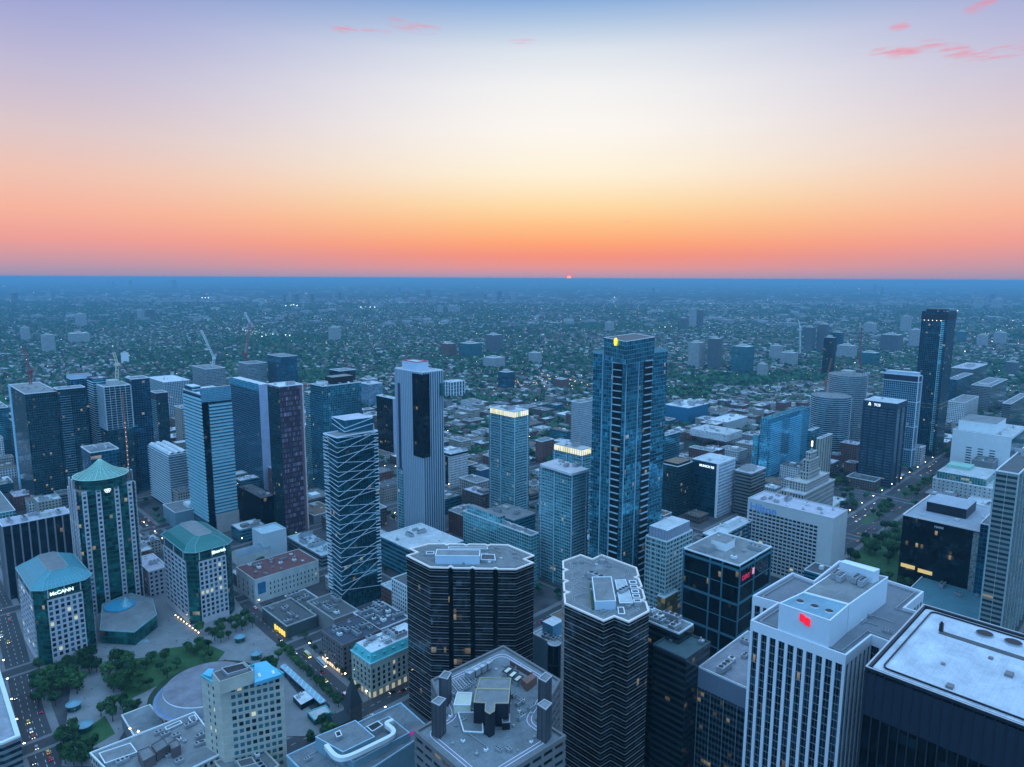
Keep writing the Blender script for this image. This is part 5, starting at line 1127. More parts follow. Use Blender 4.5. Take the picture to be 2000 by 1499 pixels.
b = T('apartment_building', 'wavy-fronted white balcony block with barrel roofs in front of the slim dark tower', (290,330,890,368), G_BANDW, base=1000, fh=3.0, n=2); b.slabs(SLABW, [0,3], 4, b.h-2, out=1.3, th=.35)
mb = MB()
for i in range(3):
    for j in range(8): x0_ = b.x0+b.a*(.05+.32*i); a0_, a1_ = math.pi*j/8, math.pi*(j+1)/8; w_ = b.a*.13; mb.quad([(x0_+w_-w_*math.cos(a0_), b.y0, b.h+w_*math.sin(a0_)),(x0_+w_-w_*math.cos(a0_), b.y0+b.b, b.h+w_*math.sin(a0_)),(x0_+w_-w_*math.cos(a1_), b.y0+b.b, b.h+w_*math.sin(a1_)),(x0_+w_-w_*math.cos(a1_), b.y0, b.h+w_*math.sin(a1_))][::-1])
b.P('barrel_roofs', mb, plain('white roof', (.66,.7,.74)))
b = Bld('residential_tower', 'tall pale blue tower of white balcony bands split by a dark vertical strip', px=(358,392,772,451), base=1046)
b.core(G_BANDW, fh=3.7, bw=3, roof=RW); b.slabs(SLABT, [3], 16, b.h-4, out=1.1, th=1.5); b.slabs(SLABT, [0], 16, b.h-12, out=1.1, th=1.6, lo=.24, hi=1.0)
panel(b, 'dark_strip', G_BLACK, 0, .0, .22, 0, b.h-8, out=.3); panel(b, 'glass_crown', glass('pale glass crown', (.1,.3,.42), (.2,.5,.65), .5, .15, frame=(.3,.5,.6), tx=.1, tz=.1, lit=0, run=0), 0, .0, 1.0, b.h-8, b.h+7, out=.5, bay=1.5, fh=1.8, th=3); panel(b, 'podium_wall', plain('beige podium', (.40,.37,.36)), 0, .24, 1.02, 0, 22, out=1.6)
b.ring('parapet', EDGE, b.h+.01, b.h+1, .1, .4); b.fbox('stair_head', G_BANDW, .0,.5,.3,.9, b.h+.02, b.h+6, RW)
b = Bld('residential_tower', 'dark blue tower with fine balcony lines and a lilac edge strip', px=(449,505,752,525), base=962)
b.core(G_BLUE, fh=3.0, bw=2.4, roof=RW); b.slabs(plain('navy slab', (.06,.16,.22)), [3], 8, b.h-8, out=.9, th=.3); panel(b, 'light_edge', plain('lilac edge', (.42,.46,.62)), 0, .0, .9, 0, b.h, out=.5); panel(b, 'glass_crown', G_BRIGHT, 3, 0, 1, b.h-8, b.h+1, out=1.0, bay=2, fh=2, th=1.2)
T('commercial_building', 'black boxy podium below the dark blue tower', (462,510,975,540), G_BLACK, base=1040, fh=4, roof=RD, n=3, par=DARKM)
b = T('residential_tower', 'dark plum-coloured tower speckled with white and pink window panels', (522,546,757,592), glass('plum speckled wall', (.012,.02,.05), (.55,.50,.66), .1, .3, frame=(.05,.02,.03), tx=.5, tz=.35, lit=.01, run=0, bias=2.4), base=1046, fh=5.6, bw=1.5, roof=RW, n=3, par=EDGE); panel(b, 'side_glass', G_NIGHT, 3, 0, .97, 0, b.h-2, out=.15); panel(b, 'edge_strip', plain('dusty pink edge', (.20,.10,.12)), 0, .84, .93, 0, b.h, out=.3); panel(b, 'edge_strip', plain('pale edge', (.55,.48,.44)), 0, .94, 1.0, 0, b.h, out=.3)
b = T('residential_tower', 'teal glass tower with stepped dark top and roof plant, behind the diagonal-lined tower', (606,630,756,705), G_TEAL, base=965, fh=3.1, bw=2.6, n=4, ph=[(.35,.3,.9,.9,9,DARKM),(.1,.5,.3,.8,4,WHITE)]); b.slabs(plain('dark slab', (.03,.08,.1)), [0], 8, b.h-8, out=.8, th=.3, lo=.25)
b = T('residential_tower', 'narrow teal glass tower with pale crown behind the plum-coloured one', (595,604,768,612), G_TEAL2, base=950, fh=3.0, n=0)
b = T('office_tower', 'black glass slab with blank pale end wall, left of the silver striped tower', (735,767,780,778), G_BLACK, base=897, fh=3.3, bw=2.4, roof=RL, n=2); panel(b, 'blank_end', plain('lilac end wall', (.36,.38,.50)), 0, .0, 1.0, 0, b.h, out=.2)
# middle row, further back
b = T('residential_tower', 'unfinished concrete tower with pale crane on its roof, behind the pale banded tower', (375,402,722,440), G_CORE, base=800, fh=3.2, bw=3.5, n=0, ph=[(.35,.35,.65,.65,5,CONC)])
b = T('residential_tower', 'unfinished concrete block with red crane, behind the dark blue tower', (465,484,712,520), G_CORE, base=790, fh=3.2, bw=3.5, n=0, ph=[(.35,.35,.65,.65,4,CONC)])
T('residential_tower', 'dark ribbed square tower right of the red crane', (522,548,698,580), G_BLUE, base=790, fh=3.2, bw=2.0, n=4, ph=[(.1,.1,.9,.9,2.5,METAL)])
T('apartment_building', 'white gridded apartment block left of the pale crane', (288,320,748,371), glass('white grid block', (.02,.08,.12), (.06,.2,.28), .5, .1, frame=(.5,.56,.6), tx=.25, tz=.2, lit=.01, run=0), base=822, fh=3.2, bw=3.2, roof=RW, n=5)
T('office_building', 'dark penthouse-topped block seen over the stepped teal tower', (643,663,726,694), G_DARK, base=790, fh=3.2, n=2)
T('office_building', 'pixel-patterned pale blue block between the stepped teal tower and the black slab', (701,720,752,747), glass('pixel wall', (.03,.12,.2), (.4,.5,.58), .2, .3, lit=0, run=0, bias=1.5), base=800, fh=2.2, bw=1.8, roof=RL, n=3)
b = T('office_building', 'dark office hall with brown vertical striped piers, far left behind the sign-lit stone block', (-20,4,1030,137), sz=(None,22), mat=glass('striped piers hall', (.01,.02,.03), (.03,.07,.09), .5, .1, lit=.02, run=.01, es=.4), base=1172, fh=4, bw=3, roof=roofm('lilac roof', (.5,.46,.52)), n=8, fr=dict(mat=plain('grey beige pier', (.24,.23,.25)), pier=1.1, pd=.8, sp=0, bw=6.5))
mb = MB(); mb.cyl(b.x0+b.a*.65, b.y0+b.b*.4, b.h, b.h+3, 5, 3.5, n=16); b.P('dome_vent', mb, CONC)
T('office_tower', 'glass tower with square white-framed flat roof right behind the conical roof', (158,176,886,232), G_BLUE, base=1100, fh=3.4, roof=RG, n=2, ph=[(.35,.35,.7,.7,3,WHITE,RG)], par=plain('white cornice', (.66,.66,.68)))
T('commercial_building', 'low teal glass block at the left edge below the wide dark slab', (-60,-10,1005,30), G_TEAL2, base=1040, fh=3.5, n=3)
T('residential_tower', 'pale teal balcony tower cut by the left edge', (-40,-20,800,16), G_BANDT, base=900, fh=3.1, n=3)
# art college: white speckled box on coloured legs
b = Bld('college_building', 'white speckled box building raised on slanting coloured legs', px=(1348,1420,850,1450), base=880)
b.slabs(plain('sky blue slab', (.2,.5,.65)), [0], 1, 2, out=.1) if 0 else None; b.fh = 3; zf = b.h*.55; b.core(glass('speckled white wall', (.02,.02,.03), (.75,.75,.78), .0, .6, lit=0, run=0, bias=.35), fh=1.6, bw=1.6, z0=zf, roof=RL); b.units(6)
mb = MB(); r_ = random.Random(4)
for i in range(6): x_ = b.x0+b.a*(.1+.16*i); mb.bar((x_+r_.uniform(-3,3), b.y0+b.b*.2, 0), (x_, b.y0+b.b*.3, zf), .8); mb.bar((x_, b.y0+b.b*.7, 0), (x_+r_.uniform(-3,3), b.y0+b.b*.6, zf), .8)
b.P('slanting_legs', mb, plain('coloured legs', (.35,.15,.12)))
T('gallery_building', 'plain bright blue titanium box with white roof plant behind the speckled box building', (1298,1345,798,1384), plain('blue titanium', (.03,.22,.38), .35, .08, .3, .5), base=832, fh=5, roof=RW, n=6, big=2.2)
T('gallery_building', 'long low gallery with pale sloping roof right of the blue titanium box', (1384,1420,826,1460), plain('pale gallery wall', (.4,.42,.45)), base=850, fh=5, roof=RW, n=3)
T('office_building', 'white portal-framed office block right of the silver striped tower', (865,880,748,908), glass('white portal block', (.01,.06,.09), (.03,.14,.18), .5, .1, wall=(.62,.68,.74), wx=.55, wz=.9, lit=0, run=0), base=782, fh=8, bw=9, roof=RW, n=2)
b = T('office_building', 'small white office block with dark central glass strip and rounded corner', (864,880,888,914), G_PUNCHW, base=955, fh=3.4, bw=2.4, roof=RL, n=3, ph=[(.2,.3,.7,.8,3,WHITE)]); b.ring('top_band', DARKM, b.h-3, b.h-.3, .2, .2); panel(b, 'dark_strip', G_DARK, 3, .35, .7, 4, b.h-4, out=.15)
T('office_building', 'grey stone gabled warehouse with regular windows left of the slim condominium', (897,930,945,956), G_PUNCHB, base=985, fh=3.8, bw=4, roof=RG, n=3)
T('office_building', 'dark blue windowless block just left of the slim condominium', (930,938,920,956), plain('navy wall', (.02,.07,.14)), base=965, fh=3.8, roof=RG, n=1)
T('apartment_building', 'brick apartment block with pale penthouse between the two lit-crown condominiums', (1046,1058,864,1082), G_PUNCHR, base=905, fh=3.2, roof=RL, n=2, ph=[(.1,.1,.7,.8,4,plain('pale green wall', (.3,.4,.38)))])
T('apartment_building', 'striped teal apartment block half hidden on the right of the tallest tower', (1288,1300,852,1328), G_BANDT, base=915, fh=3.2, n=2)
b = T('conference_building', 'low curving hall with white barrel roof and striped terrace, left of the pale banded tower', (318,342,1003,398), BLG, base=1035, fh=5, roof=RG, n=0, ph=[(.55,.2,.98,.6,4,WHITE,RW)])

# ================================================================ ground, roads, square
def sheet(name, pts, z, mat, kind='structure', label=None, cat=None):
    mb = MB(); a = 0; n = len(pts)
    for i in range(n): a += pts[i][0]*pts[(i+1) % n][1]-pts[(i+1) % n][0]*pts[i][1]
    if a < 0: pts = pts[::-1]
    mb.quad([(p[0], p[1], z) for p in pts]); o = mb.build(name, mat); set_tag(o, label, cat, None, kind); return o
def groundmat():
    m_, t = newmat('city ground'); k = NT(t)
    P = k.n('ShaderNodeTexCoord').outputs['Object']
    s = k.n('ShaderNodeSeparateXYZ', {0: P})
    near = k.n('ShaderNodeMapRange', {0: s.outputs[1], 1: 950.0, 2: 1300.0}).outputs[0]
    n1 = k.n('ShaderNodeTexNoise', {'Vector': P, 'Scale': .02, 'Detail': 6.0, 'Roughness': .65}).outputs[0]
    paving = k.mix(k.n('ShaderNodeMapRange', {0: n1, 1: .35, 2: .65}).outputs[0], (.045,.045,.05,1), (.13,.125,.13,1))
    # suburbs: leaf canopy with pale specks of roofs, streets and open fields in patches
    n2 = k.n('ShaderNodeTexNoise', {'Vector': P, 'Scale': .012, 'Detail': 8.0, 'Roughness': .7}).outputs[0]
    n3 = k.n('ShaderNodeMapRange', {0: k.n('ShaderNodeTexNoise', {'Vector': P, 'Scale': .0007, 'Detail': 6.0, 'Roughness': .62}).outputs[0], 1: .38, 2: .62}).outputs[0]
    v = k.n('ShaderNodeTexVoronoi', {'Vector': P, 'Scale': .035}); sp_ = k.m('LESS_THAN', v.outputs['Distance'], .33)
    pick = k.m('GREATER_THAN', k.m('ADD', k.n('ShaderNodeSeparateColor', {0: v.outputs['Color']}).outputs[0], k.m('MULTIPLY', n3, .9)), 1.05)
    green = k.mix(k.n('ShaderNodeMapRange', {0: n2, 1: .38, 2: .62}).outputs[0], (.004,.024,.022,1), k.mix(n3, (.010,.05,.040,1), (.06,.08,.085,1)))
    roof = k.mix(k.n('ShaderNodeSeparateColor', {0: v.outputs['Color']}).outputs[1], (.10,.09,.09,1), (.42,.41,.42,1))
    sub = k.mix(k.m('MULTIPLY', sp_, pick), green, roof)
    br = k.n('ShaderNodeTexBrick', {'Vector': P, 'Color1': (0,0,0,1), 'Color2': (0,0,0,1), 'Mortar': (1,1,1,1), 'Scale': .006, 'Mortar Size': .02, 'Brick Width': .9, 'Row Height': .42}).outputs[0]
    c_ = k.mix(near, paving, sub)
    k.out(k.n('ShaderNodeBsdfPrincipled', {'Base Color': c_, 'Roughness': .95, 'Specular IOR Level': .1}).outputs[0]); return m_
GM = groundmat()
for n_, q_ in (('ground', [(-124000,-1400),(124000,-1400),(124000,126000),(-124000,126000)]),): sheet(n_, q_, 0, GM)
ASPH = plain('asphalt', (.050,.050,.056), .85, .25, .05); PAVE = plain('pavement', (.17,.165,.17), .9, .2, .08); LINE = plain('road paint', (.6,.6,.58)); TRK = plain('brick red track bed', (.13,.075,.07), .9, .2, .1)
def gpt(px, py): v = at(px, py, 0); return Vector((v.x, v.y))
ROADS = []
def road(name, pts, w, z=.1, mat=ASPH, side=4.5, lines=True):
    P = [Vector(p[:2]) for p in pts]
    def strip(off0, off1, z_, m__, nm, kd='structure'):
        mb = MB(); NN = []
        for i in range(len(P)):
            d = (P[min(i+1, len(P)-1)]-P[i]) if i == 0 else (P[i]-P[i-1]); d2 = (P[min(i+1, len(P)-1)]-P[i]) if i < len(P)-1 else d
            d, d2 = d.normalized(), d2.normalized(); n = (Vector((-d.y, d.x))+Vector((-d2.y, d2.x))); NN.append(n/max(.3, (n.length_squared/2)))
        for i in range(len(P)-1):
            a, b_, n0_, n1_ = P[i], P[i+1], NN[i], NN[i+1]
            mb.quad([(*(a+n0_*off1), z_), (*(b_+n1_*off1), z_), (*(b_+n1_*off0), z_), (*(a+n0_*off0), z_)])
        o = mb.build(nm, m__); o['kind'] = kd; return o
    if side: strip(w/2+side, -w/2-side, z-.04, PAVE, 'pavement')
    strip(w/2, -w/2, z, mat, name)
    if lines:
        mb = MB()
        for i in range(len(P)-1):
            L = (P[i+1]-P[i]).length; d = (P[i+1]-P[i])/L; n = Vector((-d.y, d.x)); s_ = 0
            while s_ < L-3:
                for off in ((0,) if w < 15 else (-w/4, 0, w/4)):
                    a = P[i]+d*s_+n*off; b_ = a+d*3; mb.quad([(*(a-n*.12), z+.03), (*(b_-n*.12), z+.03), (*(b_+n*.12), z+.03), (*(a+n*.12), z+.03)])
                s_ += 8
        o = mb.build('road_markings', LINE); o['kind'] = 'structure'
    ROADS.append((P, w/2+side))
def Gp(v, l): p = G(v, l); return Vector((p.x, p.y))
A_ = [gpt(110,1560), gpt(90,1490), gpt(60,1400), gpt(30,1280), gpt(6,1190), gpt(-60,1050)]
RA = A_; road('road', A_, 15)
RBp = [gpt(860,1530), gpt(720,1400), gpt(640,1330), gpt(560,1258), gpt(480,1185), Gp(228,620), Gp(232,760), Gp(236,960), Gp(240,1300)]
road('road', RBp, 13, z=.16)
RC = [Gp(-100,366), Gp(233,364), Gp(420,366), Gp(760,372)]
road('road', RC, 13, z=.22, mat=ASPH)
RU = [Gp(560,262), Gp(783,262), Gp(936,262), Gp(1210,266), Gp(1900,270)]
road('road', RU, 40, z=.28)
sheet('median_strip', [Gp(830,268), Gp(920,268), Gp(920,257), Gp(830,257)], .36, plain('median grass', (.035,.08,.03)))
sheet('median_strip', [Gp(975,270), Gp(1110,270), Gp(1110,256), Gp(975,256)], .36, plain('median grass', (.035,.08,.03)))
XR = [(-30,None),(120,None),(345,None),(452,None),(560,None),(668,None),(776,None),(955,None),(1090,None)]
YR = [470, 575, 690, 812, 935]
for i, (gv, _) in enumerate(XR): road('road', [Gp(gv, 120 if gv > 300 else 480), Gp(gv, 1050)], 9, z=.34+i*.01, side=3, lines=False)
for i, gl in enumerate(YR): road('road', [Gp(-150, gl), Gp(1250, gl)], 10, z=.46+i*.01, side=3, lines=False)
for i, gl in enumerate((180, 90)): road('road', [Gp(420, gl), Gp(1400, gl)], 10, z=.52+i*.01, side=3, lines=False)
TB_ = [gpt(*p) for p in [(195,1255),(330,1225),(395,1235),(470,1205),(560,1290),(640,1375),(690,1430),(600,1480),(560,1400),(500,1310),(440,1285),(300,1470),(210,1430),(120,1499),(100,1440),(120,1370),(190,1290)]]
PLZ = plain('pale stone paving', (.20,.195,.20), .85, .22, .12)
sheet('plaza', [gpt(*p) for p in [(120,1499),(150,1240),(200,1150),(300,1130),(455,1165),(500,1225),(600,1310),(680,1395),(640,1440),(560,1440),(520,1340),(440,1290),(330,1330),(250,1420),(200,1499)]], .58, PLZ)
GRASS = plain('lawn', (.028,.085,.025), .95, .35, .2)
sheet('lawn', [gpt(*p) for p in [(235,1345),(225,1310),(250,1290),(290,1285),(330,1268),(400,1258),(440,1275),(420,1300),(360,1318),(300,1345),(250,1370)]], .66, GRASS)
sheet('lawn', [gpt(*p) for p in [(150,1440),(205,1400),(225,1435),(180,1462)]], .66, GRASS)
sheet('lawn', [gpt(*p) for p in [(1660,1100),(1700,1050),(1760,1030),(1800,1130),(1740,1160),(1660,1160)]], .66, GRASS)
b2 = at(406,1349,0); mb = MB(); mb.cyl(b2.x, b2.y, .6, .84, 37, 36.5, n=40); o = mb.build('planting_bed', plain('hedges with painted rim shade', (.02,.045,.02), .95, .5, .3)); o['kind'] = 'structure'  # planting ring coloured dark, also standing in for shade below the hall's rim
# reflecting pool with a red rim
o = sheet('fountain_pool', [gpt(*p) for p in [(257,1254),(288,1250),(292,1256),(260,1261)]], .78, plain('pool water', (.30,.40,.44), .08, .02), kind=None, label='small rectangular pool with pinkish rim in the stone square', cat='pool')
o.name = 'fountain_pool'
# ================================================================ small structures around the square
b = Bld('pavilion', 'low glass pavilion with round blue skylight and small glass cone between the stone towers', h=11, pts=[(196,1232),(262,1236),(306,1202),(298,1172),(255,1160),(200,1182)])
b.core(G_GREEN, fh=4.5, bw=3, roof=RG); b.ring('parapet', plain('pale teal trim', (.2,.37,.41)), 11.01, 11.8, .3, .3)
x, y = lp(b, 234, 1184, 11); mb = MB(); mb.cyl(x, y, 11.02, 11.9, 11.5, 11.5, n=32, mi=0); mb.cyl(x, y, 11.91, 12.6, 11.5, .1, n=32); b.P('blue_skylight', mb, plain('blue skylight', (.05,.30,.46), .3, .1))
for px_, py_, r0_, h0_ in ((246,1184,6,8),(232,1160,2.6,3)):
    x, y = lp(b, px_, py_, 11); mb = MB(); mb.cyl(x, y, 11.05, 11+h0_, r0_, .1, n=8); b.P('glass_cone', mb, GSEAM('cone glass', (.2,.42,.48)))
mb = MB(); x, y = lp(b, 250, 1222, 11)
for a in range(7): mb.bar((x+7*math.cos(a*.5+3.6), y+7*math.sin(a*.5+3.6), 0), (x+7*math.cos(a*.5+3.6), y+7*math.sin(a*.5+3.6), 10.5), .6)
b.P('columns', mb, EDGE); mb = MB(); x, y = lp(b, 212, 1240, 3)
for i in range(8): xx, yy = lp(b, 205+i*12, 1243-i*3.3, 2); mb.box(xx-1.2, yy-.3, .7, xx+1.2, yy+.3, 3.6)
b.P('lit_entrance', mb, emit('amber entrance light', (1,.55,.2), .7))
T('office_building', 'low pinkish stone link building between the tall stone tower and the dark green roofed one', (262,290,1118,328), glass('pinkish stone wall', (.01,.02,.03), (.05,.12,.16), .5, .1, wall=(.46,.42,.45), wx=.5, wz=.5), base=1168, fh=4, bw=4, roof=roofm('lilac roof', (.5,.46,.52)), n=3)
def kiosk(label, px_, py_, r0_):
    c_ = at(px_, py_, 0); t = empty('glass_kiosk', (c_.x, c_.y, .6)); set_tag(t, label, 'kiosk', 'round glass kiosks in the square')
    mb = MB(); mb.cyl(0,0,0,3.6,r0_,n=16,top=False); mb.uv = [(u*2, v) for u, v in mb.uv]; mb.build('glass_wall', G_GREEN, t)
    mb = MB(); mb.cyl(0,0,3.6,4.1,r0_*1.18,r0_*1.18,n=16,top=False); mb.cyl(0,0,4.1,5.2,r0_*1.18,r0_*.5,n=16,top=False); mb.cyl(0,0,5.2,5.9,r0_*.5,.1,n=16); mb.build('domed_roof', GSEAM('kiosk roof', (.14,.27,.33)), t)
kiosk('round glass kiosk with domed roof beside the dark trees near the left road', 145,1387,4.0); kiosk('round kiosk with pleated cone roof below the domed one, by the small lawn', 166,1428,4.2)
kiosk('round glass kiosk standing in the square just right of the tree clump', 469,1254,3.6); kiosk('round glass kiosk nearest the turquoise-roofed hotel', 501,1287,3.7)
# sunken court with long glazed canopy
t = empty('glazed_canopy', (*gpt(600,1350), 0)); set_tag(t, 'long narrow glazed canopy over the sunken court beside the tree-lined street', 'canopy')
q0, q1 = gpt(552,1312)-gpt(600,1350), gpt(632,1386)-gpt(600,1350); mb = MB(); mb.bar((*q0,5),(*q1,5),1.0, w2=.4); mb = MB()
d = (q1-q0).normalized(); n = Vector((-d.y, d.x)); mb.prism([tuple(q0-n*2.2), tuple(q1-n*2.2), tuple(q1+n*2.2), tuple(q0+n*2.2)], 4.6, 5.2, bottom=True); mb.build('canopy_roof', GSEAM('canopy glass', (.30,.45,.52)), t)
mb = MB()
for i in range(9):
    for s_ in (-1.9,1.9): p = q0+(q1-q0)*(i+.5)/9+n*s_; mb.bar((*p,.6),(*p,4.6),.3)
mb.build('canopy_posts', DARKM, t)
sheet('sunken_court', [gpt(*p) for p in [(545,1310),(556,1303),(645,1380),(640,1398),(618,1402)]], .72, plain('dark paving', (.035,.04,.05)))
b = Bld('pavilion', 'small white-roofed pavilion in the sunken court beside the long glazed canopy', h=4.5, pts=[(572,1360),(597,1349),(612,1364),(588,1377)]); b.core(G_DARK, fh=4, roof=RW); b.units(2)
b = Bld('pavilion', 'low pale pavilion with teal edge at the lower end of the long glazed canopy', h=4, pts=[(600,1392),(636,1378),(646,1392),(614,1408)]); b.core(G_GREEN, fh=4, roof=RL); b.ring('coping', TEALR, 4.01, 4.5, .2, .4)
# church steeple
c_ = gpt(690,1412); t = empty('church', (*c_, 0), TH); set_tag(t, 'small dark stone church with pointed steeple among trees at the street corner', 'church')
SC = plain('dark church stone', (.10,.09,.085)); SLT = plain('slate roof', (.035,.045,.055), .6)
mb = MB(); mb.box(-4,-4,0,4,4,14); mb.build('tower_base', SC, t); mb = MB(); mb.taper([(-4.6,-4.6),(4.6,-4.6),(4.6,4.6),(-4.6,4.6)], [(-.1,-.1),(.1,-.1),(.1,.1),(-.1,.1)], 14, 31); mb.build('spire', SLT, t)
mb = MB(); mb.box(-15,-4.5,0,-4.2,4.5,7); mb.build('nave', SC, t); mb = MB(); mb.taper([(-15.4,-5),(-4.2,-5),(-4.2,5),(-15.4,5)], [(-15.4,-.1),(-4.2,-.1),(-4.2,.1),(-15.4,.1)], 7, 12); mb.build('nave_roof', SLT, t)
for s_ in range(4):
    mb = MB(); a = s_*math.pi/2; x, y = 3.3*math.cos(a), 3.3*math.sin(a); mb.taper([(x-1.2,y-1.2),(x+1.2,y-1.2),(x+1.2,y+1.2),(x-1.2,y+1.2)], [(x-.1,y-.1),(x+.1,y-.1),(x+.1,y+.1),(x-.1,y+.1)], 14, 19); mb.build('pinnacle', SLT, t)
# building with white edged canopy cut by the left edge
b = Bld('office_building', 'grey roofed building with broad white roof edge cut by the bottom left corner', h=20, pts=[(-60,1300),(0,1312),(40,1440),(5,1455),(-60,1470)])
b.core(G_BAND, fh=4, roof=roofm('stained grey roof 2', (.33,.33,.37), .4)); b.ring('white_edge', WHITE, 20.01, 21.2, .1, 2.2); b.units(3)
# demolition site with pool terrace and yellow digger court by the street
b = T('commercial_building', 'low building with small lit turquoise rooftop pool at the foot of the diagonal-lined tower', (600,652,1212,700), plain('grey beige wall', (.2,.19,.19)), h=14, fh=4, roof=RD, n=7, par=CONC)
wbox(b, 'rooftop_pool', emit('lit pool water', (.35,.85,.9), .75), [(641,1186),(654,1188),(664,1197),(655,1198)], 14, 14.5)
b = T('commercial_building', 'low dark-roofed block with yellow-lit shopfront opposite the square', (512,560,1225,618), plain('dark green grey wall', (.06,.08,.08)), h=10, fh=4, roof=RD, n=6, par=CONC)
mb = MB(); p_, d_, o_, L_ = side(b, 3, .55, .3)
for i in range(5): p_ = side(b, 3, .55+i*.09, .3)[0]; mb.box(p_.x-.3, p_.y-1.2, .8, p_.x, p_.y+1.2, 5)
b.P('lit_shopfront', mb, emit('yellow shopfront', (1,.62,.1), 1.3))
T('commercial_building', 'low brick shop row behind the dark-roofed block', (556,600,1196,640), BRICKD, h=9, fh=4, roof=RD, n=5)
T('commercial_building', 'dark-roofed low block crowded with plant behind the brown warehouse', (690,742,1232,800), plain('brown stone', (.17,.13,.125)), h=20, fh=4, roof=roofm('bluish dark roof', (.07,.08,.11)), n=14, big=1.2)
T('commercial_building', 'red brick corner block with flat teal roof right of the diagonal-lined tower', (744,775,1160,802), G_PUNCHR, base=1200, fh=3.6, roof=roofm('pale teal roof', (.4,.5,.54)), n=4)
# ================================================================ trees
def leafmat(name, a, b_, sc=.35):
    m_, t = newmat(name); k = NT(t); P = k.n('ShaderNodeNewGeometry').outputs['Position']
    n1 = k.n('ShaderNodeTexNoise', {'Vector': P, 'Scale': sc, 'Detail': 3.0}).outputs[0]; n2 = k.n('ShaderNodeTexNoise', {'Vector': P, 'Scale': .05, 'Detail': 2.0}).outputs[0]
    f = k.n('ShaderNodeMapRange', {0: k.m('ADD', k.m('MULTIPLY', n1, .55), k.m('MULTIPLY', n2, .45)), 1: .36, 2: .64}).outputs[0]
    g = k.m('ADD', .7, k.m('MULTIPLY', k.n('ShaderNodeObjectInfo').outputs['Random'], .75)); gc = k.n('ShaderNodeCombineColor', {0: g, 1: g, 2: k.m('MULTIPLY', g, .85)}).outputs[0]
    k.out(k.n('ShaderNodeBsdfPrincipled', {'Base Color': k.mix(1.0, k.mix(f, c4(a), c4(b_)), gc, 'MULTIPLY'), 'Roughness': .8, 'Specular IOR Level': .08}).outputs[0]); return m_
LEAF = [leafmat('dark leaves', (.008,.028,.018), (.04,.10,.05)), leafmat('green leaves', (.012,.038,.020), (.06,.13,.055))]
BARK = plain('bark', (.05,.04,.032))
def crown_mesh(seed, n=850, R0=4.6, H0=7.5):
    r = random.Random(seed); lobes = [(r.uniform(-1,1)*R0*.5, r.uniform(-1,1)*R0*.5, r.uniform(-.3,.5)*H0*.5, r.uniform(.42,.62)*R0) for _ in range(9)]
    V, F = [], []
    for _ in range(n):
        lx, ly, lz, lr = r.choice(lobes); th, u = r.uniform(0, 6.283), r.uniform(-.65, 1); s_ = math.sqrt(1-u*u); rr = lr*r.uniform(.72, 1.08)
        c_ = Vector((lx+rr*s_*math.cos(th), ly+rr*s_*math.sin(th), lz+rr*u)); nn = Vector((s_*math.cos(th)+r.uniform(-.6,.6), s_*math.sin(th)+r.uniform(-.6,.6), u+r.uniform(-.3,.7))).normalized()
        a = nn.orthogonal().normalized(); a.rotate(Matrix.Rotation(r.uniform(0, 6.28), 3, nn)); b_ = nn.cross(a); w = r.uniform(.3, .8)
        i = len(V); V += [tuple(c_-a*w), tuple(c_+b_*w*.7), tuple(c_+a*w), tuple(c_-b_*w*.7)]; F.append((i, i+1, i+2, i+3))
    me = bpy.data.meshes.new('crown'); me.from_pydata(V, [], F); me.materials.append(LEAF[seed % 2]); return me
CR = [crown_mesh(i) for i in range(5)]
def trunk_mesh(seed):
    r = random.Random(seed); mb = MB(); mb.cyl(0,0,0,4.5,.38,.24,n=7)
    for i in range(5): a = i*1.26+r.random(); mb.bar((0,0,3.2+i*.3), (math.cos(a)*2.4, math.sin(a)*2.4, 6.4+r.random()), .22)
    o = mb.build('trunk', BARK); me = o.data; bpy.data.objects.remove(o); return me
TR = [trunk_mesh(i) for i in range(3)]
TREES = []
def tree(x, y, s_=1.0, label='', group=None, z=0.5, name='tree'):
    t = empty(name, (x, y, z), rnd.uniform(0, 6.28)); t.scale = (s_, s_, s_*rnd.uniform(.85, 1.15)); set_tag(t, label, 'tree', group)
    o = bpy.data.objects.new('trunk', rnd.choice(TR)); COL.objects.link(o); o.parent = t
    o = bpy.data.objects.new('crown', rnd.choice(CR)); COL.objects.link(o); o.parent = t; o.location = (0, 0, 7.2); TREES.append(t)
def trees_in(pts, n, s0, s1, label, group, mind=4.5):
    P = [tuple(gpt(*p)) for p in pts]; xs = [p[0] for p in P]; ys = [p[1] for p in P]; done = []
    for _ in range(n*25):
        if len(done) >= n: break
        x, y = rnd.uniform(min(xs), max(xs)), rnd.uniform(min(ys), max(ys))
        if inside(P, x, y) and all((x-a)**2+(y-b_)**2 > mind**2 for a, b_ in done): done.append((x, y)); tree(x, y, rnd.uniform(s0, s1), label, group)
trees_in([(62,1345),(75,1310),(180,1292),(190,1315),(165,1350),(110,1400),(60,1375)], 26, .9, 1.25, 'dark leafy tree in the dense clump below the sign-lit stone office block', 'trees clumped below the first stone block')
trees_in([(205,1320),(225,1300),(250,1300),(262,1345),(235,1370),(205,1360)], 15, .85, 1.2, 'dark leafy tree on the left edge of the curved lawn', 'trees left of the lawn')
trees_in([(250,1300),(275,1290),(330,1290),(360,1300),(320,1345),(262,1365)], 12, .6, .9, 'small tree scattered over the lawn before the round hall', 'trees on the lawn')
trees_in([(185,1395),(235,1375),(275,1395),(230,1412),(190,1410)], 8, .7, .95, 'tree between the round kiosks and the podium of the hall', 'trees by the hall podium')
trees_in([(110,1440),(145,1425),(150,1460),(120,1470)], 7, .6, .9, 'young tree beside the pleated kiosk near the left road', 'trees by the pleated kiosk')
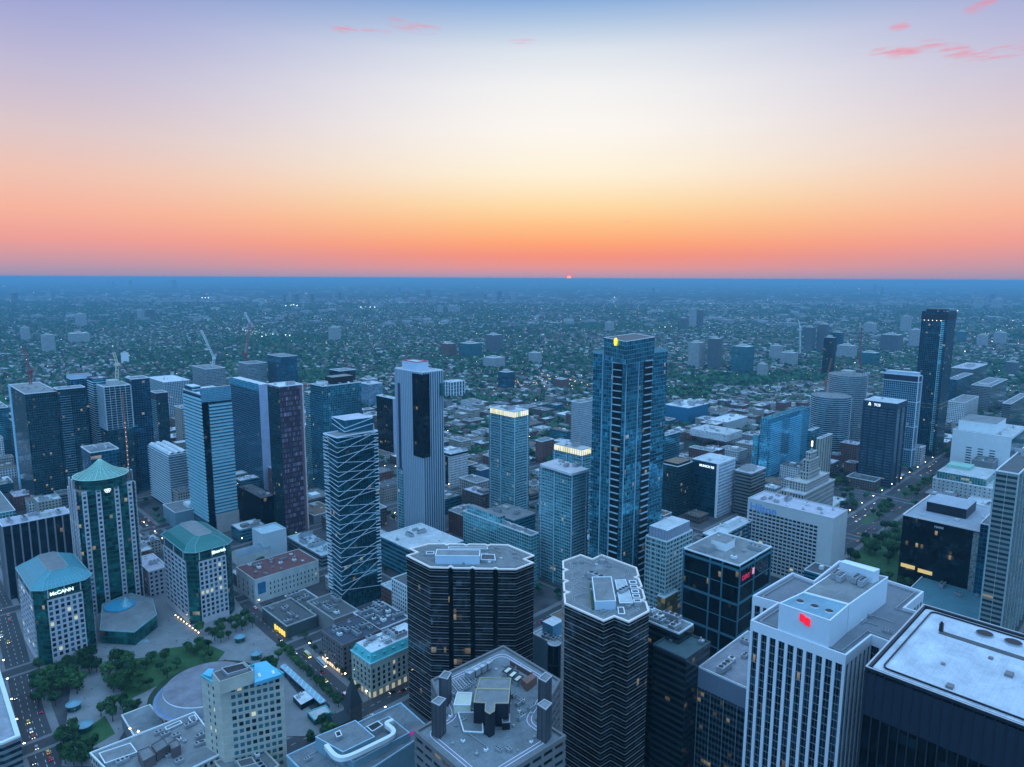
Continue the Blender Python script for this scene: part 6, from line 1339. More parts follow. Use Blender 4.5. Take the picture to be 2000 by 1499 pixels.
trees_in([(120,1480),(185,1468),(190,1499),(130,1499)], 9, .7, 1.0, 'tree at the very bottom left beside the road', 'trees at the bottom left')
trees_in([(380,1236),(480,1212),(500,1232),(430,1258),(390,1262)], 15, .6, .95, 'tree in the clump at the foot of the dark green roofed block', 'trees at the foot of the green-roofed block')
trees_in([(350,1268),(400,1262),(430,1280),(400,1296),(355,1285)], 8, .6, .9, 'tree on the right end of the curved lawn', 'trees on the right of the lawn')
trees_in([(515,1300),(545,1290),(545,1315),(525,1318)], 5, .55, .8, 'small tree near the kiosk by the turquoise-roofed hotel', 'trees near the hotel kiosk')
for i in range(22):
    p = gpt(548,1270)*(1-i/21)+gpt(662,1383)*(i/21); tree(p.x+rnd.uniform(-.6,.6), p.y+rnd.uniform(-.6,.6), rnd.uniform(.58,.72), 'street tree in the even row along the tree-lined street', 'street trees in a row')
for i in range(9):
    p = gpt(595,1250)*(1-i/8)+gpt(700,1352)*(i/8); tree(p.x+rnd.uniform(-1,1), p.y+rnd.uniform(-1,1), rnd.uniform(.4,.55), 'small tree on the shop side of the tree-lined street', 'shop side street trees')
trees_in([(600,1445),(640,1405),(672,1425),(668,1450),(610,1475)], 10, .55, .8, 'tree beside the dark stone church', 'trees by the church')
trees_in([(1658,1110),(1665,1060),(1720,1040),(1760,1040),(1765,1080),(1745,1110),(1700,1090)], 22, 1.0, 1.35, 'large park tree beside the wide avenue', 'park trees beside the avenue')
trees_in([(1675,1150),(1725,1125),(1775,1150),(1770,1180),(1690,1180)], 10, .9, 1.2, 'park tree in front of the lawn, partly behind the bank tower', 'park trees behind the bank tower')
trees_in([(1705,1008),(1725,990),(1745,985),(1742,1000),(1715,1018)], 12, .7, .95, 'tree on the planted median of the wide avenue', 'trees on the avenue median')
trees_in([(1752,973),(1780,955),(1830,935),(1825,955),(1790,975)], 14, .7, .95, 'tree on the far part of the avenue median', 'trees on the far median')
trees_in([(1620,995),(1645,960),(1680,985),(1665,1005),(1630,1010)], 12, .7, 1.0, 'garden tree between the stepped stone tower and the avenue', 'garden trees by the stepped tower')
trees_in([(1620,960),(1635,925),(1655,930),(1655,955)], 8, .8, 1.1, 'tall tree behind the stepped stone tower', 'trees behind the stepped tower')
trees_in([(505,1195),(600,1165),(615,1175),(540,1210)], 6, .4, .6, 'small tree in front of the white theatre', 'trees before the theatre')
# ================================================================ cars, buses, lamps, people
def carmesh():
    mb = MB(); P0 = [(-2.2,-.85),(2.2,-.85),(2.2,.85),(-2.2,.85)]; mb.taper(P0, [(-2.15,-.8),(2.1,-.8),(2.1,.8),(-2.15,.8)], .35, .85); o1 = mb
    return mb
CARC = [plain('%s car paint' % n, c, .3, .04) for n, c in (('black', (.01,.01,.012)), ('white', (.65,.66,.68)), ('silver', (.3,.32,.34)), ('dark blue', (.02,.04,.10)), ('red', (.3,.02,.02)), ('yellow', (.7,.45,.03)))]
CN = ['black', 'white', 'silver', 'dark blue', 'red', 'yellow']
GL_ = plain('car glass', (.01,.015,.02), .1, .02); TYRE = plain('tyre', (.012,.012,.012)); HEAD = emit('headlight', (1,.93,.75), 5); TAIL = emit('tail light', (1,.03,.03), 3)
CARP = []
def mkcar(i):
    t = empty('car'); 
    def pt(n, mb, m_): o = mb.build(n, m_, t); return o
    mb = MB(); mb.taper([(-2.2,-.88),(2.25,-.88),(2.25,.88),(-2.2,.88)], [(-2.15,-.84),(2.1,-.82),(2.1,.82),(-2.15,.84)], .3, .88); mb.taper([(-1.5,-.7),(.75,-.7),(.75,.7),(-1.5,.7)], [(-1.3,-.66),(.55,-.66),(.55,.66),(-1.3,.66)], 1.36, 1.42); pt('body', mb, CARC[i])
    mb = MB(); mb.taper([(-1.85,-.8),(1.25,-.8),(1.25,.8),(-1.85,.8)], [(-1.45,-.66),(.7,-.66),(.7,.66),(-1.45,.66)], .88, 1.37, top=False); pt('windows', mb, GL_)
    for x in (-1.35, 1.4):
        for y in (-.86, .86):
            mb = MB(); n = 10
            ring = [(x+.33*math.cos(6.283*k_/n), .33+.33*math.sin(6.283*k_/n)) for k_ in range(n)]
            mb.quad([(a, y+.1, z) for a, z in ring]); mb.quad([(a, y-.1, z) for a, z in ring[::-1]])
            for k_ in range(n): a, b_ = ring[k_], ring[(k_+1) % n]; mb.quad([(a[0],y-.1,a[1]),(b_[0],y-.1,b_[1]),(b_[0],y+.1,b_[1]),(a[0],y+.1,a[1])])
            pt('wheel', mb, TYRE)
    for y in (-.62, .62):
        mb = MB(); mb.box(2.12, y-.17, .55, 2.3, y+.17, .75, bottom=True); pt('headlight', mb, HEAD); mb = MB(); mb.box(-2.24, y-.17, .6, -2.16, y+.17, .78, bottom=True); pt('tail_light', mb, TAIL)
    CARP.append(t)
for i in range(6): mkcar(i)
CARN = 0
def car(x, y, a, i, where, group):
    t = copy_tree(CARP[i]); t.location = (x, y, .55); t.rotation_euler = (0, 0, a); set_tag(t, '%s car %s' % (CN[i], where), 'car', group)
def cars(P, lanes, n, where, group, jit=.0):
    used = []
    for _ in range(n):
        i = rnd.randrange(len(P)-1); L = (P[i+1]-P[i]).length; f = rnd.random(); p = P[i]+(P[i+1]-P[i])*f; d = (P[i+1]-P[i])/L; nn = Vector((-d.y, d.x)); off = rnd.choice(lanes); q = p+nn*off
        if any((q-u).length < 6.5 for u in used): continue
        used.append(q); a = math.atan2(d.y, d.x) + (0 if off < 0 else math.pi); car(q.x, q.y, a, rnd.choice((0,0,1,1,2,2,3,4,5)), where, group)
cars(A_[:5], (-5.5,-2.2,2.2,5.5), 30, 'on the left road beside the stone office blocks', 'cars on the left road')
cars(RBp[:5], (-4.6,-1.8,1.8), 22, 'on the tree-lined street by the square', 'cars on the tree-lined street')
cars(RC[1:3], (-4.5,-1.7,1.7,4.5), 16, 'on the street beside the turquoise-roofed bank', 'cars beside the turquoise-roofed bank')
cars(RBp[5:8], (-4.5,-1.8,1.8,4.5), 46, 'in the evening queue beyond the tall stone tower', 'cars beyond the tall stone tower')
cars(RU[:4], (-16,-12,-8,8,12,16), 60, 'on the wide avenue at the right', 'cars on the wide avenue')
for gv, gl, m__ in ((452,740,30),(560,640,26),(345,700,20)): cars([Gp(gv, gl-150), Gp(gv, gl+150)], (-2.5,2.5), m__//2, 'on a narrow street deep between the blocks', 'cars on the narrow streets')
# streetcar, buses
def bus(name, label, cat, p, q, cols, secs=1, L=12):
    a = math.atan2((q-p).y, (q-p).x); t = empty(name, (p.x, p.y, .4), a); set_tag(t, label, cat)
    for s_ in range(secs):
        x = s_*(L+.5); mb = MB(); mb.taper([(x,-1.28),(x+L,-1.28),(x+L,1.28),(x,1.28)], [(x+.05,-1.2),(x+L-.05,-1.2),(x+L-.05,1.2),(x+.05,1.2)], .35, 3.1); mb.build('body', cols[0], t)
        mb = MB(); mb.box(x+.4,-1.31,1.5,x+L-.4,1.31,2.5,bottom=True); mb.build('windows', GL_, t); mb = MB(); mb.box(x+.6,-.9,3.11,x+L-.6,.9,3.3); mb.build('roof_panel', cols[1], t)
        for wx in (x+2, x+L-2): mb = MB(); mb.box(wx-.5,-1.22,0,wx+.5,1.22,.9,bottom=True); mb.build('wheels', TYRE, t)
    mb = MB(); mb.box(secs*(L+.5)-.5,-1,.8,secs*(L+.5)-.35,1,1.1,bottom=True); mb.build('headlight', HEAD, t); return t
bus('streetcar', 'red and white streetcar on the street corner below the turquoise-roofed bank', 'tram', gpt(702,1388), gpt(670,1360), (plain('tram red', (.42,.02,.03), .4, .05), WHITE), 2, 10)
bus('bus', 'white city bus on the tree-lined street by the brown warehouse', 'bus', gpt(622,1292), gpt(640,1310), (WHITE, RL))
bus('bus', 'yellow tour bus behind the white one on the tree-lined street', 'bus', gpt(596,1279), gpt(608,1290), (plain('bus yellow', (.7,.5,.05), .4), RL), 1, 8)
# lamps
def lampmesh():
    t = empty('street_lamp'); mb = MB(); mb.cyl(0,0,0,7.5,.12,.08,n=6); mb.bar((0,0,7.4),(1.4,0,7.7),.1); mb.build('pole', DARKM, t); mb = MB(); mb.box(1.0,-.28,7.55,1.9,.28,7.85,bottom=True); mb.build('lamp_head', emit('street lamp glow', (1,.72,.42), 22), t); return t
LP = lampmesh()
def lamps(P, off, step, where, group, z=.5):
    for i in range(len(P)-1):
        L = (P[i+1]-P[i]).length; d = (P[i+1]-P[i])/L; nn = Vector((-d.y, d.x)); s_ = step/2
        while s_ < L: q = P[i]+d*s_+nn*off; t = copy_tree(LP); t.location = (q.x, q.y, z); t.rotation_euler = (0,0,math.atan2(-nn.y*off, -nn.x*off)); set_tag(t, 'glowing street lamp '+where, 'street lamp', group); s_ += step
lamps(A_[:5], 9.5, 30, 'along the left road', 'lamps along the left road'); lamps(RBp[:5], -8.5, 28, 'along the tree-lined street', 'lamps along the tree-lined street')
lamps(RU[:4], 22, 40, 'on the left side of the wide avenue', 'lamps along the wide avenue'); lamps(RBp[5:8], 8, 38, 'beyond the tall stone tower', 'lamps beyond the tall stone tower')
for gv in (345, 452, 560, 668, 776): lamps([Gp(gv, 500), Gp(gv, 1000)], 6, 60, 'in the narrow streets between the blocks', 'lamps in the narrow streets')
for gl in (575, 690, 812): lamps([Gp(250, gl), Gp(1000, gl)], 6, 70, 'in the cross streets between the blocks', 'lamps in the cross streets')
for i in range(9):
    p = gpt(343,1206)*(1-i/8)+gpt(388,1240)*(i/8); t = empty('bollard_light', (p.x, p.y, .6)); set_tag(t, 'warm glowing bollard light at the foot of the dark green roofed block', 'bollard', 'bollard lights by the green-roofed block')
    mb = MB(); mb.cyl(0,0,0,.9,.18,n=8); mb.build('post', DARKM, t); mb = MB(); mb.cyl(0,0,.9,1.5,.3,.25,n=8); mb.build('light', emit('bollard glow', (1,.68,.35), 14), t)
# people: one continuous body each
def person_mesh(k_, cloth, step):
    me = bpy.data.meshes.new('p'); V = [(0,0,.95),(0,0,1.2),(0,0,1.42),(0,0,1.52),(0,0,1.66),(.1,0,.9),(.11,step,.5),(.12,step*1.6,.05),(.12,step*1.6+.16,.03),(-.1,0,.9),(-.11,-step,.5),(-.12,-step*1.6,.05),(-.12,-step*1.6+.16,.03),(.2,0,1.4),(.26,-step*.8,1.12),(.27,-step,.86),(-.2,0,1.4),(-.26,step*.8,1.12),(-.27,step,.86)]
    E_ = [(0,1),(1,2),(2,3),(3,4),(0,5),(5,6),(6,7),(7,8),(0,9),(9,10),(10,11),(11,12),(2,13),(13,14),(14,15),(2,16),(16,17),(17,18)]
    R = [.15,.15,.15,.06,.105,.09,.06,.045,.04,.09,.06,.045,.04,.06,.045,.035,.06,.045,.035]
    me.from_pydata(V, E_, []); o = bpy.data.objects.new('p', me); COL.objects.link(o); md = o.modifiers.new('s', 'SKIN')
    for i, r_ in enumerate(R): me.skin_vertices[0].data[i].radius = (r_, r_)
    me.skin_vertices[0].data[0].use_root = True; o.modifiers.new('u', 'SUBSURF').levels = 1
    out = bpy.data.meshes.new_from_object(o.evaluated_get(bpy.context.evaluated_depsgraph_get())); bpy.data.objects.remove(o)
    sk = plain('skin', (.4,.25,.18)); tr = plain('dark trousers', (.02,.022,.03)); out.materials.clear()
    for m__ in (tr, cloth, sk, plain('dark hair', (.02,.015,.012))): out.materials.append(m__)
    for f in out.polygons: z = f.center.z; f.material_index = 0 if z < .92 else (1 if z < 1.48 and not (z < .9) else (3 if z > 1.68 else 2))
    return out
PM = [person_mesh(0, plain('light shirt', (.5,.5,.52)), .16), person_mesh(1, plain('dark coat', (.02,.02,.03)), .12), person_mesh(2, plain('red jacket', (.3,.03,.03)), .2)]
PD = ['in a light shirt walking', 'in a dark coat walking', 'in a red jacket walking']
pp_ = [(172,1383),(166,1368),(230,1262),(267,1273),(212,1288),(250,1240),(310,1232),(330,1240),(345,1256),(300,1262),(240,1280),(196,1290),(190,1320),(200,1300),(368,1252),(480,1248),(495,1262),(520,1252),(535,1275),(330,1216),(350,1230),(205,1268),(225,1248),(180,1350),(460,1264),(680,1440),(655,1395),(640,1385),(232,1428),(220,1412)]
for i, (x, y) in enumerate(pp_):
    p = gpt(x, y); k_ = i % 3; o = bpy.data.objects.new('person', PM[k_]); COL.objects.link(o); o.location = (p.x, p.y, .62); o.rotation_euler = (0,0,rnd.uniform(0,6.28)); set_tag(o, 'small figure %s across the stone square' % PD[k_], 'person', 'people %s in the square' % PD[k_][3:])
# ================================================================ cranes
def crane(label, base, top, tip, tail, col, thick=1.5):
    """mast base and top, jib tip and counter-jib end as world points"""
    t = empty('tower_crane', base); set_tag(t, label, 'crane'); B = Vector(base)
    def lattice(name, a, b_, w):
        a, b_ = Vector(a)-B, Vector(b_)-B; mb = MB(); d = (b_-a); L = d.length; d /= L; x = d.orthogonal().normalized()*w/2; y = d.cross(x).normalized()*w/2; C = [x+y, x-y, -x-y, -x+y]
        for c_ in C: mb.bar(a+c_, b_+c_, w*.16)
        n = max(2, int(L/w/1.4))
        for i in range(n):
            for j in range(4): mb.bar(a+d*L*i/n+C[j], a+d*L*(i+1)/n+C[(j+1) % 4], w*.12)
        mb.build(name, col, t)
    lattice('mast', base, top, thick*1.25); lattice('jib', top, tip, thick); lattice('counter_jib', top, tail, thick)
    mb = MB(); q = Vector(tail)-B; mb.box(q.x-thick, q.y-thick, q.z-2.5, q.x+thick, q.y+thick, q.z+.5, bottom=True); mb.build('counterweight', CONCD, t); q = Vector(top)-B; mb = MB(); mb.box(q.x-thick, q.y-thick, q.z-1.5, q.x+thick, q.y+thick, q.z+1.5, bottom=True); mb.build('cab', col, t)
def pxat(px_, py_, ref): # point on the viewing line at the same distance as ref
    r = ray(px_, py_).normalized(); return CAMP+r*(ref-CAMP).length
WHC = plain('white crane steel', (.62,.66,.7), .5, .05); RDC = plain('red crane steel', (.28,.04,.05), .5, .05); ORC = plain('orange crane steel', (.32,.11,.06), .5, .05)
def mkcrane(label, bp, tp, tipp, tailp, h0, col, th_=1.6):
    b0 = at(*bp, h0); crane(label, tuple(b0), tuple(pxat(*tp, b0)), tuple(pxat(*tipp, b0)), tuple(pxat(*tailp, b0)), col, th_)
mkcrane('pale luffing crane with its jib raised steeply to the left on the unfinished concrete tower', (416,716), (418,700), (393,645), (424,688), 140, WHC, 2.2)
mkcrane('red luffing crane with bent jib on the unfinished block behind the dark blue tower', (482,706), (480,692), (489,630), (470,688), 145, RDC, 2.4)
mkcrane('white crane reaching up above the red one', (480,690), (489,632), (478,610), (494,640), 150, WHC, 2.2)
mkcrane('red crane on the roof of the wide dark condominium at the far left', (60,752), (58,726), (46,680), (68,722), 150, RDC, 2.0)
mkcrane('pale crane above the unfinished grid tower at the left', (228,742), (229,712), (222,688), (236,716), 160, plain('cream crane steel', (.6,.55,.42)), 2.2)
mkcrane('red crane mast rising from the taller unfinished curved tower', (1681,722), (1680,700), (1683,640), (1676,706), 105, RDC, 1.6)
mkcrane('orange crane beside the curved banded tower', (1611,770), (1614,745), (1624,700), (1608,750), 95, ORC, 1.6)
mkcrane('thin pale crane over the distant grey blocks at the right', (1563,690), (1563,640), (1560,628), (1566,646), 30, WHC, 2.6)
# ================================================================ the city between and behind
def free(v0, v1, l0, l1, pad=3):
    for a0, a1, b0, b1 in FOOT:
        if v0 < a1+pad and v1 > a0-pad and l0 < b1+pad and l1 > b0-pad: return False
    return True
def onroad(v, l, rad_):
    p = G(v, l); p = Vector((p.x, p.y))
    for P, w in ROADS:
        for i in range(len(P)-1):
            d = P[i+1]-P[i]; L2 = d.length_squared; t = max(0, min(1, (p-P[i]).dot(d)/L2))
            if (p-P[i]-d*t).length < w+rad_: return True
    return False
NOB = [[tuple(gpt(*p)) for p in q] for q in ([(40,1520),(60,1290),(150,1200),(200,1140),(330,1130),(470,1160),(740,1420),(640,1520)], [(1640,1180),(1660,1020),(1830,900),(1850,930),(1800,1060),(1800,1200)], [(1600,1020),(1640,930),(1700,960),(1690,1010)], [(400,1050),(560,1050),(600,1120),(400,1140)])]
LOWM = [(G_PUNCHR,'red brick'),(G_PUNCHD,'brown'),(G_PUNCHB,'beige'),(G_PUNCHW,'white'),(G_BAND,'grey banded'),(G_BANDT,'teal glazed'),(plain('grey render', (.22,.22,.23)),'plain grey')]
ROOFS = [RG, RG, RL, RD, RW, roofm('lilac roof', (.5,.46,.52)), RB]
nlow = 0
r_ = random.Random(11)
rects = []
def seenpx(v, l, h):
    p = G(v, l); q = proj(Vector((p.x, p.y, h))); return q
for it in range(60000):
    if nlow >= 560: break
    v, l = r_.uniform(-120, 1500), r_.uniform(100, 1350); p = G(v, l)
    if p.y < 520 or p.y > 1500 or abs(p.x) > .78*p.y+40: continue
    a, b_ = r_.uniform(16, 44), r_.uniform(16, 44)
    if not free(v-a/2, v+a/2, l-b_/2, l+b_/2): continue
    if onroad(v, l, max(a, b_)/2-1): continue
    if any(inside(q, p.x, p.y) for q in NOB): continue
    h = r_.choice((7,9,11,13,16,20,26,34) if p.y < 1050 else (7,9,11,13,16,22)) * r_.uniform(.9, 1.15)
    if r_.random() < .06 and p.x < -150 and p.y > 950: h = r_.uniform(40, 75)
    FOOT.append((v-a/2, v+a/2, l-b_/2, l+b_/2)); nlow += 1
    k_ = r_.choices(range(7), (26,14,16,14,12,8,10))[0]; m_, nm = LOWM[k_]
    t = empty('low_building' if h <= 14 else 'city_block', (p.x, p.y, 0), TH); set_tag(t, '%s flat-roofed %s in the streets between the towers' % (nm, 'block' if h > 14 else 'low building'), 'building', '%s %s between the towers' % (nm, 'blocks' if h > 14 else 'low buildings'))
    mb = MB(); mb.prism([(-a/2,-b_/2),(a/2,-b_/2),(a/2,b_/2),(-a/2,b_/2)], 0, h, bay=3, fh=3.4, mit=1); mb.build('wall', [m_, r_.choice(ROOFS)], t)
    R4 = [(-a/2,-b_/2),(a/2,-b_/2),(a/2,b_/2),(-a/2,b_/2)]; O_, I_ = inset(R4, -.15), inset(R4, .35); mb = MB()
    for i in range(4):
        j = (i+1) % 4; mb.quad([(*O_[i],h+.01),(*O_[j],h+.01),(*O_[j],h+.8),(*O_[i],h+.8)]); mb.quad([(*O_[i],h+.8),(*O_[j],h+.8),(*I_[j],h+.8),(*I_[i],h+.8)]); mb.quad([(*I_[j],h+.01),(*I_[i],h+.01),(*I_[i],h+.8),(*I_[j],h+.8)])
    mb.build('parapet', r_.choice((EDGE, CONC, CONCD, m_)), t)
    if r_.random() < .5: w_ = r_.uniform(.15,.35); x, y = r_.uniform(-.25,.25)*a, r_.uniform(-.25,.25)*b_; mb = MB(); mb.box(x-a*w_/2,y-b_*w_/2,h+.01,x+a*w_/2,y+b_*w_/2,h+r_.uniform(2.5,4.5)); mb.build('stair_house', r_.choice((CONC,WHITE,METAL,CONCD)), t)
    for _ in range(r_.randint(2, 7)):
        o = r_.choice(UNITS).copy(); COL.objects.link(o); o.parent = t; o.location = (r_.uniform(-.4,.4)*a, r_.uniform(-.4,.4)*b_, h+.02); o.rotation_euler = (0,0,r_.choice((0,1.571))); s_ = r_.uniform(.6,1.3); o.scale = (s_,s_,s_)
# mid-distance blocks given by where they stand in the view: left, right, top row, foot row
def mid(x0, x1, yt, yb, label, mat=None, grp=None, roof=None, n=2, name='apartment_building', fh=3.2):
    g_ = gpt((x0+x1)/2, yb); dist = g_.length; h = bis(lambda z: yt-proj(Vector((g_.x, g_.y, z)))[1], 1, 300)
    c_ = Vector((g_.x, g_.y, h)); wid = (x1-x0)/FPX*((c_-CAMP).dot(F_)); a = wid*.62; b_ = wid*.62
    ctr = Vector((g_.x, g_.y))*(1+wid*.4/dist); t = empty(name, (ctr.x, ctr.y, 0), TH); set_tag(t, label, 'building', grp)
    mb = MB(); R4 = [(-a/2,-b_/2),(a/2,-b_/2),(a/2,b_/2),(-a/2,b_/2)]; mb.prism(R4, 0, h, bay=3.5, fh=fh, mit=1); mb.build('wall', [mat or G_BAND, roof or RL], t)
    mb = MB(); mb.box(-a*.2,-b_*.2,h,a*.15,b_*.25,h+min(6, h*.12)); mb.build('penthouse', CONC, t); v, l = toG(ctr); FOOT.append((v-a/2,v+a/2,l-b_/2,l+b_/2)); return t
PGL = glass('hazy slab', (.03,.06,.09), (.12,.18,.22), .3, .2, wall=(.42,.42,.42), wx=.7, wz=.5, lit=.01, run=0)
DGL = glass('dark hazy slab', (.02,.04,.06), (.06,.10,.13), .4, .2, wall=(.12,.13,.15), wx=.6, wz=.5, lit=.01, run=0)
for x0, x1, yt, yb, lb, m_ in (
    (1340,1378,670,722,'pale ribbed apartment slab in the middle distance, left of the dark one',PGL),(1378,1410,662,724,'grey apartment slab just right of the pale ribbed one',DGL),(1424,1474,678,735,'teal office block right of the ribbed apartment pair',G_BANDT),
    (1344,1360,604,642,'distant pale blue tower, left of a close pair',PGL),(1360,1374,606,640,'distant dark tower with white edge, right of a close pair',DGL),(1325,1345,622,645,'distant low dark block beside the close pair of towers',DGL),
    (268,285,606,625,'distant pale slab on the left horizon side',PGL),(286,304,605,625,'distant pinkish slab beside the pale one on the left',DGL),(146,172,614,640,'distant grey slab standing among trees at the left',PGL),
    (853,866,598,612,'narrow white slab on the far plain, left one',PGL),(873,900,598,612,'wide white slab on the far plain, right one',PGL),(893,945,672,700,'teal and brown office block in the trees above the slim condominium',G_BANDT),(860,893,672,698,'brown brick mill building left of the teal and brown block',G_PUNCHR),
    (945,985,655,690,'dark flat block behind the teal and brown office',DGL),(970,1008,728,765,'blue grey office block in the trees above the lit crown',G_BLUE),(1602,1630,660,735,'dark checkered tower rising from the right middle distance',G_DARK),(1567,1592,640,690,'pale edged grey tower in a distant right-hand cluster',DGL),
    (1592,1618,634,690,'grey tower with crane in the distant right-hand cluster',DGL),(1618,1648,650,690,'teal grey tower on the right of the distant cluster',G_BLUE),(1684,1714,632,652,'cream apartment block beyond the checkered tower',PGL),(1755,1780,618,650,'pale tower left of the tallest dark tower',PGL),
    (1714,1765,655,690,'broad blue grey hospital block left of the tallest dark tower',DGL),(1772,1800,645,680,'cream slab touching the tallest dark tower',PGL),(1630,1676,676,702,'low white university block right of the checkered tower',PGL),(1676,1720,690,716,'teal laboratory block behind the unfinished curved tower',G_BANDT),
    (1866,1888,648,672,'pale blue block right of the tallest dark tower',G_BANDT),(1905,1930,655,680,'cream institutional block at far right',PGL),(1938,1966,650,675,'cream block at the right with rounded top',PGL),(1960,1990,708,735,'dark office block near the right edge',DGL),
    (1898,1922,582,602,'far square pale tower on the right',PGL),(1932,1958,586,604,'second far square pale tower on the right, the one nearer the edge',PGL),(700,742,742,782,'white dotted block behind the stepped teal tower',PGL),(1180,1200,630,650,'small pale block in the trees behind the tallest tower',PGL),
    (40,62,640,668,'tall pale slab near the left edge behind the dark condominium',PGL),(80,112,655,690,'pale institutional block at the left in the trees',PGL),(130,180,652,672,'long pale hospital range at the left',PGL),(236,254,690,712,'white square block above the unfinished grid tower',WHITE),
    (1520,1560,690,716,'white arts block left of the checkered tower',PGL),(1476,1500,712,740,'low pale block in the trees at centre right',PGL),(1500,1530,676,705,'cream apartment house left of the white arts block',PGL),(640,668,640,668,'distant pale hall among trees behind the red crane',PGL),
    (1030,1060,690,712,'cream school block in the trees right of centre',PGL),(940,990,700,722,'long low pale school above the centre',PGL),(1080,1112,742,764,'red brick hall left of the tallest tower',G_PUNCHR)):
    mid(x0, x1, yt, yb, lb, m_)
for i, (x, yt, yb, w) in enumerate(((212,549,560,6),(222,550,560,5),(238,549,561,6),(255,548,560,8),(332,548,562,8),(341,547,562,9),(350,551,562,5),(556,575,590,6),(566,573,590,8),(580,574,591,10),(596,575,590,9),(610,574,590,7),(652,572,588,6),(664,572,588,6),(676,571,588,6),(836,567,582,9),(964,571,586,9),(976,569,586,10),(1003,574,590,10),(948,574,586,7),
        (1640,550,558,3),(1656,548,556,4),(1735,548,556,3),(1742,549,557,3),(1784,542,556,5),(1790,543,556,4),(1797,541,556,4),(1802,545,556,4),(1808,543,556,5),(1819,546,556,4),(1826,546,556,4),(1832,547,556,5),(1787,552,562,4),(1708,556,572,6),(1716,560,576,5),(1722,561,576,5),(1900,570,584,9),(1938,574,588,12),(1262,562,576,5),(1276,563,576,6),(1390,556,564,8),(1425,552,558,4),(95,566,580,8),(30,572,590,14),(60,575,590,10),(1560,556,564,5),(720,566,576,5),(780,562,572,5))):
    mid(x-w/2, x+w/2, yt, yb, 'far-off slab tower fading into the haze towards the horizon', (PGL, DGL)[i % 2], 'far-off towers near the horizon', name='distant_tower')
# ---------------------------------------------------------------- houses and tree canopy: first the nearest as things, the rest as one mass each
HM = [plain('brick house', (.16,.08,.065)), plain('brown roof house', (.10,.08,.075)), plain('grey roof house', (.17,.17,.18)), plain('pale roof house', (.40,.39,.40)), plain('white roof house', (.46,.46,.48)), plain('dark roof house', (.05,.05,.06))]
hp = []; rr = np.random.default_rng(3)
def fieldpts(n, y0, y1, pw=1.0):
    y = y0*(y1/y0)**(rr.random(n)**pw); x = (rr.random(n)*2-1)*(.80*y+60); return np.stack([x, y], 1)
cand = fieldpts(60000, 1150, 9000, .85)
# snap to terraces along the street grid
gv = cand[:,0]*CT+cand[:,1]*ST; gl = -cand[:,0]*ST+cand[:,1]*CT
gl = np.round(gl/46)*46+np.where(rr.random(len(gl)) < .5, -12, 12)+rr.normal(0, 1.5, len(gl)); gv = np.round(gv/9)*9
dens = np.sin(gv*.004+1)*np.sin(gl*.0031)+.6*np.sin(gv*.0013)*np.cos(gl*.0017); keep = rr.random(len(gv)) < np.clip(.52+.35*dens, .08, 1)
gv, gl = gv[keep], gl[keep]
_, ui = np.unique(np.stack([np.round(gv/9), np.round(gl)], 1), axis=0, return_index=True); gv, gl = gv[ui], gl[ui]
X = gv*CT-gl*ST; Y = gv*ST+gl*CT
FA = np.array(FOOT); ok = np.ones(len(gv), bool)
for a0, a1, b0, b1 in FA: ok &= ~((gv > a0-9) & (gv < a1+9) & (gl > b0-9) & (gl < b1+9))
ok &= (np.hypot(X, Y) > 1250) | ((Y > 1050) & (np.abs(X) < 250)); 
PARK = [gpt(830,780), gpt(1420,745), gpt(1560,740), gpt(600,740), gpt(1330,770), gpt(560,665), gpt(1200,640)]
PR = [70, 130, 110, 120, 90, 260, 300]
for p, R0 in zip(PARK, PR): ok &= np.hypot(X-p.x, Y-p.y) > R0
gv, gl, X, Y = gv[ok], gl[ok], X[ok], Y[ok]; D_ = np.hypot(X, Y); od = np.argsort(D_); gv, gl, X, Y, D_ = (q[od] for q in (gv, gl, X, Y, D_))
W_ = rr.uniform(6, 9, len(gv))*np.where(rr.random(len(gv)) < .07, 2.6, 1)*(1+D_/14000); Dp = rr.uniform(10, 16, len(gv))*np.where(rr.random(len(gv)) < .08, 1.8, 1)*(1+D_/14000); Hh = rr.uniform(6, 9.5, len(gv))
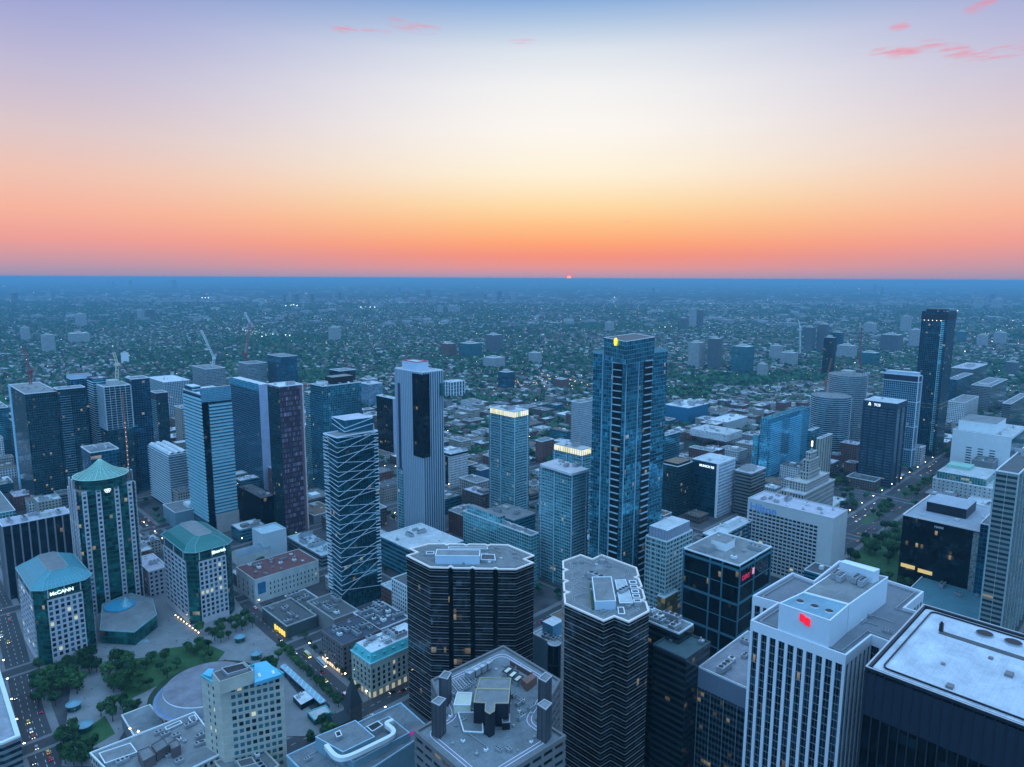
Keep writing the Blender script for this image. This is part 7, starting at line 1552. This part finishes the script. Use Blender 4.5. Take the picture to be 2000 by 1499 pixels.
def house_mass(name, idx, label, cat):
    n = len(idx); v, l, w, d, h = gv[idx], gl[idx], W_[idx]/2, Dp[idx]/2, Hh[idx]; gab = rr.random(n) < .55
    c_ = np.zeros((n, 10, 3)); sx = [-1,1,1,-1]; sy = [-1,-1,1,1]
    for k_ in range(4):
        a, b_ = v+sx[k_]*w, l+sy[k_]*d; c_[:,k_,0] = a*CT-b_*ST; c_[:,k_,1] = a*ST+b_*CT; c_[:,4+k_,:2] = c_[:,k_,:2]; c_[:,4+k_,2] = h
    for k_, s_ in ((8,-1),(9,1)): a, b_ = v, l+s_*d; c_[:,k_,0] = a*CT-b_*ST; c_[:,k_,1] = a*ST+b_*CT; c_[:,k_,2] = h+np.where(gab, 2.6, .05)
    base = np.arange(n)[:,None]*10
    quads = np.concatenate([base+np.array(q) for q in ([0,1,5,4],[1,2,6,5],[2,3,7,6],[3,0,4,7],[4,8,9,7],[5,6,9,8])], 1).reshape(-1, 4); tris = np.concatenate([base+np.array(q) for q in ([4,5,8],[6,7,9])], 1).reshape(-1, 3)
    me = bpy.data.meshes.new(name); me.vertices.add(n*10); me.vertices.foreach_set('co', c_.reshape(-1).astype(np.float32)); nl = len(quads)*4+len(tris)*3; me.loops.add(nl)
    me.loops.foreach_set('vertex_index', np.concatenate([quads.ravel(), tris.ravel()]).astype(np.int32)); me.polygons.add(len(quads)+len(tris))
    me.polygons.foreach_set('loop_start', np.concatenate([np.arange(len(quads))*4, len(quads)*4+np.arange(len(tris))*3]).astype(np.int32)); me.update(calc_edges=True)
    for m__ in HM: me.materials.append(m__)
    wallm = rr.choice(6, n, p=[.45,.1,.15,.15,.1,.05]); rf = rr.choice(6, n, p=[.06,.27,.33,.10,.05,.19]); mi = np.stack([wallm]*4+[rf]*2, 1).ravel(); me.polygons.foreach_set('material_index', np.concatenate([mi, np.repeat(wallm, 2)]).astype(np.int32)); me.validate(); return me
N1 = 290
for i in range(N1):
    me = house_mass('house', np.array([i]), '', ''); c0 = Vector((X[i], Y[i], 0)); me.transform(Matrix.Translation(-c0)); o = bpy.data.objects.new('house', me); COL.objects.link(o); o.location = c0
    set_tag(o, 'small terraced house with pitched roof in the first leafy streets beyond the towers', 'house', 'terraced houses beyond the towers')
me = house_mass('houses', np.arange(N1, len(gv)), '', ''); o = bpy.data.objects.new('distant_houses', me); COL.objects.link(o); set_tag(o, 'endless rows of small houses and roofs across the leafy plain', 'houses', kind='stuff')
# larger pale roofs scattered on the plain
r9 = random.Random(9); mbx = MB()
for _ in range(2600):
    y_ = 4000*(7.5**r9.random()); x_ = r9.uniform(-.8,.8)*y_
    if math.sin(x_*.0011+1.3)*math.sin(y_*.0007) < -.1 and r9.random() < .75: continue
    k_ = 1+y_/9000; a_, b2_, h_ = r9.uniform(14,45)*k_, r9.uniform(14,45)*k_, r9.choice((6,8,10,14,22))
    c_ = [(x_+u*CT*a_-w*ST*b2_, y_+u*ST*a_+w*CT*b2_) for u, w in ((-.5,-.5),(.5,-.5),(.5,.5),(-.5,.5))]; mbx.prism(c_, 0, h_, mi=r9.choice((0,0,1,2)))
o = mbx.build('distant_low_blocks', [plain('pale far block', (.27,.27,.29)), plain('white far block', (.38,.38,.41)), plain('grey far block', (.16,.16,.18))]); set_tag(o, 'low pale warehouses and halls dotted over the far plain', 'buildings', kind='stuff')
# canopy
ico_v = np.array([(0,0,1)]+[(.894*math.cos(i*1.2566), .894*math.sin(i*1.2566), .447) for i in range(5)]+[(1.0*math.cos(i*1.2566+.628), 1.0*math.sin(i*1.2566+.628), -.35) for i in range(5)])
ico_f = np.array([(0,1+i,1+(i+1)%5) for i in range(5)]+[(1+i,6+i,1+(i+1)%5) for i in range(5)]+[(1+(i+1)%5,6+i,6+(i+1)%5) for i in range(5)])
def canopy(name, x, y, r0_, h_, mats, label):
    n = len(x); jit = 1+rr.normal(0, .2, (n, 11, 3)); V = ico_v[None]*jit*np.stack([r0_, r0_, r0_*.8], 1)[:,None,:]; V[:,:,0] += x[:,None]; V[:,:,1] += y[:,None]; V[:,:,2] += h_[:,None]
    F = (np.arange(n)[:,None,None]*11+ico_f[None]).reshape(-1, 3); me = bpy.data.meshes.new(name); me.vertices.add(n*11); me.vertices.foreach_set('co', V.reshape(-1).astype(np.float32)); me.loops.add(len(F)*3); me.loops.foreach_set('vertex_index', F.ravel().astype(np.int32)); me.polygons.add(len(F)); me.polygons.foreach_set('loop_start', (np.arange(len(F))*3).astype(np.int32)); me.update(calc_edges=True)
    for m__ in mats: me.materials.append(m__)
    me.polygons.foreach_set('material_index', np.repeat(rr.integers(0, len(mats), n), 15).astype(np.int32)); o = bpy.data.objects.new(name, me); COL.objects.link(o); set_tag(o, label, 'trees', kind='stuff'); return o
def lm(n, a, b_): return leafmat(n, a, b_, .08)
CM = [lm('canopy dark', (.005,.026,.022), (.018,.065,.045)), lm('canopy mid', (.008,.042,.030), (.03,.095,.06)), lm('canopy light', (.016,.07,.040), (.05,.125,.07)), lm('canopy deep', (.003,.018,.018), (.010,.045,.036))]
t1 = fieldpts(150000, 1020, 7500, .72); g1 = t1[:,0]*CT+t1[:,1]*ST; g2 = -t1[:,0]*ST+t1[:,1]*CT
# keep crowns off the roofs: between the terraces mostly
ph = np.abs(((g2+23) % 46)-23); ok = (ph < 6) | (ph > 17) | (rr.random(len(g1)) < .22)
for a0, a1, b0, b1 in FA: ok &= ~((g1 > a0-4) & (g1 < a1+4) & (g2 > b0-4) & (g2 < b1+4))
ok &= rr.random(len(g1)) < np.clip(.8-.25*np.sin(g1*.003)*np.sin(g2*.0027+2), .2, 1)
dd_ = np.hypot(t1[:,0], t1[:,1]); ok &= (dd_ > 1280) | ((t1[:,1] > 1000) & (np.abs(t1[:,0]) < 260)); t1 = t1[ok]; dd_ = dd_[ok]
pk = []
for p, R0 in zip(PARK, PR): k_ = int(R0*R0/60); a = rr.random(k_)*6.283; q = np.sqrt(rr.random(k_))*R0; pk.append(np.stack([p.x+q*np.cos(a)*1.6, p.y+q*np.sin(a)], 1))
pk = np.concatenate(pk); t1 = np.concatenate([t1, pk]); dd_ = np.hypot(t1[:,0], t1[:,1]); r1 = rr.uniform(3.0, 5.6, len(t1))*(1+dd_/11000)
canopy('distant_tree_canopy', t1[:,0], t1[:,1], r1, r1*.55+rr.uniform(2,5,len(t1)), CM, 'continuous leafy tree canopy covering the plain beyond the towers')
# street-level trees tucked in the downtown blocks
nt_ = 0; DT = []
for it in range(16000):
    if nt_ >= 230: break
    v, l = r_.uniform(150, 1200), r_.uniform(150, 1150); p = G(v, l)
    if p.y < 560 or p.y > 1350 or abs(p.x) > .75*p.y or not free(v-3, v+3, l-3, l+3, 1) or onroad(v, l, -2): continue
    nt_ += 1
    if len(TREES) < 298: tree(p.x, p.y, r_.uniform(.6, 1.0), 'leafy tree between low buildings in the downtown blocks', 'trees in the downtown blocks')
    else: DT.append((p.x, p.y))
DT = np.array(DT); q_ = np.repeat(DT, 3, axis=0)+rr.normal(0, 1.6, (len(DT)*3, 2)); r_q = rr.uniform(2.0, 3.4, len(q_)); canopy('downtown_tree_canopy', q_[:,0], q_[:,1], r_q, r_q+rr.uniform(2, 4, len(q_)), CM, 'further small trees scattered through the downtown blocks')
# lights on the plain
LV_, LF_ = [], []
lmb = MB()
r2 = random.Random(21)
def glow(px_, py_, s_, mi=0): g_ = gpt(px_, py_); s_ *= g_.length/FPX; lmb.cyl(g_.x, g_.y, 9, 9+s_*1.6, s_, s_*.8, n=6, mi=mi)
for _ in range(440):
    y = 556+(r2.random()**1.4)*260; x = r2.uniform(0, 2000); glow(x, y, r2.uniform(.22, .55), r2.choice((0,0,1,2)))
for x, y in ((395,584),(401,584),(407,584),(705,603),(714,603),(723,603),(732,603),(558,600),(568,599),(574,598),(580,600),(512,662),(520,660),(533,658),(558,659),(566,660),(1288,644),(1299,643),(1311,642),(1927,675),(1937,672),(1884,692),(1870,610),(1678,566),(1200,583)): glow(x, y, .9, 1 if x < 1200 else 0)
for gl0, gv0, gv1 in ((820,900,6000),(1500,700,7000),(-260,1500,7000),(2300,1500,8000),(3300,2000,8000)):
    v_ = gv0
    while v_ < gv1:
        p_ = G(v_, gl0+r2.uniform(-6,6)); q_ = proj(p_)
        if 0 < q_[0] < 2000 and p_.y > 900: glow(q_[0], q_[1], r2.uniform(.25,.45), 0)
        v_ += 55+v_*.01
for gv0, gl0, gl1 in ((1500,300,5000),(2300,-600,6000),(3300,-1500,7000),(4600,-2000,8000)):
    l_ = gl0
    while l_ < gl1:
        p_ = G(gv0+r2.uniform(-6,6), l_); q_ = proj(p_)
        if 0 < q_[0] < 2000 and p_.y > 900: glow(q_[0], q_[1], r2.uniform(.25,.45), r2.choice((0,0,1)))
        l_ += 60+abs(l_)*.01
for _ in range(90): glow(r2.gauss(1060, 45), r2.gauss(752, 10), r2.uniform(.3, .7), r2.choice((0,0,2)))
for _ in range(40): glow(r2.gauss(480, 30), r2.gauss(650, 8), r2.uniform(.2, .4), 1)
o = lmb.build('distant_street_lights', [emit('warm far light', (1,.74,.45), 3.2), emit('cool far light', (.8,1,.85), 3.6), emit('red far light', (1,.25,.15), 2.4)]); set_tag(o, 'scattered pinpoint lights of streets across the plain', 'lights', kind='stuff')
for t in CARP+[LP]:
    for ch in list(t.children): bpy.data.objects.remove(ch)
    bpy.data.objects.remove(t)
for u in UNITS: bpy.data.objects.remove(u)
# ================================================================ haze
mb = MB(); mb.box(-125000, -1500, -1, 125000, 128000, 284, bottom=True)
m_, t = newmat('evening haze'); k = NT(t)
pv = k.n('ShaderNodeVolumePrincipled', {'Density': 0.88e-4, 'Anisotropy': .35, 'Color': (.23, .62, .88, 1)})
k.out(pv.outputs[0], 'Volume'); hz_ = mb.build('haze', m_); hz_['kind'] = 'stuff'
